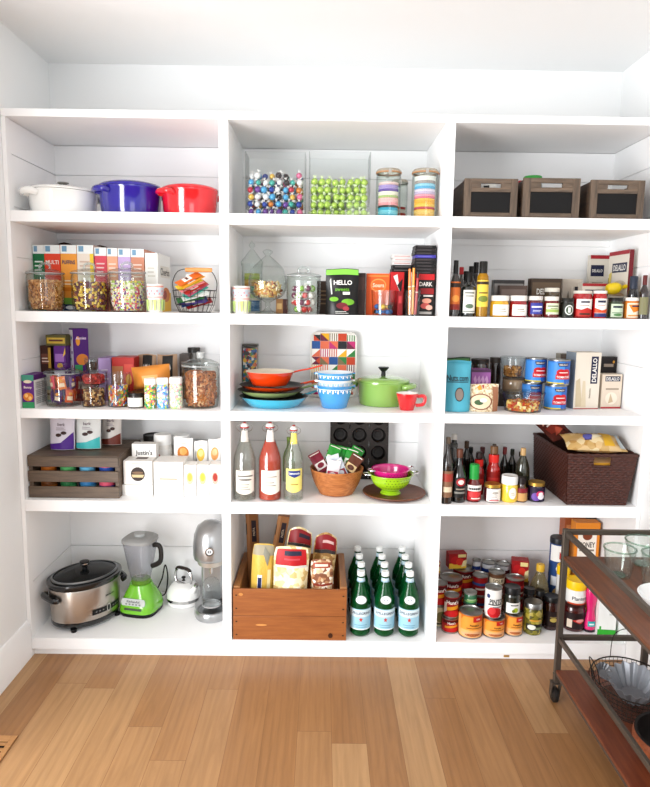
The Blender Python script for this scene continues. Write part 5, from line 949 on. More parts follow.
# wooden bowl with packets
p = at(4, 309.5, 363.5, 470, yb=500.5, rnd=True); r = p.r; h = on_y(336, 474, p.y-r*.97).z-p.z; BW = wood('#9a5a2c', '#c98a52', 'X', scale=14, name='bowl_wood'); WBW = (p.x, p.y, p.z)
t = thing('wooden_bowl', 'round honey brown wooden bowl full of candy packets', 'bowl', WBW); MB().lathe(prof_spline([(0, 0), (r*.56, 0), (r*.68, h*.12), (r*.86, h*.5), (r*.97, h*.9), (r*.985, h)], 3)+[(r*.95, h), (r*.9, h*.86), (r*.8, h*.5), (r*.6, h*.16), (0, h*.12)], BW, 40).build('bowl_body', t)
pk = [(-.62, -.30, .74, -32, '#8c1f3c', '#efe9e6', 'magenta and white candy packet leaning left in the wooden bowl'), (-.42, .1, .95, 20, '#2f9a3a', '#e9efe0', 'bright green candy packet standing at the back left of the bowl'), (-.28, -.55, .6, 8, '#efe7ea', '#b8355a', 'white and pink candy packet at the front of the bowl'), (.02, -.4, .68, -14, '#d9dfe8', '#3f5f9c', 'white and blue candy packet in the middle of the bowl'), (.12, .2, .92, 12, '#1f9a34', '#17702a', 'green candy packet in the middle back of the bowl'), (.5, -.1, .82, 20, '#1f8f30', '#ecf0e4', 'green candy packet leaning right over the bowl'), (.36, -.5, .58, -24, '#c9cfd6', '#8c2f3c', 'grey and red candy packet at the front right of the bowl'), (.62, .3, .9, 30, '#28a03c', '#f0e8dc', 'light green candy packet at the back right of the bowl'), (.5, -.42, .68, 34, '#6a3a24', '#e0c89a', 'brown candy packet low at the right of the bowl'), (-.05, .55, .8, -6, '#b02a4c', '#f0dfe4', 'crimson candy packet at the back of the bowl')]
pq = {9: 0, 7: 1, 4: 2, 1: 3, 5: 4, 0: 5, 3: 6, 8: 5.2, 6: 7.3, 2: 8.4}
for i, (ax, ay, az, ro, c, c2, lab) in enumerate(pk):
    pouch('candy_packet', lab, None, .008, c, [('r', .08, .16, .92, .5, c2), ('e', .5, .34, .28, .12, c), ('r', .1, .9, .9, .94, '#e9e4dd')], 'pillow', w=.060, h=.10, loc=(WBW[0]+ax*r*.72, WBW[1]+r*.52-.0135*pq[i], WBW[2]+h*(az-.12)+.003*(4-abs(pq[i]-4))), roll=ro, lean=-18, seed=70+i, wr=.002, group='candy packets in the wooden bowl', cat='candy packet')
# plate and colanders
p = at(4, 362.5, 425.5, 481, yb=504, rnd=True); r = p.r; PLX, PLY, PLZ = p.x, p.y, p.z
t = MB().lathe([(0, 0), (r*.8, 0), (r*.96, .008), (r, .014), (r*.99, .018), (r*.9, .0155), (r*.84, .011), (0, .0105)], wood('#5f3420', '#8a5233', 'X', scale=10, name='walnut_wood'), 56).build('wooden_plate', loc=(p.x, p.y, p.z)); tag(t, 'round walnut brown wooden plate under the lime green colander', 'plate')
def colander(label, x, y, z, r, h, col, foot=True, holes=True, rows=5, hz=0):
    t = thing('colander', label, 'colander', (x, y, z), R(hz)); en = M(col, .18, 0, .7); f = h*.16 if foot else 0
    if foot: MB().lathe([(r*.44, .0), (r*.47, .0), (r*.47, .004), (r*.36, f), (r*.34, f)], en, 36).build('foot_ring', t)
    o = [(r*.34, f), (r*.6, f+h*.14), (r*.84, f+h*.38), (r*.97, h*.93), (r*1.04, h*.965), (r*1.04, h)]; pr = prof_spline(o, 4); MB().lathe([(0, f+.0005)]+pr+[(max(x_-.003, 0), max(z_, f+.004)) for x_, z_ in reversed(pr[:-6])]+[(0, f+.0045)], en, 44).build('bowl', t)
    if holes:
        mb = MB(); dk = M('#2c3312' if col != '#c9207a' else '#5a0f38', .7)
        for rw in range(rows):
            zz = f+h*(.25+.55*rw/(rows-1)); 
            rad = None
            for (ra, za), (rb, zb) in zip(pr, pr[1:]):
                if za <= zz <= zb: rad = ra+(rb-ra)*(zz-za)/(zb-za+1e-9); sl = math.atan2(rb-ra, zb-za+1e-9); break
            n_ = 36
            for k in range(n_):
                if (k//4) % 3 == 2: continue
                a = 2*PI*(k+.5*(rw % 2))/n_; N = Vector((math.cos(a)*math.cos(sl), math.sin(a)*math.cos(sl), -math.sin(sl))); U = Vector((-math.sin(a), math.cos(a), 0)); V_ = N.cross(U); c0 = Vector((rad*math.cos(a), rad*math.sin(a), zz))+N*.0006
                mb.add([c0+U*(.0024*math.cos(2*PI*q/8))+V_*(.0024*math.sin(2*PI*q/8)) for q in range(8)], [tuple(range(8))], dk)
        mb.build('hole_pattern', t)
    for s in (-1, 1):
        mb = MB(); mb.tube(spline([(s*r*1.0, -.022, h*.955), (s*r*1.22, -.018, h*.97), (s*r*1.3, 0, h*1.0), (s*r*1.22, .018, h*.97), (s*r*1.0, .022, h*.955)], 5), .0032, CHROME, 7); mb.build('handle', t)
    return t
p = at(4, 370.5, 414, 480, yb=497.5, rnd=True); z0 = PLZ+.0112; cx_ = on_y(390.5, 485, PLY-.01).x; hh = on_y(392, 477, PLY-.09).z-z0
colander('lime green footed colander with chrome handles on the wooden plate', cx_, PLY-.012, z0, p.r*.98, hh, '#a9d22c', hz=8)
colander('magenta pink colander nested inside the lime green colander', cx_, PLY-.008, z0+hh*.48, p.r*.83, hh*.72, '#d4288a', foot=False, hz=16)

# ================================================================== MIDDLE BAY, BOTTOM SHELF: crate of pasta and water bottles
p = at(5, 232.5, 347, 588, yb=640); w = p.w-.004; h = on_y(290, 589.5, p.y).z-p.z; d = .425; CX5, CY5, CZ5 = p.x, p.y, p.z
OW = wood('#8f5528', '#a86c38', 'X', scale=7, name='crate_wood', dark='#6a3c1a', bump=.3); OWy = wood('#8c5a30', '#b98a58', 'Y', scale=5, name='crate_wood', dark='#6a4020', bump=.25)
t = thing('wooden_crate', 'large old orange-brown wooden crate holding bags of pasta', 'crate', (p.x, p.y, p.z))
mb = MB(); mb.box(-w/2, w/2, 0, .012, 0, h*.47, OW); mb.box(-w/2, w/2, 0, .012, h*.475, h, OW); fn = flat_fn((-w/2, 0, 0), (w, 0, 0), (0, 0, h), (0, -1, 0))
mb.gfx(fn, w, h, [('e', u, v, .009, .013, '#3a2212') for u in (.03, .97) for v in (.1, .36, .62, .88)]+[('e', .86, .1, .02, .05, '#4a2a15'), ('e', .25, .3, .05, .02, '#d0975c'), ('e', .07, .9, .02, .03, '#c98f55')]); mb.build('front_board', t, bevel=.0015)
MB().box(-w/2, w/2, d-.012, d, 0, h, OW).build('rear_board', t, bevel=.0015)
for s in (-1, 1):
    x0, x1 = sorted((s*w/2, s*(w/2-.03))); MB().box(x0, x1, .0125, d-.0125, 0, h+.008, OWy).build('end_board', t, bevel=.003)
MB().box(-w/2+.031, w/2-.031, .0125, d-.0125, 0, .010, OW).build('bottom_board', t)
zc = CZ5+.0115
CLW = glass('#f4f2ec', .5, .08, ('#e9e2d0', .3), 'clear_film')
def inbag(name, label, xl, xr, yt, yf, d, base, specs, lean=0, rz=0, roll=0, kind='pillow', seed=1, zlift=0.0, pieces_=None):
    q = at(5, xl, xr, yt, Y=yf, z=zc+zlift); hh = max(.1, on_y((xl+xr)/2, yt, yf+d/2).z-q.z)
    return pouch(name, label, q, d, base, specs, kind, rz, lean, loc=(q.x, yf+d/2, q.z), h=hh, seed=seed, roll=roll, rnd=.14, wr=.006)
SPAG = wood('#c9a23c', '#e6c76a', 'Z', scale=30, name='spaghetti', stretch=30, dark='#8c6f24')
inbag('spaghetti_bag', 'clear bag of yellow spaghetti with a small label, left in the crate', 247, 271, 543, CY5+.05, .07, SPAG, [('r', .02, .88, .98, .99, '#a8a08a'), ('r', .30, .46, .5, .66, '#e9e9ea'), ('r', .32, .48, .48, .63, '#27345e'), ('r', .72, .4, .86, .72, '#e0d0a0'), ('p', [(.55, .98), (.8, .9), (.7, .76), (.5, .9)], '#8c8a7c')], roll=3, seed=81)
for k, (a, b, yt, ro, lab) in enumerate(((246.5, 261, 514, -2, 'tall brown paper pasta packet at the back left of the crate'), (263, 284, 516, 10, 'tall brown paper pasta packet leaning right at the back of the crate'))):
    q = at(5, a, b, yt, Y=CY5+.30+.03*k, z=zc); hh = on_y((a+b)/2, yt, q.y).z-q.z; q.h = hh; q.w = .058; q.x -= math.tan(R(ro))*hh*.35
    o = carton('pasta_packet', lab, 'packet', q, .035, '#a8764c', [('r', .05, .0, .3, 1, '#c08f64'), ('r', .45, .70, .85, .93, '#3a2f3a'), ('t', .65, .81, .18, 'PASTA', '#d9c9b4', .2, True), ('r', .0, .78, .08, .9, '#2a2326')], group='brown pasta packets in the crate'); o.rotation_euler = (0, R(ro), 0); o.location.z += .031*abs(math.sin(R(ro)))
NEST = speckle(['#f4e9c4', '#e6d19c', '#f8f2dc', '#d9bf84', '#efe0b4'], 45, .5, 'pasta_nests')
inbag('pasta_bag', 'clear bag of pale pasta nests with a red top at the front of the crate', 270, 306.5, 546, CY5+.02, .085, NEST, [('r', .06, .80, .94, .98, '#b81f28'), ('r', .3, .91, .8, .96, '#2c2a44'), ('r', .3, .86, .75, .88, '#c9525a'), ('r', .06, .775, .94, .80, '#d9d6d2')], roll=2, seed=83)
inbag('pasta_bag', 'bag of pasta with a dark red folded top behind the pale nest bag', 278, 304, 528.5, CY5+.15, .08, NEST, [('r', .04, .85, .96, .985, '#8c1a22'), ('r', .45, .91, .9, .95, '#332638'), ('r', .04, .82, .96, .85, '#3a3634')], roll=6, seed=84)
inbag('pasta_bag', 'bag of pasta with a tilted red top at the back right of the crate', 307, 331, 534, CY5+.15, .08, speckle(['#c9a468', '#dcbc84', '#b08850', '#ead4a4'], 50, .5, 'pasta_shapes'), [('r', .04, .83, .96, .985, '#961c25'), ('r', .35, .9, .85, .93, '#d9b8b4'), ('r', .04, .79, .96, .83, '#4a4442')], roll=5, seed=85)
inbag('mushroom_bag', 'clear bag of brown and white dried pieces at the front right of the crate', 313.5, 337, 559, CY5+.03, .075, speckle(['#e9dcc8', '#b88a64', '#f2ebdd', '#8c5a3c', '#d9bf9c'], 60, .6, 'dried_pieces'), [('r', .1, .90, .9, .97, '#a8563c'), ('r', .1, .66, .95, .69, '#8c3a2a'), ('r', .2, .92, .8, .95, '#e9d9c8')], roll=-3, seed=86)
# water bottles
p = at(5, 349, 371, 563, yb=638.5, rnd=True); r = p.r*.91; H = on_y(361, 572, p.y-r*.3).z-p.z; px0 = p
GG = glass('#2f9a5c', .75, .05, ('#0f6a38', .50), 'green_bottle'); proto = thing('water_bottle', 'x', 'bottle', (p.x, p.y, p.z), 0, 'green water bottles')
pr = prof_spline([(r*.80, .004), (r*.96, .012), (r, .03), (r, H*.52), (r*.93, H*.60), (r*.62, H*.74), (r*.40, H*.84), (r*.34, H*.90), (r*.34, H*.93)], 4); MB().lathe([(0, .010), (r*.5, .004), (r*.7, .0)]+pr+[(0, H*.931)], GG, 32).build('bottle_body', proto)
lb = MB(); c = cyl_fn(r+.0008, H*.13, H*.455, 2*PI); lb.grid(lambda u, v: c(u, v, 0), 40, 1, M('#a9d3e4', .4)); c = cyl_fn(r+.0008, H*.13, H*.455, 2.5)
lb.gfx(c, 2.5*r, H*.325, [('r', -.75, .62, 1.75, .97, '#d9e8ee'), ('t', .5, .80, .12, 'S.PELLEGRINO', '#27425e', .92), ('p', [(.5+.085*(1 if k % 2 == 0 else .42)*math.sin(PI*k/5), .5+.13*(1 if k % 2 == 0 else .42)*math.cos(PI*k/5)) for k in range(10)], '#d0402f'), ('r', -.75, .0, 1.75, .05, '#eef4f5'), ('r', .25, .22, .75, .25, '#7fa9bf'), ('r', .3, .12, .7, .15, '#7fa9bf')], (10, 1)); lb.build('paper_label', proto)
nk = MB(); fn = lambda u, v, e=0: Vector(((u-.5)*r*1.15, -(r*.80-.10*r*(v-.5)+e)*math.cos((u-.5)*1.25)-.0005+.0, H*.60+(v-.5)*H*.115)); fn = lambda u, v, e=0: (lambda a, z, rad: Vector((rad*math.sin(a), -rad*math.cos(a), z)))((u-.5)*1.15, H*.605+(v-.5)*H*.11, r*(.925-.30*(v-.5)*1.05)*1.0+.0018+e*2)
nk.gfx(fn, r*1.1, H*.11, [('e', .5, .5, .48, .5, '#e6eaec'), ('e', .5, .5, .36, .38, '#c3cfda'), ('e', .5, .5, .34, .36, '#eef1f2'), ('r', .32, .46, .68, .56, '#5a7490')]); nk.build('neck_label', proto)
nb = MB(); nb.lathe([(r*.42, H*.845), (r*.355, H*.905)], M('#c9dde6', .4), 20); nb.lathe([(r*.425, H*.847), (r*.405, H*.862)], M('#9ab9cc', .4), 20); nb.build('neck_band', proto)
MB().lathe([(r*.37, H*.931), (r*.39, H*.934), (r*.39, H*.99), (r*.34, H), (0, H)], M('#eceeec', .35), 20).build('cap', proto)
cols = [(361, 'in the column beside the wooden crate'), (385, 'in the middle column'), (409.5, 'in the column beside the right divider')]; rows = ['front green water bottle', 'second green water bottle from the front', 'third green water bottle from the front', 'rearmost green water bottle']
for ci, (px, cl) in enumerate(cols):
    xx = on_y(px, 612, p.y).x
    for ri in range(4):
        pos = (xx+.003*((ri*5+ci*3) % 3-1), p.y+ri*.0985, p.z); lab = rows[ri]+' '+cl
        if ci == 0 and ri == 0: proto.location = pos; proto['label'] = lab
        else: dup(proto, pos, rz=R(((ri*7+ci*5) % 9-4)*1.5), label=lab)
# ================================================================== RIGHT BAY, TOP SHELF: chalkboard crates
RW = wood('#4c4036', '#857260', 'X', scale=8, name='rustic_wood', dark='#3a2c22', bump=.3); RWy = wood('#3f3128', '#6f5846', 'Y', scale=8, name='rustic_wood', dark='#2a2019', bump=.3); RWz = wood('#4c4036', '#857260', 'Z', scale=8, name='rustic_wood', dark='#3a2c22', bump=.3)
for i, (a, b, yt, lab) in enumerate(((464.5, 518, 178.5, 'rustic wooden crate with a blank chalkboard front, nearest the divider'), (523.5, 580.5, 178, 'rustic wooden crate with a blank chalkboard front and a green lid showing, middle of three'), (591, 645, 180, 'rustic wooden crate with a blank chalkboard front, nearest the right wall'))):
    p = at(1, a, b, yt, Y=.035); w, h, d = p.w, p.h, .29; t = thing('chalkboard_crate', lab, 'crate', (p.x, p.y, p.z), 0, 'chalkboard crates on the top shelf'); k = w*.13
    fb = MB(); fb.box(-w/2, -w/2+k, 0, .014, 0, h, RWz); fb.box(w/2-k, w/2, 0, .014, 0, h, RWz); fb.box(-w/2+k, w/2-k, 0, .014, 0, h*.14, RW)
    sl = w*.19; z0, z1 = h*.77, h*.88
    fb.box(-w/2+k, w/2-k, 0, .014, h*.66, z0, RW); fb.box(-w/2+k, w/2-k, 0, .014, z1, h, RW); fb.box(-w/2+k, -sl, 0, .014, z0, z1, RW); fb.box(sl, w/2-k, 0, .014, z0, z1, RW); fb.build('front_frame', t, bevel=.0012)
    MB().box(-w/2+k, w/2-k, .004, .010, h*.1405, h*.6595, M('#1b1a1b', .75)).build('chalkboard', t)
    for s in (-1, 1): 
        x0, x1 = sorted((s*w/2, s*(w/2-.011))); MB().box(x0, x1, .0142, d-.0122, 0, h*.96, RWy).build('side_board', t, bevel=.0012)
    MB().box(-w/2, w/2, d-.012, d, 0, h*.96, RW).build('rear_board', t, bevel=.0012); MB().box(-w/2+.0112, w/2-.0112, .0142, d-.0122, .0, .008, RW).build('bottom_board', t)
    if i == 0:
        q = P(); q.x, q.y, q.z, q.w, q.h = p.x+.005, p.y+.06, p.z+.009, .06, h*.86; pouch('paper_packet', 'white and grey packet seen through the handle slot of the first chalkboard crate', q, .03, '#e9e7e2', [('r', .1, .85, .5, .97, '#3a3a3c')], seed=90)
    if i == 1:
        q = P(); q.r, q.h = .04, on_y(532, 175.5, p.y+.06).z-p.z-.009; q.x, q.y, q.z = p.x-.075+.02, p.y+.085, p.z+.009; jar('spice_jar', 'green lidded jar rising behind the middle chalkboard crate front', q, '#4f6f4a', '#3f9c4a', lidh=.12)
        q = P(); q.x, q.y, q.z, q.w, q.h = on_y(519.5, 190, p.y+.12).x, p.y+.11, SZ[1]+.0005, .011, on_y(520, 181, p.y+.12).z-SZ[1]; carton('spice_box', 'small red box in the gap between the first and middle chalkboard crates', 'box', q, .05, '#c2242a', [('r', .1, .1, .9, .3, '#e9dfd8')])

# ================================================================== RIGHT BAY, SECOND SHELF: oils and jams
BT = [(.95, 0), (1, .02), (1, .55), (.9, .64), (.42, .78), (.36, .88), (.36, .93)]
p = at(2, 450, 459, 260, Y=.03, rnd=True); p.r = .0205; p.x += .006; bottle('oil_bottle', 'dark bottle with an orange label at the left end of the jam shelf', p, BT, '#241c18', '#1a1816', .76, .5, '#c9702f', (.12, .62), [('r', 0, .80, 1, .95, '#3a2a22'), ('e', .5, .4, .3, .12, '#e09a4a'), ('r', 0, .0, 1, .2, '#8c2f22')])
p = at(2, 459, 463.5, 267, Y=.13, rnd=True); p.r = .016; bottle('sauce_bottle', 'slim bottle with a red cap behind the orange label bottle', p, BT, '#2a2320', '#b3262c', .85, .6)
for i, (a, b, yt, Y, lab) in enumerate(((462, 470, 271, .16, 'dark bottle behind the white label bottle, shortest of the dark row'), (467, 475.5, 266, .24, 'dark bottle second in the row behind the white label bottle'), (472, 480, 262, .32, 'dark bottle at the back of the row beside the yellow oil'))):
    p = at(2, a, b, yt, Y=Y, rnd=True); p.r = .024; bottle('vinegar_bottle', lab, p, BT, '#1e1a18', '#181614', .8, .5, group='dark bottles on the jam shelf')
p = at(2, 461.5, 476, 272, Y=.035, rnd=True); p.r *= .98; bottle('vinegar_bottle', 'square black bottle with a white label in front of the dark bottles', p, [(.98, 0), (1.05, .02), (1.05, .60), (.9, .68), (.42, .74), (.38, .90), (.38, .94)], '#1c2420', '#171615', .78, .46, '#e6e5df', (.08, .60), [('r', .14, .85, .86, .9, '#5a625a'), ('r', .2, .72, .8, .76, '#5a625a'), ('e', .5, .3, .3, .1, '#6a7f6a'), ('r', .05, .05, .95, .1, '#8c928a')], span=1.7, n=22, lab_r=1.07)
p = at(2, 477.5, 489, 261, Y=.03, rnd=True); bottle('oil_bottle', 'tall golden oil bottle with a yellow label and black cap', p, [(.95, 0), (1, .02), (1, .66), (.9, .74), (.66, .80), (.6, .9)], glass('#e8c64a', .7, .04, ('#c99a1f', .55), 'golden_oil'), '#201d1b', .78, .72, '#e9cf5a', (.18, .66), [('r', 0, .84, 1, .95, '#4a3a1c'), ('e', .5, .3, .35, .12, '#7f8c3a'), ('r', .2, .5, .8, .55, '#7a5a24')], sx=.98, sy=.98)
jm = [(490, 509, 295.5, '#d9a92c', '#e9e7e2', '#f0ede6', 'honey yellow squat jar with a white lid beside the golden oil', 8, [('e', .5, .5, .42, .42, '#f4f1ea'), ('r', .3, .55, .7, .62, '#6a5f52'), ('r', .25, .35, .75, .4, '#a89a86')], .25, (.1, .78)),
      (509.5, 527, 295.5, '#9c1c24', '#e9e5e0', '#f0ece6', 'ruby red squat jar with a white lid beside the honey yellow jar', 8, [('e', .5, .5, .42, .42, '#f4f1ea'), ('r', .3, .55, .7, .62, '#6a5f52'), ('r', .25, .35, .75, .4, '#a89a86')], .25, (.1, .78)),
      (528, 542.5, 296, '#6a1a2a', '#d9d6d2', '#3f46a0', 'small jam jar with a blue and white label', None, [('r', .1, .58, .9, .72, '#e9e9f2'), ('r', .2, .3, .8, .36, '#c9cbe6'), ('r', .2, .2, .7, .24, '#c9cbe6')], .2, (.2, .85)),
      (543.5, 558.5, 296.5, '#7a2a2a', '#e3dfd8', '#dfe3c9', 'small jam jar with a pale green label', None, [('r', .1, .7, .9, .8, '#5a6a3c'), ('r', 0, .2, 1, .45, '#a9bf6a'), ('r', .3, .5, .8, .56, '#7a8a4c')], .2, (.2, .85)),
      (560.5, 573.5, 298, '#20241c', '#26241f', '#2a2e24', 'small dark jar with a white round emblem label', None, [('e', .5, .5, .34, .4, '#dfe3de'), ('e', .5, .5, .26, .3, '#4a5f4a'), ('r', .4, .3, .6, .7, '#e4e6e0')], .2, (.1, .9)),
      (573, 591.5, 290.5, '#a8181f', '#d9d2c8', '#efece6', 'tall red sauce jar with a white lid, left of the red pair', None, [('r', .25, .78, .75, .88, '#2f3350'), ('p', [(0, .45), (.3, .38), (.6, .5), (1, .36), (1, 0), (0, 0)], '#c2342c'), ('r', .2, .08, .8, .18, '#4a3020'), ('r', .2, .6, .7, .64, '#b09a90')], .11, (.08, .78)),
      (592.5, 606.5, 290.5, '#b0141c', '#e9e5e0', '#efece6', 'tall red sauce jar with a blue striped label, right of the red pair', None, [('r', .2, .78, .8, .9, '#2f3350'), ('p', [(0, .5), (.5, .36), (1, .45), (1, .22), (0, .22)], '#d9582c'), ('r', 0, .0, 1, .2, '#3a3f7a'), ('r', .2, .6, .7, .65, '#c9a9a0')], .11, (.06, .8)),
      (608, 622.5, 297.5, '#3a4a34', '#2a2823', '#c9d6c0', 'small green pesto jar with a dark lid', None, [('r', .15, .7, .85, .85, '#2f3a4a'), ('r', .1, .3, .9, .36, '#6a8a6a'), ('e', .5, .18, .3, .1, '#5f8a5a')], .18, (.08, .85)),
      (623.5, 639.5, 297.5, '#d98a3c', '#efece6', '#efe2cc', 'orange preserve jar with a white lid', None, [('p', [(.1, .9), (.9, .9), (.9, .55), (.4, .35)], '#e08a2f'), ('r', .3, .74, .8, .84, '#3a3a5a'), ('r', .1, .1, .9, .2, '#d99a5a')], .16, (.06, .88))]
for a, b, yt, fl, ld, lb_, lab, sq_, sp, lh, lz in jm:
    p = at(2, a, b, yt, Y=.03, rnd=True); jar('jam_jar', lab, p, fl, ld, sp, lb_, lidh=lh, labz=lz, sq=sq_, neck=.9, span=1.9, group=None)
p = at(2, 544, 559, 290, Y=.12, rnd=True); p.h = on_y(551, 288, p.y).z-p.z; jar('jam_jar', 'taller jar with a pale lid behind the pale green label jar', p, '#5a4a32', '#e6e2d6', lidh=.14)
# boxes and packs behind
p = at(2, 493.5, 524, 280, Y=.30); carton('wafer_box', 'grey tray-like pack standing at the back behind the honey jar', 'box', p, .04, '#7f7d7c', [('r', .03, .06, .97, .94, '#a9a6a4'), ('r', .0, .9, 1, 1, '#4a4746')])
p = at(2, 499.5, 527, 285.5, Y=.22); carton('wafer_box', 'brown and grey pack leaning in front of the grey tray pack', 'box', p, .04, '#6a5850', [('r', .06, .1, .94, .88, '#8c7a72'), ('e', .5, .5, .3, .2, '#a08c84')])
p = at(2, 531, 561.5, 278.5, Y=.25); carton('pasta_box', 'dark brown box lettered in white behind the blue label jar', 'box', p, .05, '#4f4034', [('r', .04, .08, .96, .9, '#6f5d4a'), ('t', .52, .66, .2, 'DELALLO', '#ecebe6', .66), ('r', .2, .3, .8, .35, '#a8947a')])
p = at(2, 562.5, 582, 279, Y=.31); carton('pasta_box', 'plain beige box with a small dark mark beside the dark brown lettered box', 'box', p, .05, '#cfc6ba', [('r', .62, .5, .88, .8, '#3a3a44'), ('p', [(.2, .4), (.3, .7), (.4, .4), (.3, .3)], '#8c8478'), ('r', .45, .2, .55, .8, '#e6dfd4')])
p = at(2, 582, 610, 283.5, Y=.20); carton('pasta_box', 'short cream box lettered in navy behind the tall red jars', 'box', p, .05, '#e2d9cc', [('r', .1, .55, .92, .82, '#2f3350'), ('t', .51, .685, .17, 'DELALLO', '#efece6', .7), ('r', 0, .92, 1, 1, '#b0343a')])
LASB = [('r', 0, .94, 1, 1, '#a82a36')]
p = at(2, 590, 609, 256, Y=.42); p.h = on_y(600, 255, .41).z-p.z; carton('lasagne_box', 'large cream lasagne box angled at the back, left of two', 'box', p, .03, '#dfd8cc', LASB+[('r', .05, .66, .75, .84, '#2f3350'), ('t', .4, .75, .10, 'DELALLO', '#efece6', .55), ('e', .5, .45, .4, .05, '#c9bfae')]+lines(.15, .85, .5, .6, 2, '#b3a898'), rz=2, w=p.w*1.0)
p = at(2, 611.5, 636, 250.5, Y=.20); q0, q1 = on_y(609.5, 275, .34), on_y(629.5, 275, .15); p.x, p.y, p.w = (q0.x+q1.x)/2, (q0.y+q1.y)/2, math.hypot(q1.x-q0.x, q1.y-q0.y); p.x -= .006; p.h = on_y(624, 251, p.y).z-p.z; carton('lasagne_box', 'large cream lasagne box with a red edge, right of two', 'box', p, .02, '#e4ddd1', LASB+[('r', .2, .68, .92, .82, '#2f3350'), ('t', .56, .75, .09, 'DELALLO', '#efece6', .6), ('p', [(.02, .6), (.2, .66), (.16, .36), (.04, .3)], '#8c7a3c'), ('p', [(.05, .66), (.2, .7), (.18, .5), (.06, .5)], '#e2cf7a'), ('e', .62, .5, .3, .06, '#cfc4b2'), ('e', .6, .32, .3, .06, '#d4b896'), ('r', 0, 0, 1, .1, '#a82a36')], right=[('r', 0, 0, 1, 1, '#7a2530')], rz=math.degrees(math.atan2(q1.y-q0.y, q1.x-q0.x)))
p = at(2, 604.5, 622, 284, Y=.12, rnd=True); r = .026; t = thing('lemon_bottle', 'yellow lemon-shaped juice bottle lying behind the pesto jar', 'bottle', (p.x-.004, p.y+.0, SZ[2]+.0005)); 
zc2 = on_y(612, 290, p.y).z-SZ[2]; t2 = carton('pasta_box', 'low pale box under the yellow lemon bottle', 'box', type('q', (), dict(x=p.x, y=p.y-.03, z=SZ[2]+.0005, w=.075, h=zc2-r-.0015))(), .06, '#b9b2a6', [('r', .1, .3, .9, .7, '#4a4642')])
mb = MB(); mb.lathe(prof_spline([(0, 0), (r*.75, .006), (r, .03), (r*.85, .055), (r*.35, .07), (r*.3, .076)], 4), M('#f0d41f', .3), 24); mb.xf(Matrix.Translation((-.03, 0, zc2)) @ Matrix.Rotation(R(80), 4, 'Y')); mb.build('bottle_body', t, ang=60)
mb = MB(); mb.lathe([(r*.36, .0765), (r*.36, .092), (0, .093)], M('#e9c81a', .4), 16); mb.xf(Matrix.Translation((-.03, 0, zc2)) @ Matrix.Rotation(R(80), 4, 'Y')); mb.build('cap', t)
p = at(2, 629.5, 639.5, 276, Y=.09, rnd=True); p.r = .022; p.x -= .004; bottle('sauce_bottle', 'dark bottle with a slate blue cap behind the orange preserve jar', p, BT, '#2a2a30', '#3f4656', .7, .75)
p = at(2, 640.5, 649, 275, Y=.012, rnd=True); bottle('sauce_bottle', 'dark red bottle at the right end of the jam shelf', p, BT, '#2a1a1a', '#6a2a2a', .78, .5, '#8c8a6a', (.1, .5))

# ================================================================== RIGHT BAY, THIRD SHELF
p = at(3, 446, 472, 361, yb=412.5); p.h = on_y(460, 361, p.y+.03).z-p.z
pouch('nut_pouch', 'tall aqua blue pouch lettered Nuts with a single brown nut picture, beside the divider', p, .05, '#58aabd', [('t', .48, .66, .12, 'Nuts.com', '#1f2a30', .84), ('r', .06, .575, .9, .59, '#1f2a30'), ('e', .55, .34, .17, .14, '#2a2a2c'), ('e', .55, .34, .15, .12, '#8c8078'), ('r', .02, .95, .98, .97, '#4aa2b5')], loc=(p.x, p.y+.028, p.z), seed=101, lean=-2)
p = at(3, 446.5, 470, 358, Y=.22); p.h = on_y(458, 357, .24).z-p.z; pouch('snack_bag', 'dark green bag top showing behind the aqua pouch', p, .05, '#274a2c', [('r', .05, .9, .95, .97, '#4f8a4a')], seed=102)
p = at(3, 468, 500, 384, yb=412); p.h = on_y(484, 384, p.y+.03).z-p.z
pouch('oat_bag', 'clear bag of beige oats with a round brown print in front of the purple box', p, .055, speckle(['#d9c4a2', '#e9dabd', '#c4aa84', '#efe4cd'], 140, .5, 'oats'), [('e', .42, .36, .36, .30, '#8c5a44'), ('e', .42, .36, .32, .26, '#e3d3b6'), ('e', .36, .34, .14, .1, '#4f6a4a'), ('e', .5, .42, .12, .08, '#f0ebe0'), ('r', .8, .02, .98, .9, '#a8785c'), ('p', [(.3, .9), (.4, .98), (.46, .8), (.36, .78)], '#d9a03c'), ('p', [(.45, .95), (.52, .97), (.5, .82)], '#b3343a')], loc=(p.x, p.y+.03, p.z), seed=103)
p = at(3, 471.5, 490.5, 369.5, Y=.17); carton('tea_box', 'lilac purple box with pale wavy print behind the oat bag', 'box', p, .07, '#a56aa8', [('p', [(.1+.2*k, .75), (.2+.2*k, .85), (.3+.2*k, .7), (.2+.2*k, .62)], '#d0a4cc') for k in range(4)]+[('r', 0, .93, 1, 1, '#5a3a5a')])
p = at(3, 470.5, 489, 358, Y=.28, rnd=True); jar('spice_tub', 'dark brown tub behind the lilac purple box', p, '#4a3a32', '#3a302a', lidh=.1)
p = at(3, 489.5, 501, 357, Y=.36, rnd=True); jar('spice_tub', 'dark tub with a brown band between the lilac box and the stacked tubs', p, '#40332c', '#4f443c', [('r', 0, .3, 1, .5, '#7a4a34')], lidh=.12)
p = at(3, 502, 543.5, 391, yb=414, rnd=True); p.h = on_y(522, 394, p.y-.03).z-p.z; tub('wide clear deli tub of orange and yellow snack mix in front of the blue cans', p, top=1.0, bot=.84, lid=CLEAR, name='deli_tub')
DT = p
fill_stuff('snack_mix', 'orange and yellow snack mix in the wide deli tub', 'snack mix', (p.x, p.y, p.z), p.r*.82, .003, p.h*.52, .0085, ['#e8a93c', '#d9702f', '#f0cf7a', '#c9502f', '#efdca4'], 'chip', '#d99a4a', seed=21, r0=p.r*.76)
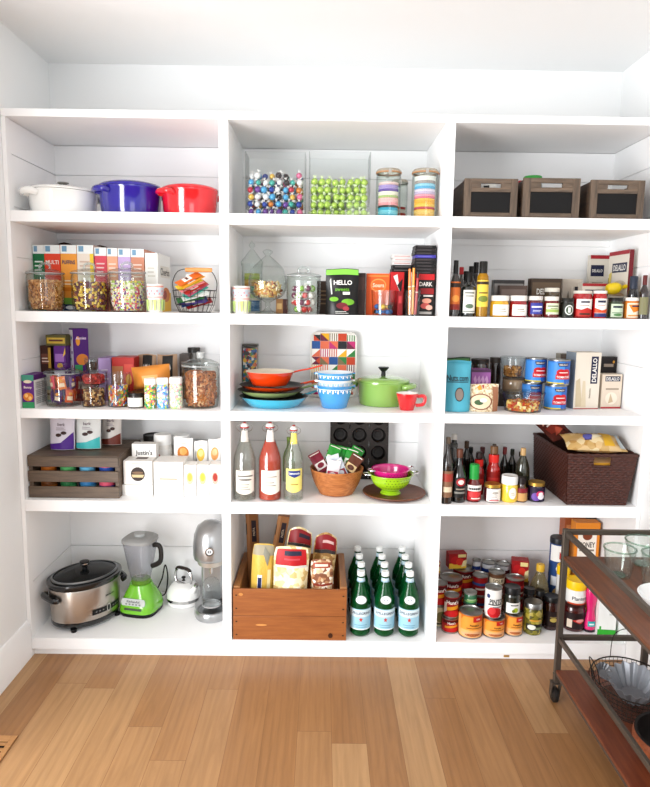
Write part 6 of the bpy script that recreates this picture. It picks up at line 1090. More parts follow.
q = at(3, 502.5, 524, 377, Y=.235, rnd=True); zz = on_y(513, 391, q.y).z; sb = at(3, 500, 524, 391, Y=.232); sb.h = zz-sb.z; sb.x -= .006; carton('tea_box', 'low dark carton supporting the small beige tub', 'box', sb, .12, '#4a3f38', [])
q.z = sb.z+sb.h+.0008; q.h = on_y(513, 377, q.y).z-q.z; jar('spice_tub', 'small beige tub under the round nut tub', q, '#9a8468', '#5a4a3a', lidh=.14, neck=1.0)
q2 = at(3, 500.5, 525, 356.5, Y=.225, z=q.z+q.h+.0008, rnd=True); q2.h = on_y(512, 358, q2.y).z-q2.z; tub('round clear tub of brown nuts on top of the beige tub', q2, top=1.0, bot=.8, lid=CLEAR, name='deli_tub'); fill_stuff('chopped_nuts', 'brown chopped nuts in the round clear tub', 'nuts', (q2.x, q2.y, q2.z), q2.r*.80, .003, q2.h*.6, .006, ['#a8763c', '#c99a5a', '#7a4f28'], 'blob', seed=22, r0=q2.r*.73)
TOM = [('r', -.3, .0, 1.3, .045, '#e6d23a'), ('r', .58, .0, 1.3, 1, '#3f74c4'), ('p', [(.33, .93), (.75, .93), (.72, .78), (.38, .78)], '#3a2f4a'), ('t', .54, .855, .07, 'DELALLO', '#f0e9e4', .3), ('e', .46, .5, .16, .16, '#c91f28'), ('e', .66, .5, .16, .16, '#d42a30'), ('e', .56, .42, .2, .18, '#c2182a'), ('r', .28, .2, .84, .42, '#c9202a'), ('t', .56, .30, .1, 'TOMATOES', '#f3ecea', .5), ('r', .4, .48, .72, .52, '#f0e2df')]
TOM = [('r', -.3, .05, .58, .95, '#4f97dc')]+TOM
def tom(label, xl, xr, yt, yb=None, Y=None, z=None, h=None):
    p = at(3, xl, xr, yt, yb=yb, Y=Y, z=z, rnd=True); p.r = .0485; p.h = h or .112; return can('tomato_can', label, p, '#4a88d0', TOM, group='blue tomato cans', span=2.6), p
t_, pa = tom('blue tomato can at the bottom front, under the right of the upper pair', 542.5, 568, 384, yb=411)
pbx = on_y(531, 395, .2).x; yb2 = DT.y+math.sqrt(max(.0001, (DT.r+.0485+.004)**2-(pbx-DT.x)**2))-.0485
t_, pb = tom('blue tomato can at the bottom behind the wide deli tub', 519, 543, 384, Y=max(yb2, pa.y-pa.r+.03))
tom('blue tomato can on top beside the cream pasta box', 547.5, 570, 357, Y=pa.y-pa.r+.004, z=pa.z+.1126)
tom('blue tomato can on top at the left of the upper pair', 525, 547, 357, Y=pb.y-pb.r, z=pb.z+.1126)
p = at(3, 574, 600.5, 353, yb=409); p.h = on_y(587, 352.5, p.y).z-p.z; carton('pasta_box', 'tall cream pasta box with a navy vertical nameplate beside the blue cans', 'box', p, .09, '#e0d8cb', [('r', .62, .45, .9, .93, '#2f3350'), ('t', .76, .69, .17, 'DELALLO', '#f0ede6', .42, True), ('p', [(.08, .04), (.34, .04), (.2, .55), (.05, .5)], '#c9bba0'), ('p', [(.3, .03), (.5, .03), (.42, .5), (.32, .5)], '#d4c7ae'), ('t', .62, .28, .07, 'fettuccine', '#8c8274', .26, True), ('r', 0, 0, 1, .015, '#a8343c')], left=[('r', 0, 0, 1, 1, '#8f99a3')], rz=7)
p = at(3, 560, 575, 354, Y=.33); carton('pasta_box', 'grey-brown box behind the upper blue cans', 'box', p, .06, '#a09a8c', [('r', 0, .9, 1, 1, '#6a5f56')])
p = at(3, 601, 622, 374, yb=408.5); p.h = on_y(610, 374.5, p.y).z-p.z; carton('pasta_box', 'small cream pasta box with a navy nameplate at the right', 'box', p, .07, '#dccfbf', [('r', .15, .80, .9, .95, '#2f3350'), ('t', .52, .875, .1, 'DELALLO', '#efece6', .65), ('r', .2, .55, .85, .6, '#a89a8a'), ('e', .5, .3, .3, .18, '#e9dfd0'), ('r', 0, 0, 1, .05, '#b3434a'), ('p', [(.35, .15), (.45, .45), (.6, .2)], '#cbb89c')], right=[('r', 0, 0, 1, 1, '#9a8c80')], rz=6)
p = at(3, 601.5, 617.5, 357, Y=.29); carton('pasta_box', 'small black box with a red base behind the small cream pasta box', 'box', p, .05, '#2a2222', [('r', 0, .1, 1, .62, '#7a2f2a'), ('r', .2, .8, .8, .86, '#a89a8c'), ('e', .8, .9, .06, .03, '#d9a03c')])

# ================================================================== RIGHT BAY, FOURTH SHELF: sauces and wicker basket
p = at(4, 441.5, 449, 437, yb=503.5, rnd=True); p.r = .024; p.x = on_y(444.5, 470, p.y).x+.012; p.h = on_y(446, 437, p.y).z-p.z; p.x = max(p.x, .4775+.026); bottle('sauce_bottle', 'dark brown bottle with a tan label against the divider', p, BT, '#2c1d16', '#6a5a4a', .9, .42, '#8c6a52', (.1, .5), [('r', 0, .6, 1, .9, '#a8443a'), ('r', .2, .2, .8, .4, '#d9c9b0')])
p = at(4, 447, 461, 434, Y=.16, rnd=True); p.h = on_y(454, 434, p.y).z-p.z; bottle('swing_top_bottle', 'dark swing-top bottle with a white stopper behind the black sauce bottle', p, [(.95, 0), (1, .03), (1, .55), (.9, .64), (.5, .76), (.40, .84), (.38, .9)], '#1c1a19', '#e4e0da', .91, .42, neckband=(.78, .84, .52, '#6a6a68'))
p = at(4, 452, 466, 447.5, yb=503, rnd=True); p.h = on_y(459, 449, p.y).z-p.z; bottle('soy_sauce_bottle', 'black sauce bottle with a brown cap and red swirl emblem', p, [(.92, 0), (1, .03), (1, .45), (.8, .58), (.42, .74), (.36, .84), (.36, .88)], '#161514', '#6a3f2c', .84, .46, '#1f1c1b', (.1, .48), [('e', .55, .78, .26, .2, '#b0323a'), ('e', .55, .78, .16, .12, '#e9dfd8'), ('r', .2, .2, .85, .3, '#8c8a84'), ('r', .3, .4, .8, .46, '#a89a8c')])
p = at(4, 467, 481, 463, yb=502.5, rnd=True); p.h = on_y(474, 464, p.y).z-p.z; bottle('ketchup_bottle', 'squat sauce bottle with a tall bright green cap and red label', p, [(.95, 0), (1, .03), (1, .42), (.85, .5), (.62, .6), (.6, .66)], '#6a1a1c', '#2fa04a', .60, .68, '#b3262c', (.05, .46), [('r', 0, .62, 1, 1, '#efece6'), ('r', .15, .7, .85, .84, '#3a3a40'), ('p', [(.1, .5), (.5, .62), (.9, .45), (.6, .2), (.2, .25)], '#d9484a'), ('r', .3, .1, .8, .18, '#efd9d0')])
for i, (a, b, yt, Y, lab, c) in enumerate(((473.5, 484.5, 452, .15, 'slim red hot sauce bottle behind the green capped bottle', '#a81e1a'), (487.5, 500.5, 446, .13, 'taller red hot sauce bottle with a brown cap behind the white label jar', '#b3221c'))):
    p = at(4, a, b, yt, Y=Y, rnd=True); p.h = on_y((a+b)/2, yt, p.y).z-p.z; bottle('hot_sauce_bottle', lab, p, [(.95, 0), (1, .03), (1, .5), (.85, .6), (.74, .66), (.70, .84)], c, '#3a2420' if i == 0 else '#7a5a3c', .85, .6, '#8c1a18' if i == 0 else '#9c2018', (.12, .5), [('r', .1, .3, .9, .7, '#c9403a')], neckband=(.68, .83, .76, '#d9342c'))
for i, (a, b, yt, Y, lab, c2) in enumerate(((462, 471, 441, .30, 'tall dark bottle at the back behind the black sauce bottle', '#5a4632'), (477.5, 487, 447, .28, 'dark bottle with a maroon cap between the red hot sauces', '#5a2426'), (500.5, 508.5, 447, .20, 'dark slim bottle with a red cap behind the mustard jar', '#7a2426'), (508, 516, 449, .31, 'dark green bottle at the back beside the squeeze bottle', '#2a3020'), (466, 475, 447, .37, 'dark bottle with a black cap at the back behind the slim red hot sauce', '#1c1a1a'), (490, 498, 444, .37, 'dark bottle with a grey cap at the back behind the taller red hot sauce', '#6a6460'), (516, 526, 452, .38, 'short dark bottle with a brown cap at the back behind the squeeze bottle', '#4a3222'))):
    p = at(4, a, b, yt, Y=Y, rnd=True); p.h = on_y((a+b)/2, yt, p.y).z-p.z; bottle('sauce_bottle', lab, p, BT, ['#1e1a16', '#241818', '#20201a', '#1c2016', '#1a1614', '#241a16', '#1e1c18'][i], c2, .84, .5)
p = at(4, 484, 500.5, 481, yb=503, rnd=True); jar('jam_jar', 'dark jam jar with a gold lid and a large white label', p, '#4a1a20', GOLD, [('e', .55, .7, .2, .1, '#b9b4ac')]+lines(.3, .75, .2, .6, 3, '#b3a8a4')+[('r', .2, .08, .8, .16, '#c9505a')], '#efece8', lidh=.18, labz=(.06, .95), span=1.9)
p = at(4, 501, 517.5, 473, yb=503, rnd=True); jar('mustard_jar', 'yellow mustard jar with a white cap and white label', p, '#e9c84a', '#f0efec', [('e', .6, .52, .3, .38, '#f3efe4')]+lines(.45, .75, .4, .65, 2, '#b9b09c'), None, lidh=.32, labz=(.1, .95), span=1.6)
p = at(4, 516, 530, 448, Y=.12, rnd=True); p.h = on_y(523, 448, p.y).z-p.z; bottle('squeeze_bottle', 'dark olive squeeze bottle with a tan nozzle beside the wicker basket', p, [(.9, 0), (1, .03), (1, .5), (.8, .68), (.5, .8), (.4, .84)], '#3a3a2c', '#c9a878', .85, .38, '#2f3024', (.1, .45))
p = at(4, 516, 527, 476, yb=502.5, rnd=True); p.h = on_y(521, 477, p.y).z-p.z; bottle('spice_bottle', 'tiny bottle with a dark cap and cork coloured label', p, [(.95, 0), (1, .04), (1, .5), (.7, .62), (.6, .74)], '#4a2a22', '#2a2022', .72, .75, '#c9a06a', (.05, .38), [('r', 0, 1.05, 1, 1.6, '#8c2a34')])
p = at(4, 527.5, 544.5, 479, yb=502.5, rnd=True); jar('jam_jar', 'dark grape jam jar with a gold lid and purple label', p, '#2a1a2c', GOLD, [('e', .35, .35, .26, .3, '#7a5aa8'), ('e', .6, .55, .24, .24, '#c9406a'), ('e', .65, .35, .2, .2, '#e9e4ea'), ('e', .62, .55, .14, .14, '#efe9e9')], '#2f2140', lidh=.18, labz=(.05, .92), span=2.0)
# wicker basket
yf = max(on_z(590, 506, SZ[4]).y, .012); A = on_y(566, 480, yf).x; Bx = on_y(639.5, 457, yf).x; bb = on_y(627, 500, yf).x; zt = on_y(600, 455.5, yf).z-SZ[4]
x0, x1 = A+.002, min(Bx, 1.322); dpt = DEP-.012-yf; xb0, xb1 = A+.012, bb; T_ = thing('wicker_basket', 'dark brown woven wicker basket holding bags of snacks at the right of the fourth shelf', 'basket', (0, yf, SZ[4]+.001))
WK = wood('#38180f', '#5f2e1d', 'X', scale=40, name='wicker', stretch=6, dark='#1a0d09', bump=.4); rowsN = 20
def woven(mb, P0, P1, Q0, Q1, nout, cols, hole=None, thick=.0065):
    """woven panel between bottom edge P0-P1 and top edge Q0-Q1; strands bulge over and under the stakes"""
    P0, P1, Q0, Q1, N = map(Vector, (P0, P1, Q0, Q1, nout)); nu, nv = cols*4, rowsN*4; vs = {}; 
    def pt(i, j):
        u, v = i/nu, j/nv; b = P0.lerp(P1, u).lerp(Q0.lerp(Q1, u), v); rw = min(j//4, rowsN-1); ph = (j % 4)/4 if j < nv else 0
        return b+N*(.0022*math.sin(PI*(u*cols+(rw % 2)))*abs(math.sin(PI*ph))+.0026*abs(math.sin(PI*ph)))
    b0 = len(mb.V)
    for j in range(nv+1):
        for i in range(nu+1): mb.V.append(tuple(pt(i, j)))
    mi = mb.mi(WK)
    for j in range(nv):
        for i in range(nu):
            u, v = (i+.5)/nu, (j+.5)/nv
            if hole and hole[0] < u < hole[1] and hole[2] < v < hole[3]: continue
            k = b0+j*(nu+1)+i; mb.F.append((k, k+1, k+nu+2, k+nu+1)); mb.I.append(mi)
            mb.F.append((k+nu+1, k+nu+2, k+1, k)) if False else None
    b1 = len(mb.V)   # smooth inner face
    for v in range(9):
        for u in range(17): mb.V.append(tuple(P0.lerp(P1, u/16).lerp(Q0.lerp(Q1, u/16), v/8)-N*thick*.5))
    for v in range(8):
        for u in range(16):
            uu, vv = (u+.5)/16, (v+.5)/8
            if hole and hole[0] < uu < hole[1] and hole[2] < vv < hole[3]: continue
            k = b1+v*17+u; mb.F.append((k+17, k+18, k+1, k)); mb.I.append(mi)
yb_ = dpt; mb = MB(); woven(mb, (xb0, .008, 0), (xb1, .008, 0), (x0, 0, zt), (x1, 0, zt), (0, -1, 0), 22, hole=(.37, .62, .80, .96)); mb.build('front_panel', T_, ang=70)
mb = MB(); woven(mb, (xb0, yb_-.01, 0), (xb0, .008, 0), (x0, yb_, zt), (x0, 0, zt), (-1, 0, 0), 30); mb.build('side_panel', T_, ang=70)
mb = MB(); woven(mb, (xb1, .008, 0), (xb1, yb_-.01, 0), (x1, 0, zt), (x1, yb_, zt), (1, 0, 0), 30); mb.build('side_panel', T_, ang=70)
mb = MB(); woven(mb, (xb1, yb_-.01, 0), (xb0, yb_-.01, 0), (x1, yb_, zt), (x0, yb_, zt), (0, 1, 0), 22); mb.build('rear_panel', T_, ang=70)
MB().box(xb0+.002, xb1-.002, .010, yb_-.012, 0, .006, WK).build('bottom', T_)
rim = []
for (xa, ya), (xc, yc) in zip([(x0, 0), (x1, 0), (x1, yb_), (x0, yb_)], [(x1, 0), (x1, yb_), (x0, yb_), (x0, 0)]):
    for k in range(24): rim.append((xa+(xc-xa)*k/24, ya+(yc-ya)*k/24, zt+.002*math.sin(k*2.1)))
MB().tube(rim, .0058, WK, 7, closed=True).build('rim_braid', T_)
hx0, hx1 = x0+(x1-x0)*.36, x0+(x1-x0)*.63; MB().tube([(hx0, -.004, zt*.79), (hx1, -.004, zt*.79)], .0042, WK, 7).build('handle_edge', T_)
ymid = yf+.11; CHIP = speckle(['#cfae74', '#dcc090', '#c49c5c', '#e4d2aa', '#d0b080'], 34, .4, 'chips_in_film')
zb = SZ[4]+zt-.10; c = on_y(592, 446, yf+.10)
sb = P(); sb.x, sb.y, sb.z, sb.w, sb.h = (x0+x1)/2+.006, yf+.024, SZ[4]+.008, (xb1-xb0)-.07, zt*.80; carton('cracker_box', 'plain tan carton inside the wicker basket seen through its handle slot', 'box', sb, .16, '#c9a06a', [('r', .25, .93, .9, .99, '#e0a93c')])
pouch('chip_bag', 'large clear bag of yellow tortilla chips lying on top of the wicker basket', None, .07, CHIP, [('r', .30, .30, .42, .62, '#3a3a7a'), ('e', .36, .46, .08, .14, '#6a6ab0'), ('r', .62, .1, .8, .9, '#e3b83c'), ('r', .88, .05, .97, .95, '#b9c4c9'), ('p', [(.42, .3), (.6, .42), (.6, .6), (.45, .55)], '#e6dcc2')], 'pillow', w=.262, h=.13, loc=((x0+x1)/2-.003, yf+.050, SZ[4]+zt*.80+.034), lean=-70, roll=3, seed=111, wr=.007)
c = on_y(541, 436, yf+.26); pouch('snack_bag', 'crumpled brown and red foil bag sticking out of the left of the wicker basket', None, .05, '#5a2a22', [('r', .1, .2, .9, .5, '#8c3a2c'), ('p', [(.1, .6), (.5, .7), (.9, .6), (.8, .85), (.2, .9)], '#c9a08c'), ('r', .2, .5, .9, .55, '#d9cfc8'), ('p', [(.2, .1), (.6, .2), (.4, .35)], '#b85a44')], 'pillow', w=.12, h=.17, loc=(c.x+.095, yf+.22, SZ[4]+zt*1.06), lean=-62, roll=-30, rz=-12, seed=112, wr=.01)

# ================================================================== RIGHT BAY, BOTTOM SHELF: cans, jars, boxes
HUNT = [('r', -.3, .72, 1.3, 1, '#8c1a1c'), ('r', .12, .74, .88, .96, '#5a0f12'), ('t', .5, .76, .2, "Hunt's", '#f3ece6', .66), ('p', [(.2, .5), (.8, .62), (.8, .44), (.2, .32)], '#e0a02c'), ('e', .5, .18, .4, .16, '#c9242a')]
PUMP = [('r', -.4, 0, 1.4, .34, '#efb878'), ('p', [(.1, .34), (.9, .34), (1, .6), (.8, .95), (.2, .95), (0, .6)], '#eda448'), ('e', .5, .14, .4, .12, '#e2b48c'), ('e', .5, .12, .25, .07, '#b06a3c'), ('r', .5, .72, .84, .97, '#c9302a'), ('t', .67, .85, .09, 'Libby', '#f4ece4', .26), ('t', .55, .56, .12, 'Pumpkin', '#4a2a1a', .6), ('r', .3, .42, .86, .45, '#7a4522'), ('p', [(-.3, .9), (.1, .98), (.1, .3), (-.2, .4)], '#f0b46a')]
def c5(name, label, xl, xr, yt, base, specs, yb=None, Y=None, z=None, h=None, r=None, group=None, lid=None):
    p = at(5, xl, xr, yt, yb=yb, Y=Y, z=z, rnd=True); 
    if r: p.r = r
    if h: p.h = h
    return can(name, label, p, base, specs, group=group), p
_, h1_ = c5('tomato_can', 'red tomato can at the bottom of the front left stack', 441.5, 458.5, 611.5, '#b3191c', HUNT, yb=634, group='red tomato cans')
_, h2_ = c5('tomato_can', 'smaller red tomato can on top of the front left stack', 444, 459, 590.5, '#a8181b', [('r', .0, .15, .2, .85, '#e4ddd6')]+HUNT, Y=h1_.y-h1_.r+.004, z=h1_.z+h1_.h+.0008, group='red tomato cans')
_, o1 = c5('pumpkin_can', 'large orange pumpkin can, first of three beside the red tomato cans', 458.8, 482, 604.5, '#dd8230', PUMP, yb=639.5, group='orange pumpkin cans')
_, o2 = c5('pumpkin_can', 'orange pumpkin can under the white tomato can', 482.6, 504.3, 610, '#dd8230', PUMP, yb=639, group='orange pumpkin cans')
_, o3 = c5('pumpkin_can', 'orange pumpkin can under the black lidded jar', 504.9, 522.3, 608, '#d98a48', PUMP, yb=637, group='orange pumpkin cans')
c5('tomato_can', 'white can with a red tomato picture standing on a pumpkin can', 485, 502, 582.5, '#eceae6', [('e', .5, .17, .34, .2, '#c9242c'), ('e', .38, .24, .16, .14, '#d9484a'), ('t', .56, .58, .19, 'PINTO', '#23262c', .6), ('e', .2, .78, .08, .08, '#3a4a7a'), ('r', .2, .45, .85, .49, '#4a4a4e'), ('r', .4, .36, .8, .4, '#8c8c90')], Y=o2.y-o2.r+.008, z=o2.z+o2.h+.0008)
p = at(5, 504, 520.5, 582.5, Y=o3.y-o3.r+.004, z=o3.z+o3.h+.0008, rnd=True); jar('olive_jar', 'dark jar with a black lid and white label standing on a pumpkin can', p, '#2a2c20', '#1f1f20', [('e', .62, .3, .16, .24, '#b3c43a'), ('r', .3, .72, .8, .82, '#3a3a3c'), ('e', .48, .22, .1, .16, '#7f8c2a')], '#e9e8e4', lidh=.25, labz=(.1, .62), span=1.9)
p = at(5, 523.5, 542, 597, yb=636, rnd=True); jar('pickle_jar', 'jar of yellow-green pickles with a silver lid', p, speckle(['#8c8434', '#a89c44', '#6f6a2a', '#b8aa58', '#5f5c28'], 55, .2, 'pickles'), TIN, [('r', 0, .1, 1, .5, '#2c2a1c'), ('e', .3, .3, .22, .16, '#e4e4da'), ('r', .2, .7, .8, .78, '#d9a03c'), ('r', .5, .14, .9, .3, '#7f8a6a')], None, lidh=.17, labz=(.15, .75), span=2.0)
p = at(5, 543.5, 559, 592, yb=631, rnd=True); jar('sauce_jar', 'dark reddish sauce jar with a black lid beside the pickle jar', p, '#3a1814', '#1c1a1a', [('e', .5, .45, .2, .14, '#b9a45a'), ('r', .3, .6, .7, .66, '#8c7a4a')], '#2a1512', lidh=.16, labz=(.15, .7))
p = at(5, 436.2, 442.8, 610, Y=.08, rnd=True); lx = .4775
for (yt, base, sp, lab, hh, zz) in ((610, '#c9bf9c', [('e', .6, .5, .3, .3, '#7f7a4a'), ('r', .2, .1, .9, .2, '#4a4a34')], 'beige can half hidden by the divider at the bottom left', .105, SZ[5]+.0005), (578, '#b0191c', HUNT, 'red can on the beige can half hidden by the divider', .105, SZ[5]+.1063)):
    q = P(); q.r = .0365; q.x = lx+.0375; q.y = .165; q.z = zz; q.h = hh; can('tomato_can', lab, q, base, sp)
p = at(5, 463.5, 477, 588, Y=.135, rnd=True); zz = SZ[5]+.075; q = P(); q.r = p.r; q.x, q.y = p.x, p.y; q.z = SZ[5]+.0005; q.h = on_y(470, 605, p.y-p.r).z-q.z; can('tuna_can', 'dark can under the small green jar', q, '#2c3a34', [('r', .2, .5, .8, .7, '#5a7a5a')]); q2 = P(); q2.r = p.r*.98; q2.x, q2.y = p.x, p.y; q2.z = q.z+q.h+.0006; q2.h = on_y(470, 588, p.y+p.r).z-q2.z; jar('relish_jar', 'small green jar with a grey lid behind the first pumpkin can', q2, '#3f7a58', '#8c8c86', [('r', 0, .2, 1, .5, '#7fb06a'), ('r', .2, .55, .8, .75, '#b9d0a0')], None, lidh=.18)
def stack2(xl, xr, yt, Y, labs, base, specs, r=None):
    p = at(5, xl, xr, yt, Y=Y, rnd=True); r = r or p.r; H = on_y((xl+xr)/2, yt, p.y+r).z-p.z
    for k in (0, 1):
        q = P(); q.r, q.x, q.y, q.z, q.h = r, p.x, p.y, p.z+k*(H/2+.0004), H/2-.0006; can('tomato_can', labs[k], q, base, specs, group='red tomato cans')
    return p.x, p.y, p.z+H+.0006, r
RED2 = HUNT
s1 = stack2(439.5, 462.5, 571.5, .215, ('lower large red can under the big can behind the front left stack', 'big red can on top, just behind the front left stack'), '#a8171a', RED2)
s2 = stack2(453, 474.5, 563, .325, ('lower large red can under the rear big can', 'big red can on top at the back, beside the yellow-red box'), '#a8171a', RED2)
s3 = stack2(472.5, 488, 571, .245, ('lower red can behind the small green jar', 'red can on top behind the small green jar'), '#8c1a1c', [('r', -.3, .55, 1.3, .7, '#2a4a7a'), ('r', .2, .3, .8, .4, '#d9cfc4')])
s4 = stack2(488.5, 504.5, 567.5, .25, ('lower grey lidded can behind the white tomato can', 'grey lidded can on top behind the white tomato can'), '#6a4a34', [('r', -.3, .5, 1.3, .8, '#c9bda4'), ('t', .5, .65, .2, 'SOUP', '#3a2a24', .5), ('r', .1, .2, .9, .3, '#8c3a2c')])
s5 = stack2(505.5, 524, 573, .245, ('lower red can behind the black lidded jar', 'red can with a grey lid on top behind the black lidded jar'), '#8c1a20', [('r', .3, .5, .9, .7, '#d9484a'), ('r', .2, .2, .8, .3, '#e4d9d0')])
for a, b, yt, base, lab in ((472, 480.5, 557.5, '#2a3f7a', 'blue'), (481, 495.5, 558.5, '#2c4688', 'royal blue'), (496, 509.5, 560, '#5a2326', 'maroon')):
    p = at(5, a-1, b+1, yt, Y=.37, rnd=True); p.r = min(p.r, .036) if a > 475 else .022; stack2(a, b, yt, .362, ('lower '+lab+' can in the rear row of cans', lab+' can on top in the rear row of cans'), base, [('r', -.3, .78, 1.3, 1, '#c9c9cc'), ('r', .2, .4, .8, .6, '#c9a89a')], r=p.r)
FR = lambda: [('r', 0, 0, 1, .35, '#e8c24a'), ('e', .35, .55, .28, .28, '#c2242a'), ('e', .62, .45, .24, .24, '#d9402f'), ('r', .5, .75, .95, .95, '#f0dfa0'), ('p', [(.7, .1), (1, .2), (1, .6), (.8, .5)], '#efe0b0')]
def boxon(xl, xr, yt, s, lab, d=.05, rz=0, lift=0):
    q = at(5, xl, xr, yt, Y=s[1]-.02, z=s[2]+lift); q.h = max(.03, on_y((xl+xr)/2, yt, s[1]-.02+d).z-q.z); carton('fruit_box', lab, 'box', q, d, '#a81f24', FR(), right=[('r', 0, 0, 1, 1, '#e0c060'), ('e', .5, .5, .25, .25, '#c2242a')], rz=rz)
boxon(449, 467, 550, s2, 'red and yellow fruit box on the rear big red can', rz=8)
bx0 = lx+.037; zb0 = on_y(445, 573, .32).z; can('tomato_can', 'rear can beneath the fruit box beside the divider', type('q', (), dict(r=.034, x=bx0, y=.347, z=SZ[5]+.0005, h=zb0-SZ[5]-.001))(), '#8c1a1c', HUNT)
q = P(); q.x, q.y, q.z, q.w, q.h = bx0, .32, zb0+.0004, .062, .056; carton('fruit_box', 'red and yellow fruit box at the back left beside the divider', 'box', q, .05, '#a81f24', FR(), rz=4)
p = at(5, 510, 529.5, 561, Y=.30); bs = P(); bs.x, bs.y, bs.z, bs.w = p.x+.018, .335, SZ[5]+.0005, .085; topz = on_y(520, 561, .34).z; bs.h = topz-bs.z-.105; carton('pantry_box', 'plain brown carton under the right fruit box', 'box', bs, .075, '#6a4a34', []); q = P(); q.x, q.y, q.z, q.w, q.h = bs.x-.004, .338, bs.z+bs.h+.0006, .08, .104; carton('fruit_box', 'red and yellow fruit box standing behind the red cans at the right', 'box', q, .06, '#a81f24', FR(), right=[('r', 0, 0, 1, 1, '#e8cf7a'), ('e', .5, .5, .3, .3, '#c2242a')], rz=-12)
for i, (a, b, yt, lab) in enumerate(((523, 535, 585, 'black lidded dark jar behind the pickle jar'), (535, 545, 588, 'second black lidded dark jar between pickle jar and clear bottle'))):
    p = at(5, a, b, yt, Y=.145+.005*i, rnd=True); p.r *= .94; jar('sauce_jar', lab, p, '#2c201a', '#1b1a1b', [('r', .2, .3, .8, .5, '#6a5a44')], lidh=.14)
p = at(5, 531, 549.5, 563, Y=.215, rnd=True); p.h = on_y(541, 564, p.y).z-p.z; bottle('oil_bottle', 'round-shouldered clear glass bottle with a yellow cap at the back', p, [(.95, 0), (1, .03), (1, .5), (.85, .66), (.5, .8), (.36, .86), (.36, .9)], glass('#d9d6c8', .8, .04, ('#a89c78', .35), 'oil_glass'), '#d9b23c', .87, .44)
p = at(5, 550.5, 567, 534, Y=.27, rnd=True); ch = p.h; t = thing('oats_canister', 'round oats canister with a dark lid and white, red and blue label', 'canister', (p.x, p.y, p.z)); MB().lathe([(0, 0), (p.r, 0), (p.r, ch*.93), (0, ch*.93)], M('#2a4f86', .5), 32).build('canister_body', t); MB().lathe([(0, ch*.931), (p.r*1.04, ch*.931), (p.r*1.04, ch*.985), (p.r*.98, ch), (0, ch)], M('#25262c', .4), 32).build('lid', t)
mb = MB(); cf = cyl_fn(p.r+.0006, ch*.0, ch*.93, 2.6); mb.gfx(cf, 2.6*p.r, ch*.93, [('r', 0, .76, 1, .985, '#e9e7e4'), ('r', .42, .80, .8, .9, '#b3262c'), ('e', .6, .9, .14, .05, '#f0ebe6'), ('t', .55, .66, .07, 'Oats', '#efeeea', .5), ('r', .1, .42, .95, .55, '#d9dce2'), ('e', .5, .3, .3, .1, '#c9a86a')], (14, 1)); mb.build('paper_label', t)
p = at(5, 575.5, 600, 523, Y=.30); carton('cereal_box', 'orange cracker box with a white pointed panel behind the cart rail', 'box', p, .06, '#e0902f', [('p', [(.12, .62), (.5, .5), (.88, .62), (.88, .93), (.12, .93)][::-1], '#f0e9df'), ('e', .5, .86, .2, .05, '#8c4a2c'), ('t', .5, .76, .07, 'HONEY', '#3a2c26', .66), ('r', .2, .69, .8, .71, '#8c8078')], right=[('r', 0, 0, 1, 1, '#b3702a')])
p = at(5, 567, 598, 516, Y=.385); p.h = min(p.h, SB[4]-SZ[5]-.006); p.x = min(p.x, 1.326-p.w/2); carton('cereal_box', 'dark orange-brown box at the very back behind the orange cracker box', 'box', p, .07, '#a8603a', [('r', .65, .0, 1, 1, '#4a4240'), ('r', .05, .8, .6, .9, '#c98a5a')])
p = at(5, 557, 570, 562.5, Y=.20, rnd=True); jar('nut_jar', 'white nut canister with a yellow cap partly behind the cart post', p, '#e4e2de', '#f0c91f', [('r', 0, .3, 1, .5, '#c9cdd4'), ('r', .3, .55, .8, .7, '#3a3f5a')], None, lidh=.16, neck=.96)
p = at(5, 562.5, 584.5, 596, yb=632.5, rnd=True); jar('sauce_jar', 'large dark red sauce jar under the yellow capped canister', p, '#4f1614', '#3a1614', [('p', [(.3, .55), (.55, .65), (.8, .5), (.6, .35)], '#c9403a'), ('r', .1, .1, .3, .6, '#d9c9b8'), ('e', .6, .55, .16, .1, '#e0a09a')], '#2a1414', lidh=.12, labz=(.12, .8)); sp_ = p
q = at(5, 566.5, 586, 575, Y=p.y-p.r+.003, z=p.z+p.h+.0008, rnd=True); q.r = min(q.r, p.r*.95); jar('nut_jar', 'white canister with a bright yellow cap standing on the dark red sauce jar', q, '#efeeea', '#f2cb1c', [('r', .2, .3, .85, .7, '#f4f2ee'), ('t', .55, .5, .3, 'Planters', '#3a3f4a', .7), ('r', 0, 0, 1, .12, '#c9502f')], None, lidh=.38, neck=.97, labz=(.02, .9))
# pink bottle, carton
p = at(5, 585, 596.5, 590, yb=633.5, rnd=True); p.h = on_y(594, 584, p.y).z-p.z; PK = M('#e0307c', .2, 0, .6); t = thing('syrup_bottle', 'hot pink contoured bottle with a dark base behind the cart', 'bottle', (p.x, p.y, p.z)); r, h = p.r, p.h
MB().lathe(prof_spline([(r*.9, .012), (r*.95, h*.2), (r*.66, h*.42), (r*.72, h*.52), (r*1.0, h*.72), (r*.95, h*.88), (r*.5, h*.97), (0, h)], 4), PK, 26, sy=.75).build('bottle_body', t); MB().lathe([(0, 0), (r*.92, 0), (r*.93, .0115), (0, .0116)], M('#3a2a34', .4), 26, sy=.75).build('base', t)
mb = MB(); cf = cyl_fn(r*.97, h*.13, h*.24, 1.4, sy=.8); mb.gfx(cf, r*1.4, h*.1, [('r', 0, 0, 1, 1, '#2fb0b4'), ('r', .2, .3, .8, .6, '#e9f0ef')], (8, 1)); mb.build('paper_label', t)
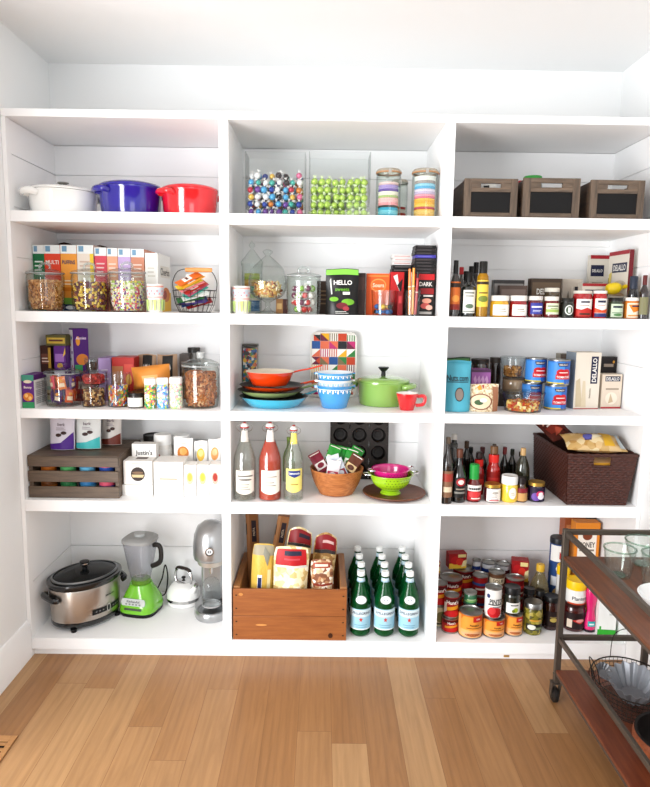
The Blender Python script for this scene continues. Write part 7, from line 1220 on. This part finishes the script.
p = at(5, 599.5, 617, 598, yb=635.5); p.x -= .004; p.h = on_y(609, 590, p.y).z-p.z; carton('milk_carton', 'white carton with a green base and orange stripe behind the cart', 'carton', p, .07, '#eeefec', [('r', 0, 0, 1, .13, '#3fae3c'), ('r', .62, .64, .95, .70, '#d9703c'), ('r', .1, .13, .2, .2, '#3fae3c'), ('r', .6, .45, .9, .48, '#c9ccc8'), ('e', .75, .86, .12, .05, '#4f9a5a')], right=[('r', 0, 0, 1, .13, '#3fae3c'), ('r', .1, .64, .6, .7, '#d9703c')], rz=-6)

# ================================================================== THE CART
XA, XB, YB_, YF_ = .905, 1.25, -.31, -1.22; s = .011; ZT, ZS, ZM, ZL = .728, .623, .278, .15
T_ = thing('bar_cart', 'two-tier serving cart of dark iron bars with wooden shelves in the right foreground', 'cart', ((XA+XB)/2, (YB_+YF_)/2, 0)); ox, oy = (XA+XB)/2, (YB_+YF_)/2
IR = M('#6e655c', .5, .7, name='iron_bar'); CW = wood('#5c331b', '#875331', 'Y', scale=6, name='cart_wood', dark='#4f2c18'); CWd = wood('#6a3620', '#8a4e30', 'Y', scale=6, name='cart_wood_red', dark='#4a2415')
def bx_(n, x0, x1, y0, y1, z0, z1, m, **k): return MB().box(x0-ox, x1-ox, y0-oy, y1-oy, z0, z1, m).build(n, T_, **k)
for X_ in (XA, XB):
    for Y_ in (YB_, YF_): bx_('post', X_-s, X_+s, Y_-s, Y_+s, .092, ZT, IR, bevel=.0015)
for X_ in (XA, XB):
    for Z_ in (ZT-.014, ZM): bx_('side_rail', X_-.007, X_+.007, YF_+s+.0005, YB_-s-.0005, Z_-.010, Z_+.010, IR, bevel=.0015)
for Y_ in (YB_, YF_):
    for Z_ in (ZT-.011, ZM+.004): bx_('end_rail', XA+s+.0005, XB-s-.0005, Y_-.008, Y_+.008, Z_-.010, Z_+.010, IR, bevel=.0015)
for Z_, wd_ in ((ZS, CW), (ZL, CWd)):
    bx_('shelf_board', XA-.008, XB+.008, YF_+s+.001, YB_-s-.001, Z_-.012, Z_, wd_, bevel=.0012)
    for X_ in (XA, XB): bx_('shelf_bar', X_-.008, X_+.010, YF_+s+.0005, YB_-s-.0005, Z_-.024, Z_-.0125, IR, bevel=.001)
    for X_, sg in (): bx_('shelf_edge', min(X_-sg*.010, X_+sg*.0135), max(X_-sg*.010, X_+sg*.0135), YF_+s+.0005, YB_-s-.0005, Z_-.0122, Z_+.002, IR, bevel=.001)
    for Y_ in (YB_, YF_): bx_('shelf_bar', XA+s+.0005, XB-s-.0005, Y_-.010, Y_+.010, Z_-.030, Z_-.0125, IR, bevel=.001)
mb = MB()
for X_ in (XA, XB):
    for Y_ in (YB_, YF_):
        cst = MB(); cst.lathe([(0, -.011), (.026, -.011), (.032, -.007), (.032, .007), (.026, .011), (0, .011)], M('#2b2623', .55, .3), 28); cst.lathe([(.009, -.0135), (.0125, -.013), (.0125, .013), (.009, .0135)], IR, 14)
        cst.xf(Matrix.Translation((X_-ox, Y_-oy+.012, .0325)) @ Matrix.Rotation(PI/2, 4, 'Y')); c_ = cst.build('caster', T_)
        f_ = MB(); 
        for sg in (-1, 1): f_.prism([(Y_-oy-.012, .086), (Y_-oy+.016, .086), (Y_-oy+.022, .03), (Y_-oy+.004, .024)], X_-ox+sg*.017-.002, X_-ox+sg*.017+.002, IR, 'x')
        f_.box(X_-ox-.02, X_-ox+.02, Y_-oy-.014, Y_-oy+.018, .086, .0915, IR); f_.build('caster_fork', c_)
for X_ in (XA, XB):
    for Z_ in (ZT, ZS, ZL): bl = MB(); bl.ball((X_-ox-.0125, YB_-oy, Z_-.02), .004, IR, 8, 5); bl.build('bolt', T_)
# glasses on the cart
GT = glass('#fafcfb', .95, .02, ('#dfe8e2', .02), 'tumbler_glass'); RIMG = glass('#dde9e1', .95, .03, ('#a8c0b2', .14), 'rim_glass')
def glass_cup(xl, xr, yt, yb, label, flare=.74, bowlish=False):
    zb = ZS+.001; pm = on_z((xl+xr)/2, yb, zb); r = .04
    for _ in range(5): Y_ = pm.y+r*flare; r = (on_y(xr, yt+6, Y_).x-on_y(xl, yt+6, Y_).x)/2
    xc = on_y((xl+xr)/2, (yt+yb)/2, Y_).x; h = on_y((xl+xr)/2, yt, Y_+r).z-zb; t = thing('glass_bowl' if bowlish else 'glass_tumbler', label, 'glass', (xc, Y_, zb), 0, 'clear glassware on the cart')
    Y_ -= .028 if bowlish else 0; t.location.y = Y_; o = [(r*flare*.9, 0), (r*flare, .004), (r*(flare+.12), h*.4), (r*.97, h*.95)] if not bowlish else [(r*.5, 0), (r*.55, .005), (r*.85, h*.5), (r*.98, h*.95)]
    pr = prof_spline(o, 3); MB().lathe([(0, 0)]+pr+[(x-.003, max(z, .008)) for x, z in reversed(pr)]+[(0, .008)], GT, 36).build('body', t); MB().tube([(r*.965*math.cos(2*PI*k/36), r*.965*math.sin(2*PI*k/36), h*.965) for k in range(36)], .0032, RIMG, 7, closed=True).build('rim', t)
    MB().lathe([(0, .0005), (r*flare*.6, .0005), (r*flare*.55, .007), (0, .0075)], RIMG, 28).build('base', t); return xc, Y_, r, h
glass_cup(603.5, 635, 541.5, 580, 'clear tapered glass tumbler nearest the cart back corner')
glass_cup(622, 657, 531, 566, 'wide flared clear glass bowl at the back of the cart top', .7, True)
glass_cup(641.5, 676, 546, 596, 'clear glass tumbler cut off by the right edge of the picture', .78)
c = on_z(668, 612, ZS+.001); t = MB().lathe(prof_spline([(0, .0), (.055, 0), (.058, .004), (.085, .03), (.102, .052), (.104, .055)], 3)+[(.100, .055), (.08, .03), (.052, .007), (0, .006)], M('#eef0f0', .2, 0, .6), 44).build('white_bowl', loc=(min(c.x, XB-.12)+.010, c.y-.005, ZS+.0012)); tag(t, 'white shallow bowl on the cart top at the right edge', 'bowl')
# lower shelf of the cart: wire basket with fluted tins, wooden bowl
wb = Vector((1.085, -.55, ZL+.001)); rb, hb = .135, .10; T2 = thing('wire_basket', 'oval dark wire mesh basket with fluted tins on the lower cart shelf', 'basket', wb); WM = M('#4a4541', .45, .7)
sy_ = 1.15; mb = MB()
for zf, q in ((.004, .78), (hb*.16, .84), (hb*.32, .89), (hb*.48, .93), (hb*.66, .96), (hb*.83, .985), (hb, 1)): mb.tube([(rb*q*math.cos(2*PI*k/40), rb*q*sy_*math.sin(2*PI*k/40), zf) for k in range(40)], .0013 if zf < hb else .0028, WM, 5, closed=True)
for k in range(52):
    a = 2*PI*k/52; ca, sa = math.cos(a), math.sin(a)*sy_; mb.tube([(rb*.78*ca, rb*.78*sa, .004), (rb*.9*ca, rb*.9*sa, hb*.34), (rb*ca, rb*sa, hb)], .0009, WM, 4)
for k in range(26):
    x = rb*.78*(2*(k+.5)/26-1); yy = math.sqrt(max(0, (rb*.78)**2-x*x))*sy_; mb.tube([(x, -yy, .004), (x, yy, .004)], .0009, WM, 4)
mb.build('wire_body', T2)
hn = MB(); hn.tube(spline([(-rb*.98, -.035, hb), (-rb*1.06, -.035, hb+.05), (-rb*1.12, -.02, hb+.075), (-rb*1.12, .02, hb+.075), (-rb*1.06, .035, hb+.05), (-rb*.98, .035, hb)], 6), .002, IRON, 6); hn.tube(spline([(-rb*1.0, 0, hb), (-rb*1.06, 0, hb+.03), (-rb*1.15, 0, hb+.045), (-rb*1.17, 0, hb+.02), (-rb*1.1, 0, hb-.01)], 6), .0018, IRON, 6); hn.build('wire_handle', T2)
hn = MB(); hn.tube(spline([(-rb*.1, rb*sy_*.98, hb), (0, rb*sy_*1.02, hb+.09), (rb*.5, rb*sy_*1.0, hb+.11), (rb*.9, rb*.5, hb+.08), (rb*.95, rb*.3, hb)], 6), .0016, IRON, 6); hn.build('wire_handle', T2)
FT = M('#a6a8ad', .42, .5, name='fluted_tin')
def fluted(label, dx, dy, dz, R0, h, rx, ry):
    mb = MB(); n = 96; nf = 16
    def ring(q, z): return [(q*(1+.075*math.cos(nf*2*PI*k/n))*math.cos(2*PI*k/n), q*(1+.075*math.cos(nf*2*PI*k/n))*math.sin(2*PI*k/n), z) for k in range(n)]
    secs = [ring(R0*.5, 0), ring(R0*.52, .002), ring(R0*.97, h*.95), ring(R0, h), ring(R0*.97, h), ring(R0*.94, h*.94), ring(R0*.49, .005)]; vs = [v for q in secs for v in q]
    fs = [(j*n+k, j*n+(k+1) % n, (j+1)*n+(k+1) % n, (j+1)*n+k) for j in range(len(secs)-1) for k in range(n)]+[tuple(reversed(range(n))), tuple((len(secs)-1)*n+k for k in range(n))]; mb.add(vs, fs, FT)
    o = mb.build('fluted_tin', loc=(wb.x+dx, wb.y+dy, wb.z+dz), ang=50); o.rotation_euler = (R(rx), R(ry), 0); return tag(o, label, 'baking tin', 'fluted baking tins')
fluted('grey fluted baking tin lying tilted to show its ribs in the cart basket', 0.012, .010, .030, .088, .075, 12, -4)
fluted('small grey fluted baking tin at the left inside the cart basket', -.062, .098, .060, .036, .024, 30, 15)
c = on_z(668, 735, ZL+.08); t = thing('wooden_bowl', 'deep reddish brown wooden bowl with a dark inside on the lower cart shelf', 'bowl', (1.088, -.86, ZL+.001)); r, h = .135, .10
BWR = wood('#6a3218', '#96552f', 'X', scale=10, name='red_bowl_wood'); MB().lathe(prof_spline([(0, 0), (r*.5, 0), (r*.7, .01), (r*.95, h*.5), (r, h*.8), (r*.97, h)], 4), BWR, 48).build('bowl_body', t); MB().lathe(prof_spline([(r*.97, h+.0002), (r*.90, h), (r*.86, h*.8), (r*.7, h*.35), (r*.4, h*.14), (0, h*.12)], 3), M('#1f1512', .5), 48).build('dark_interior', t)
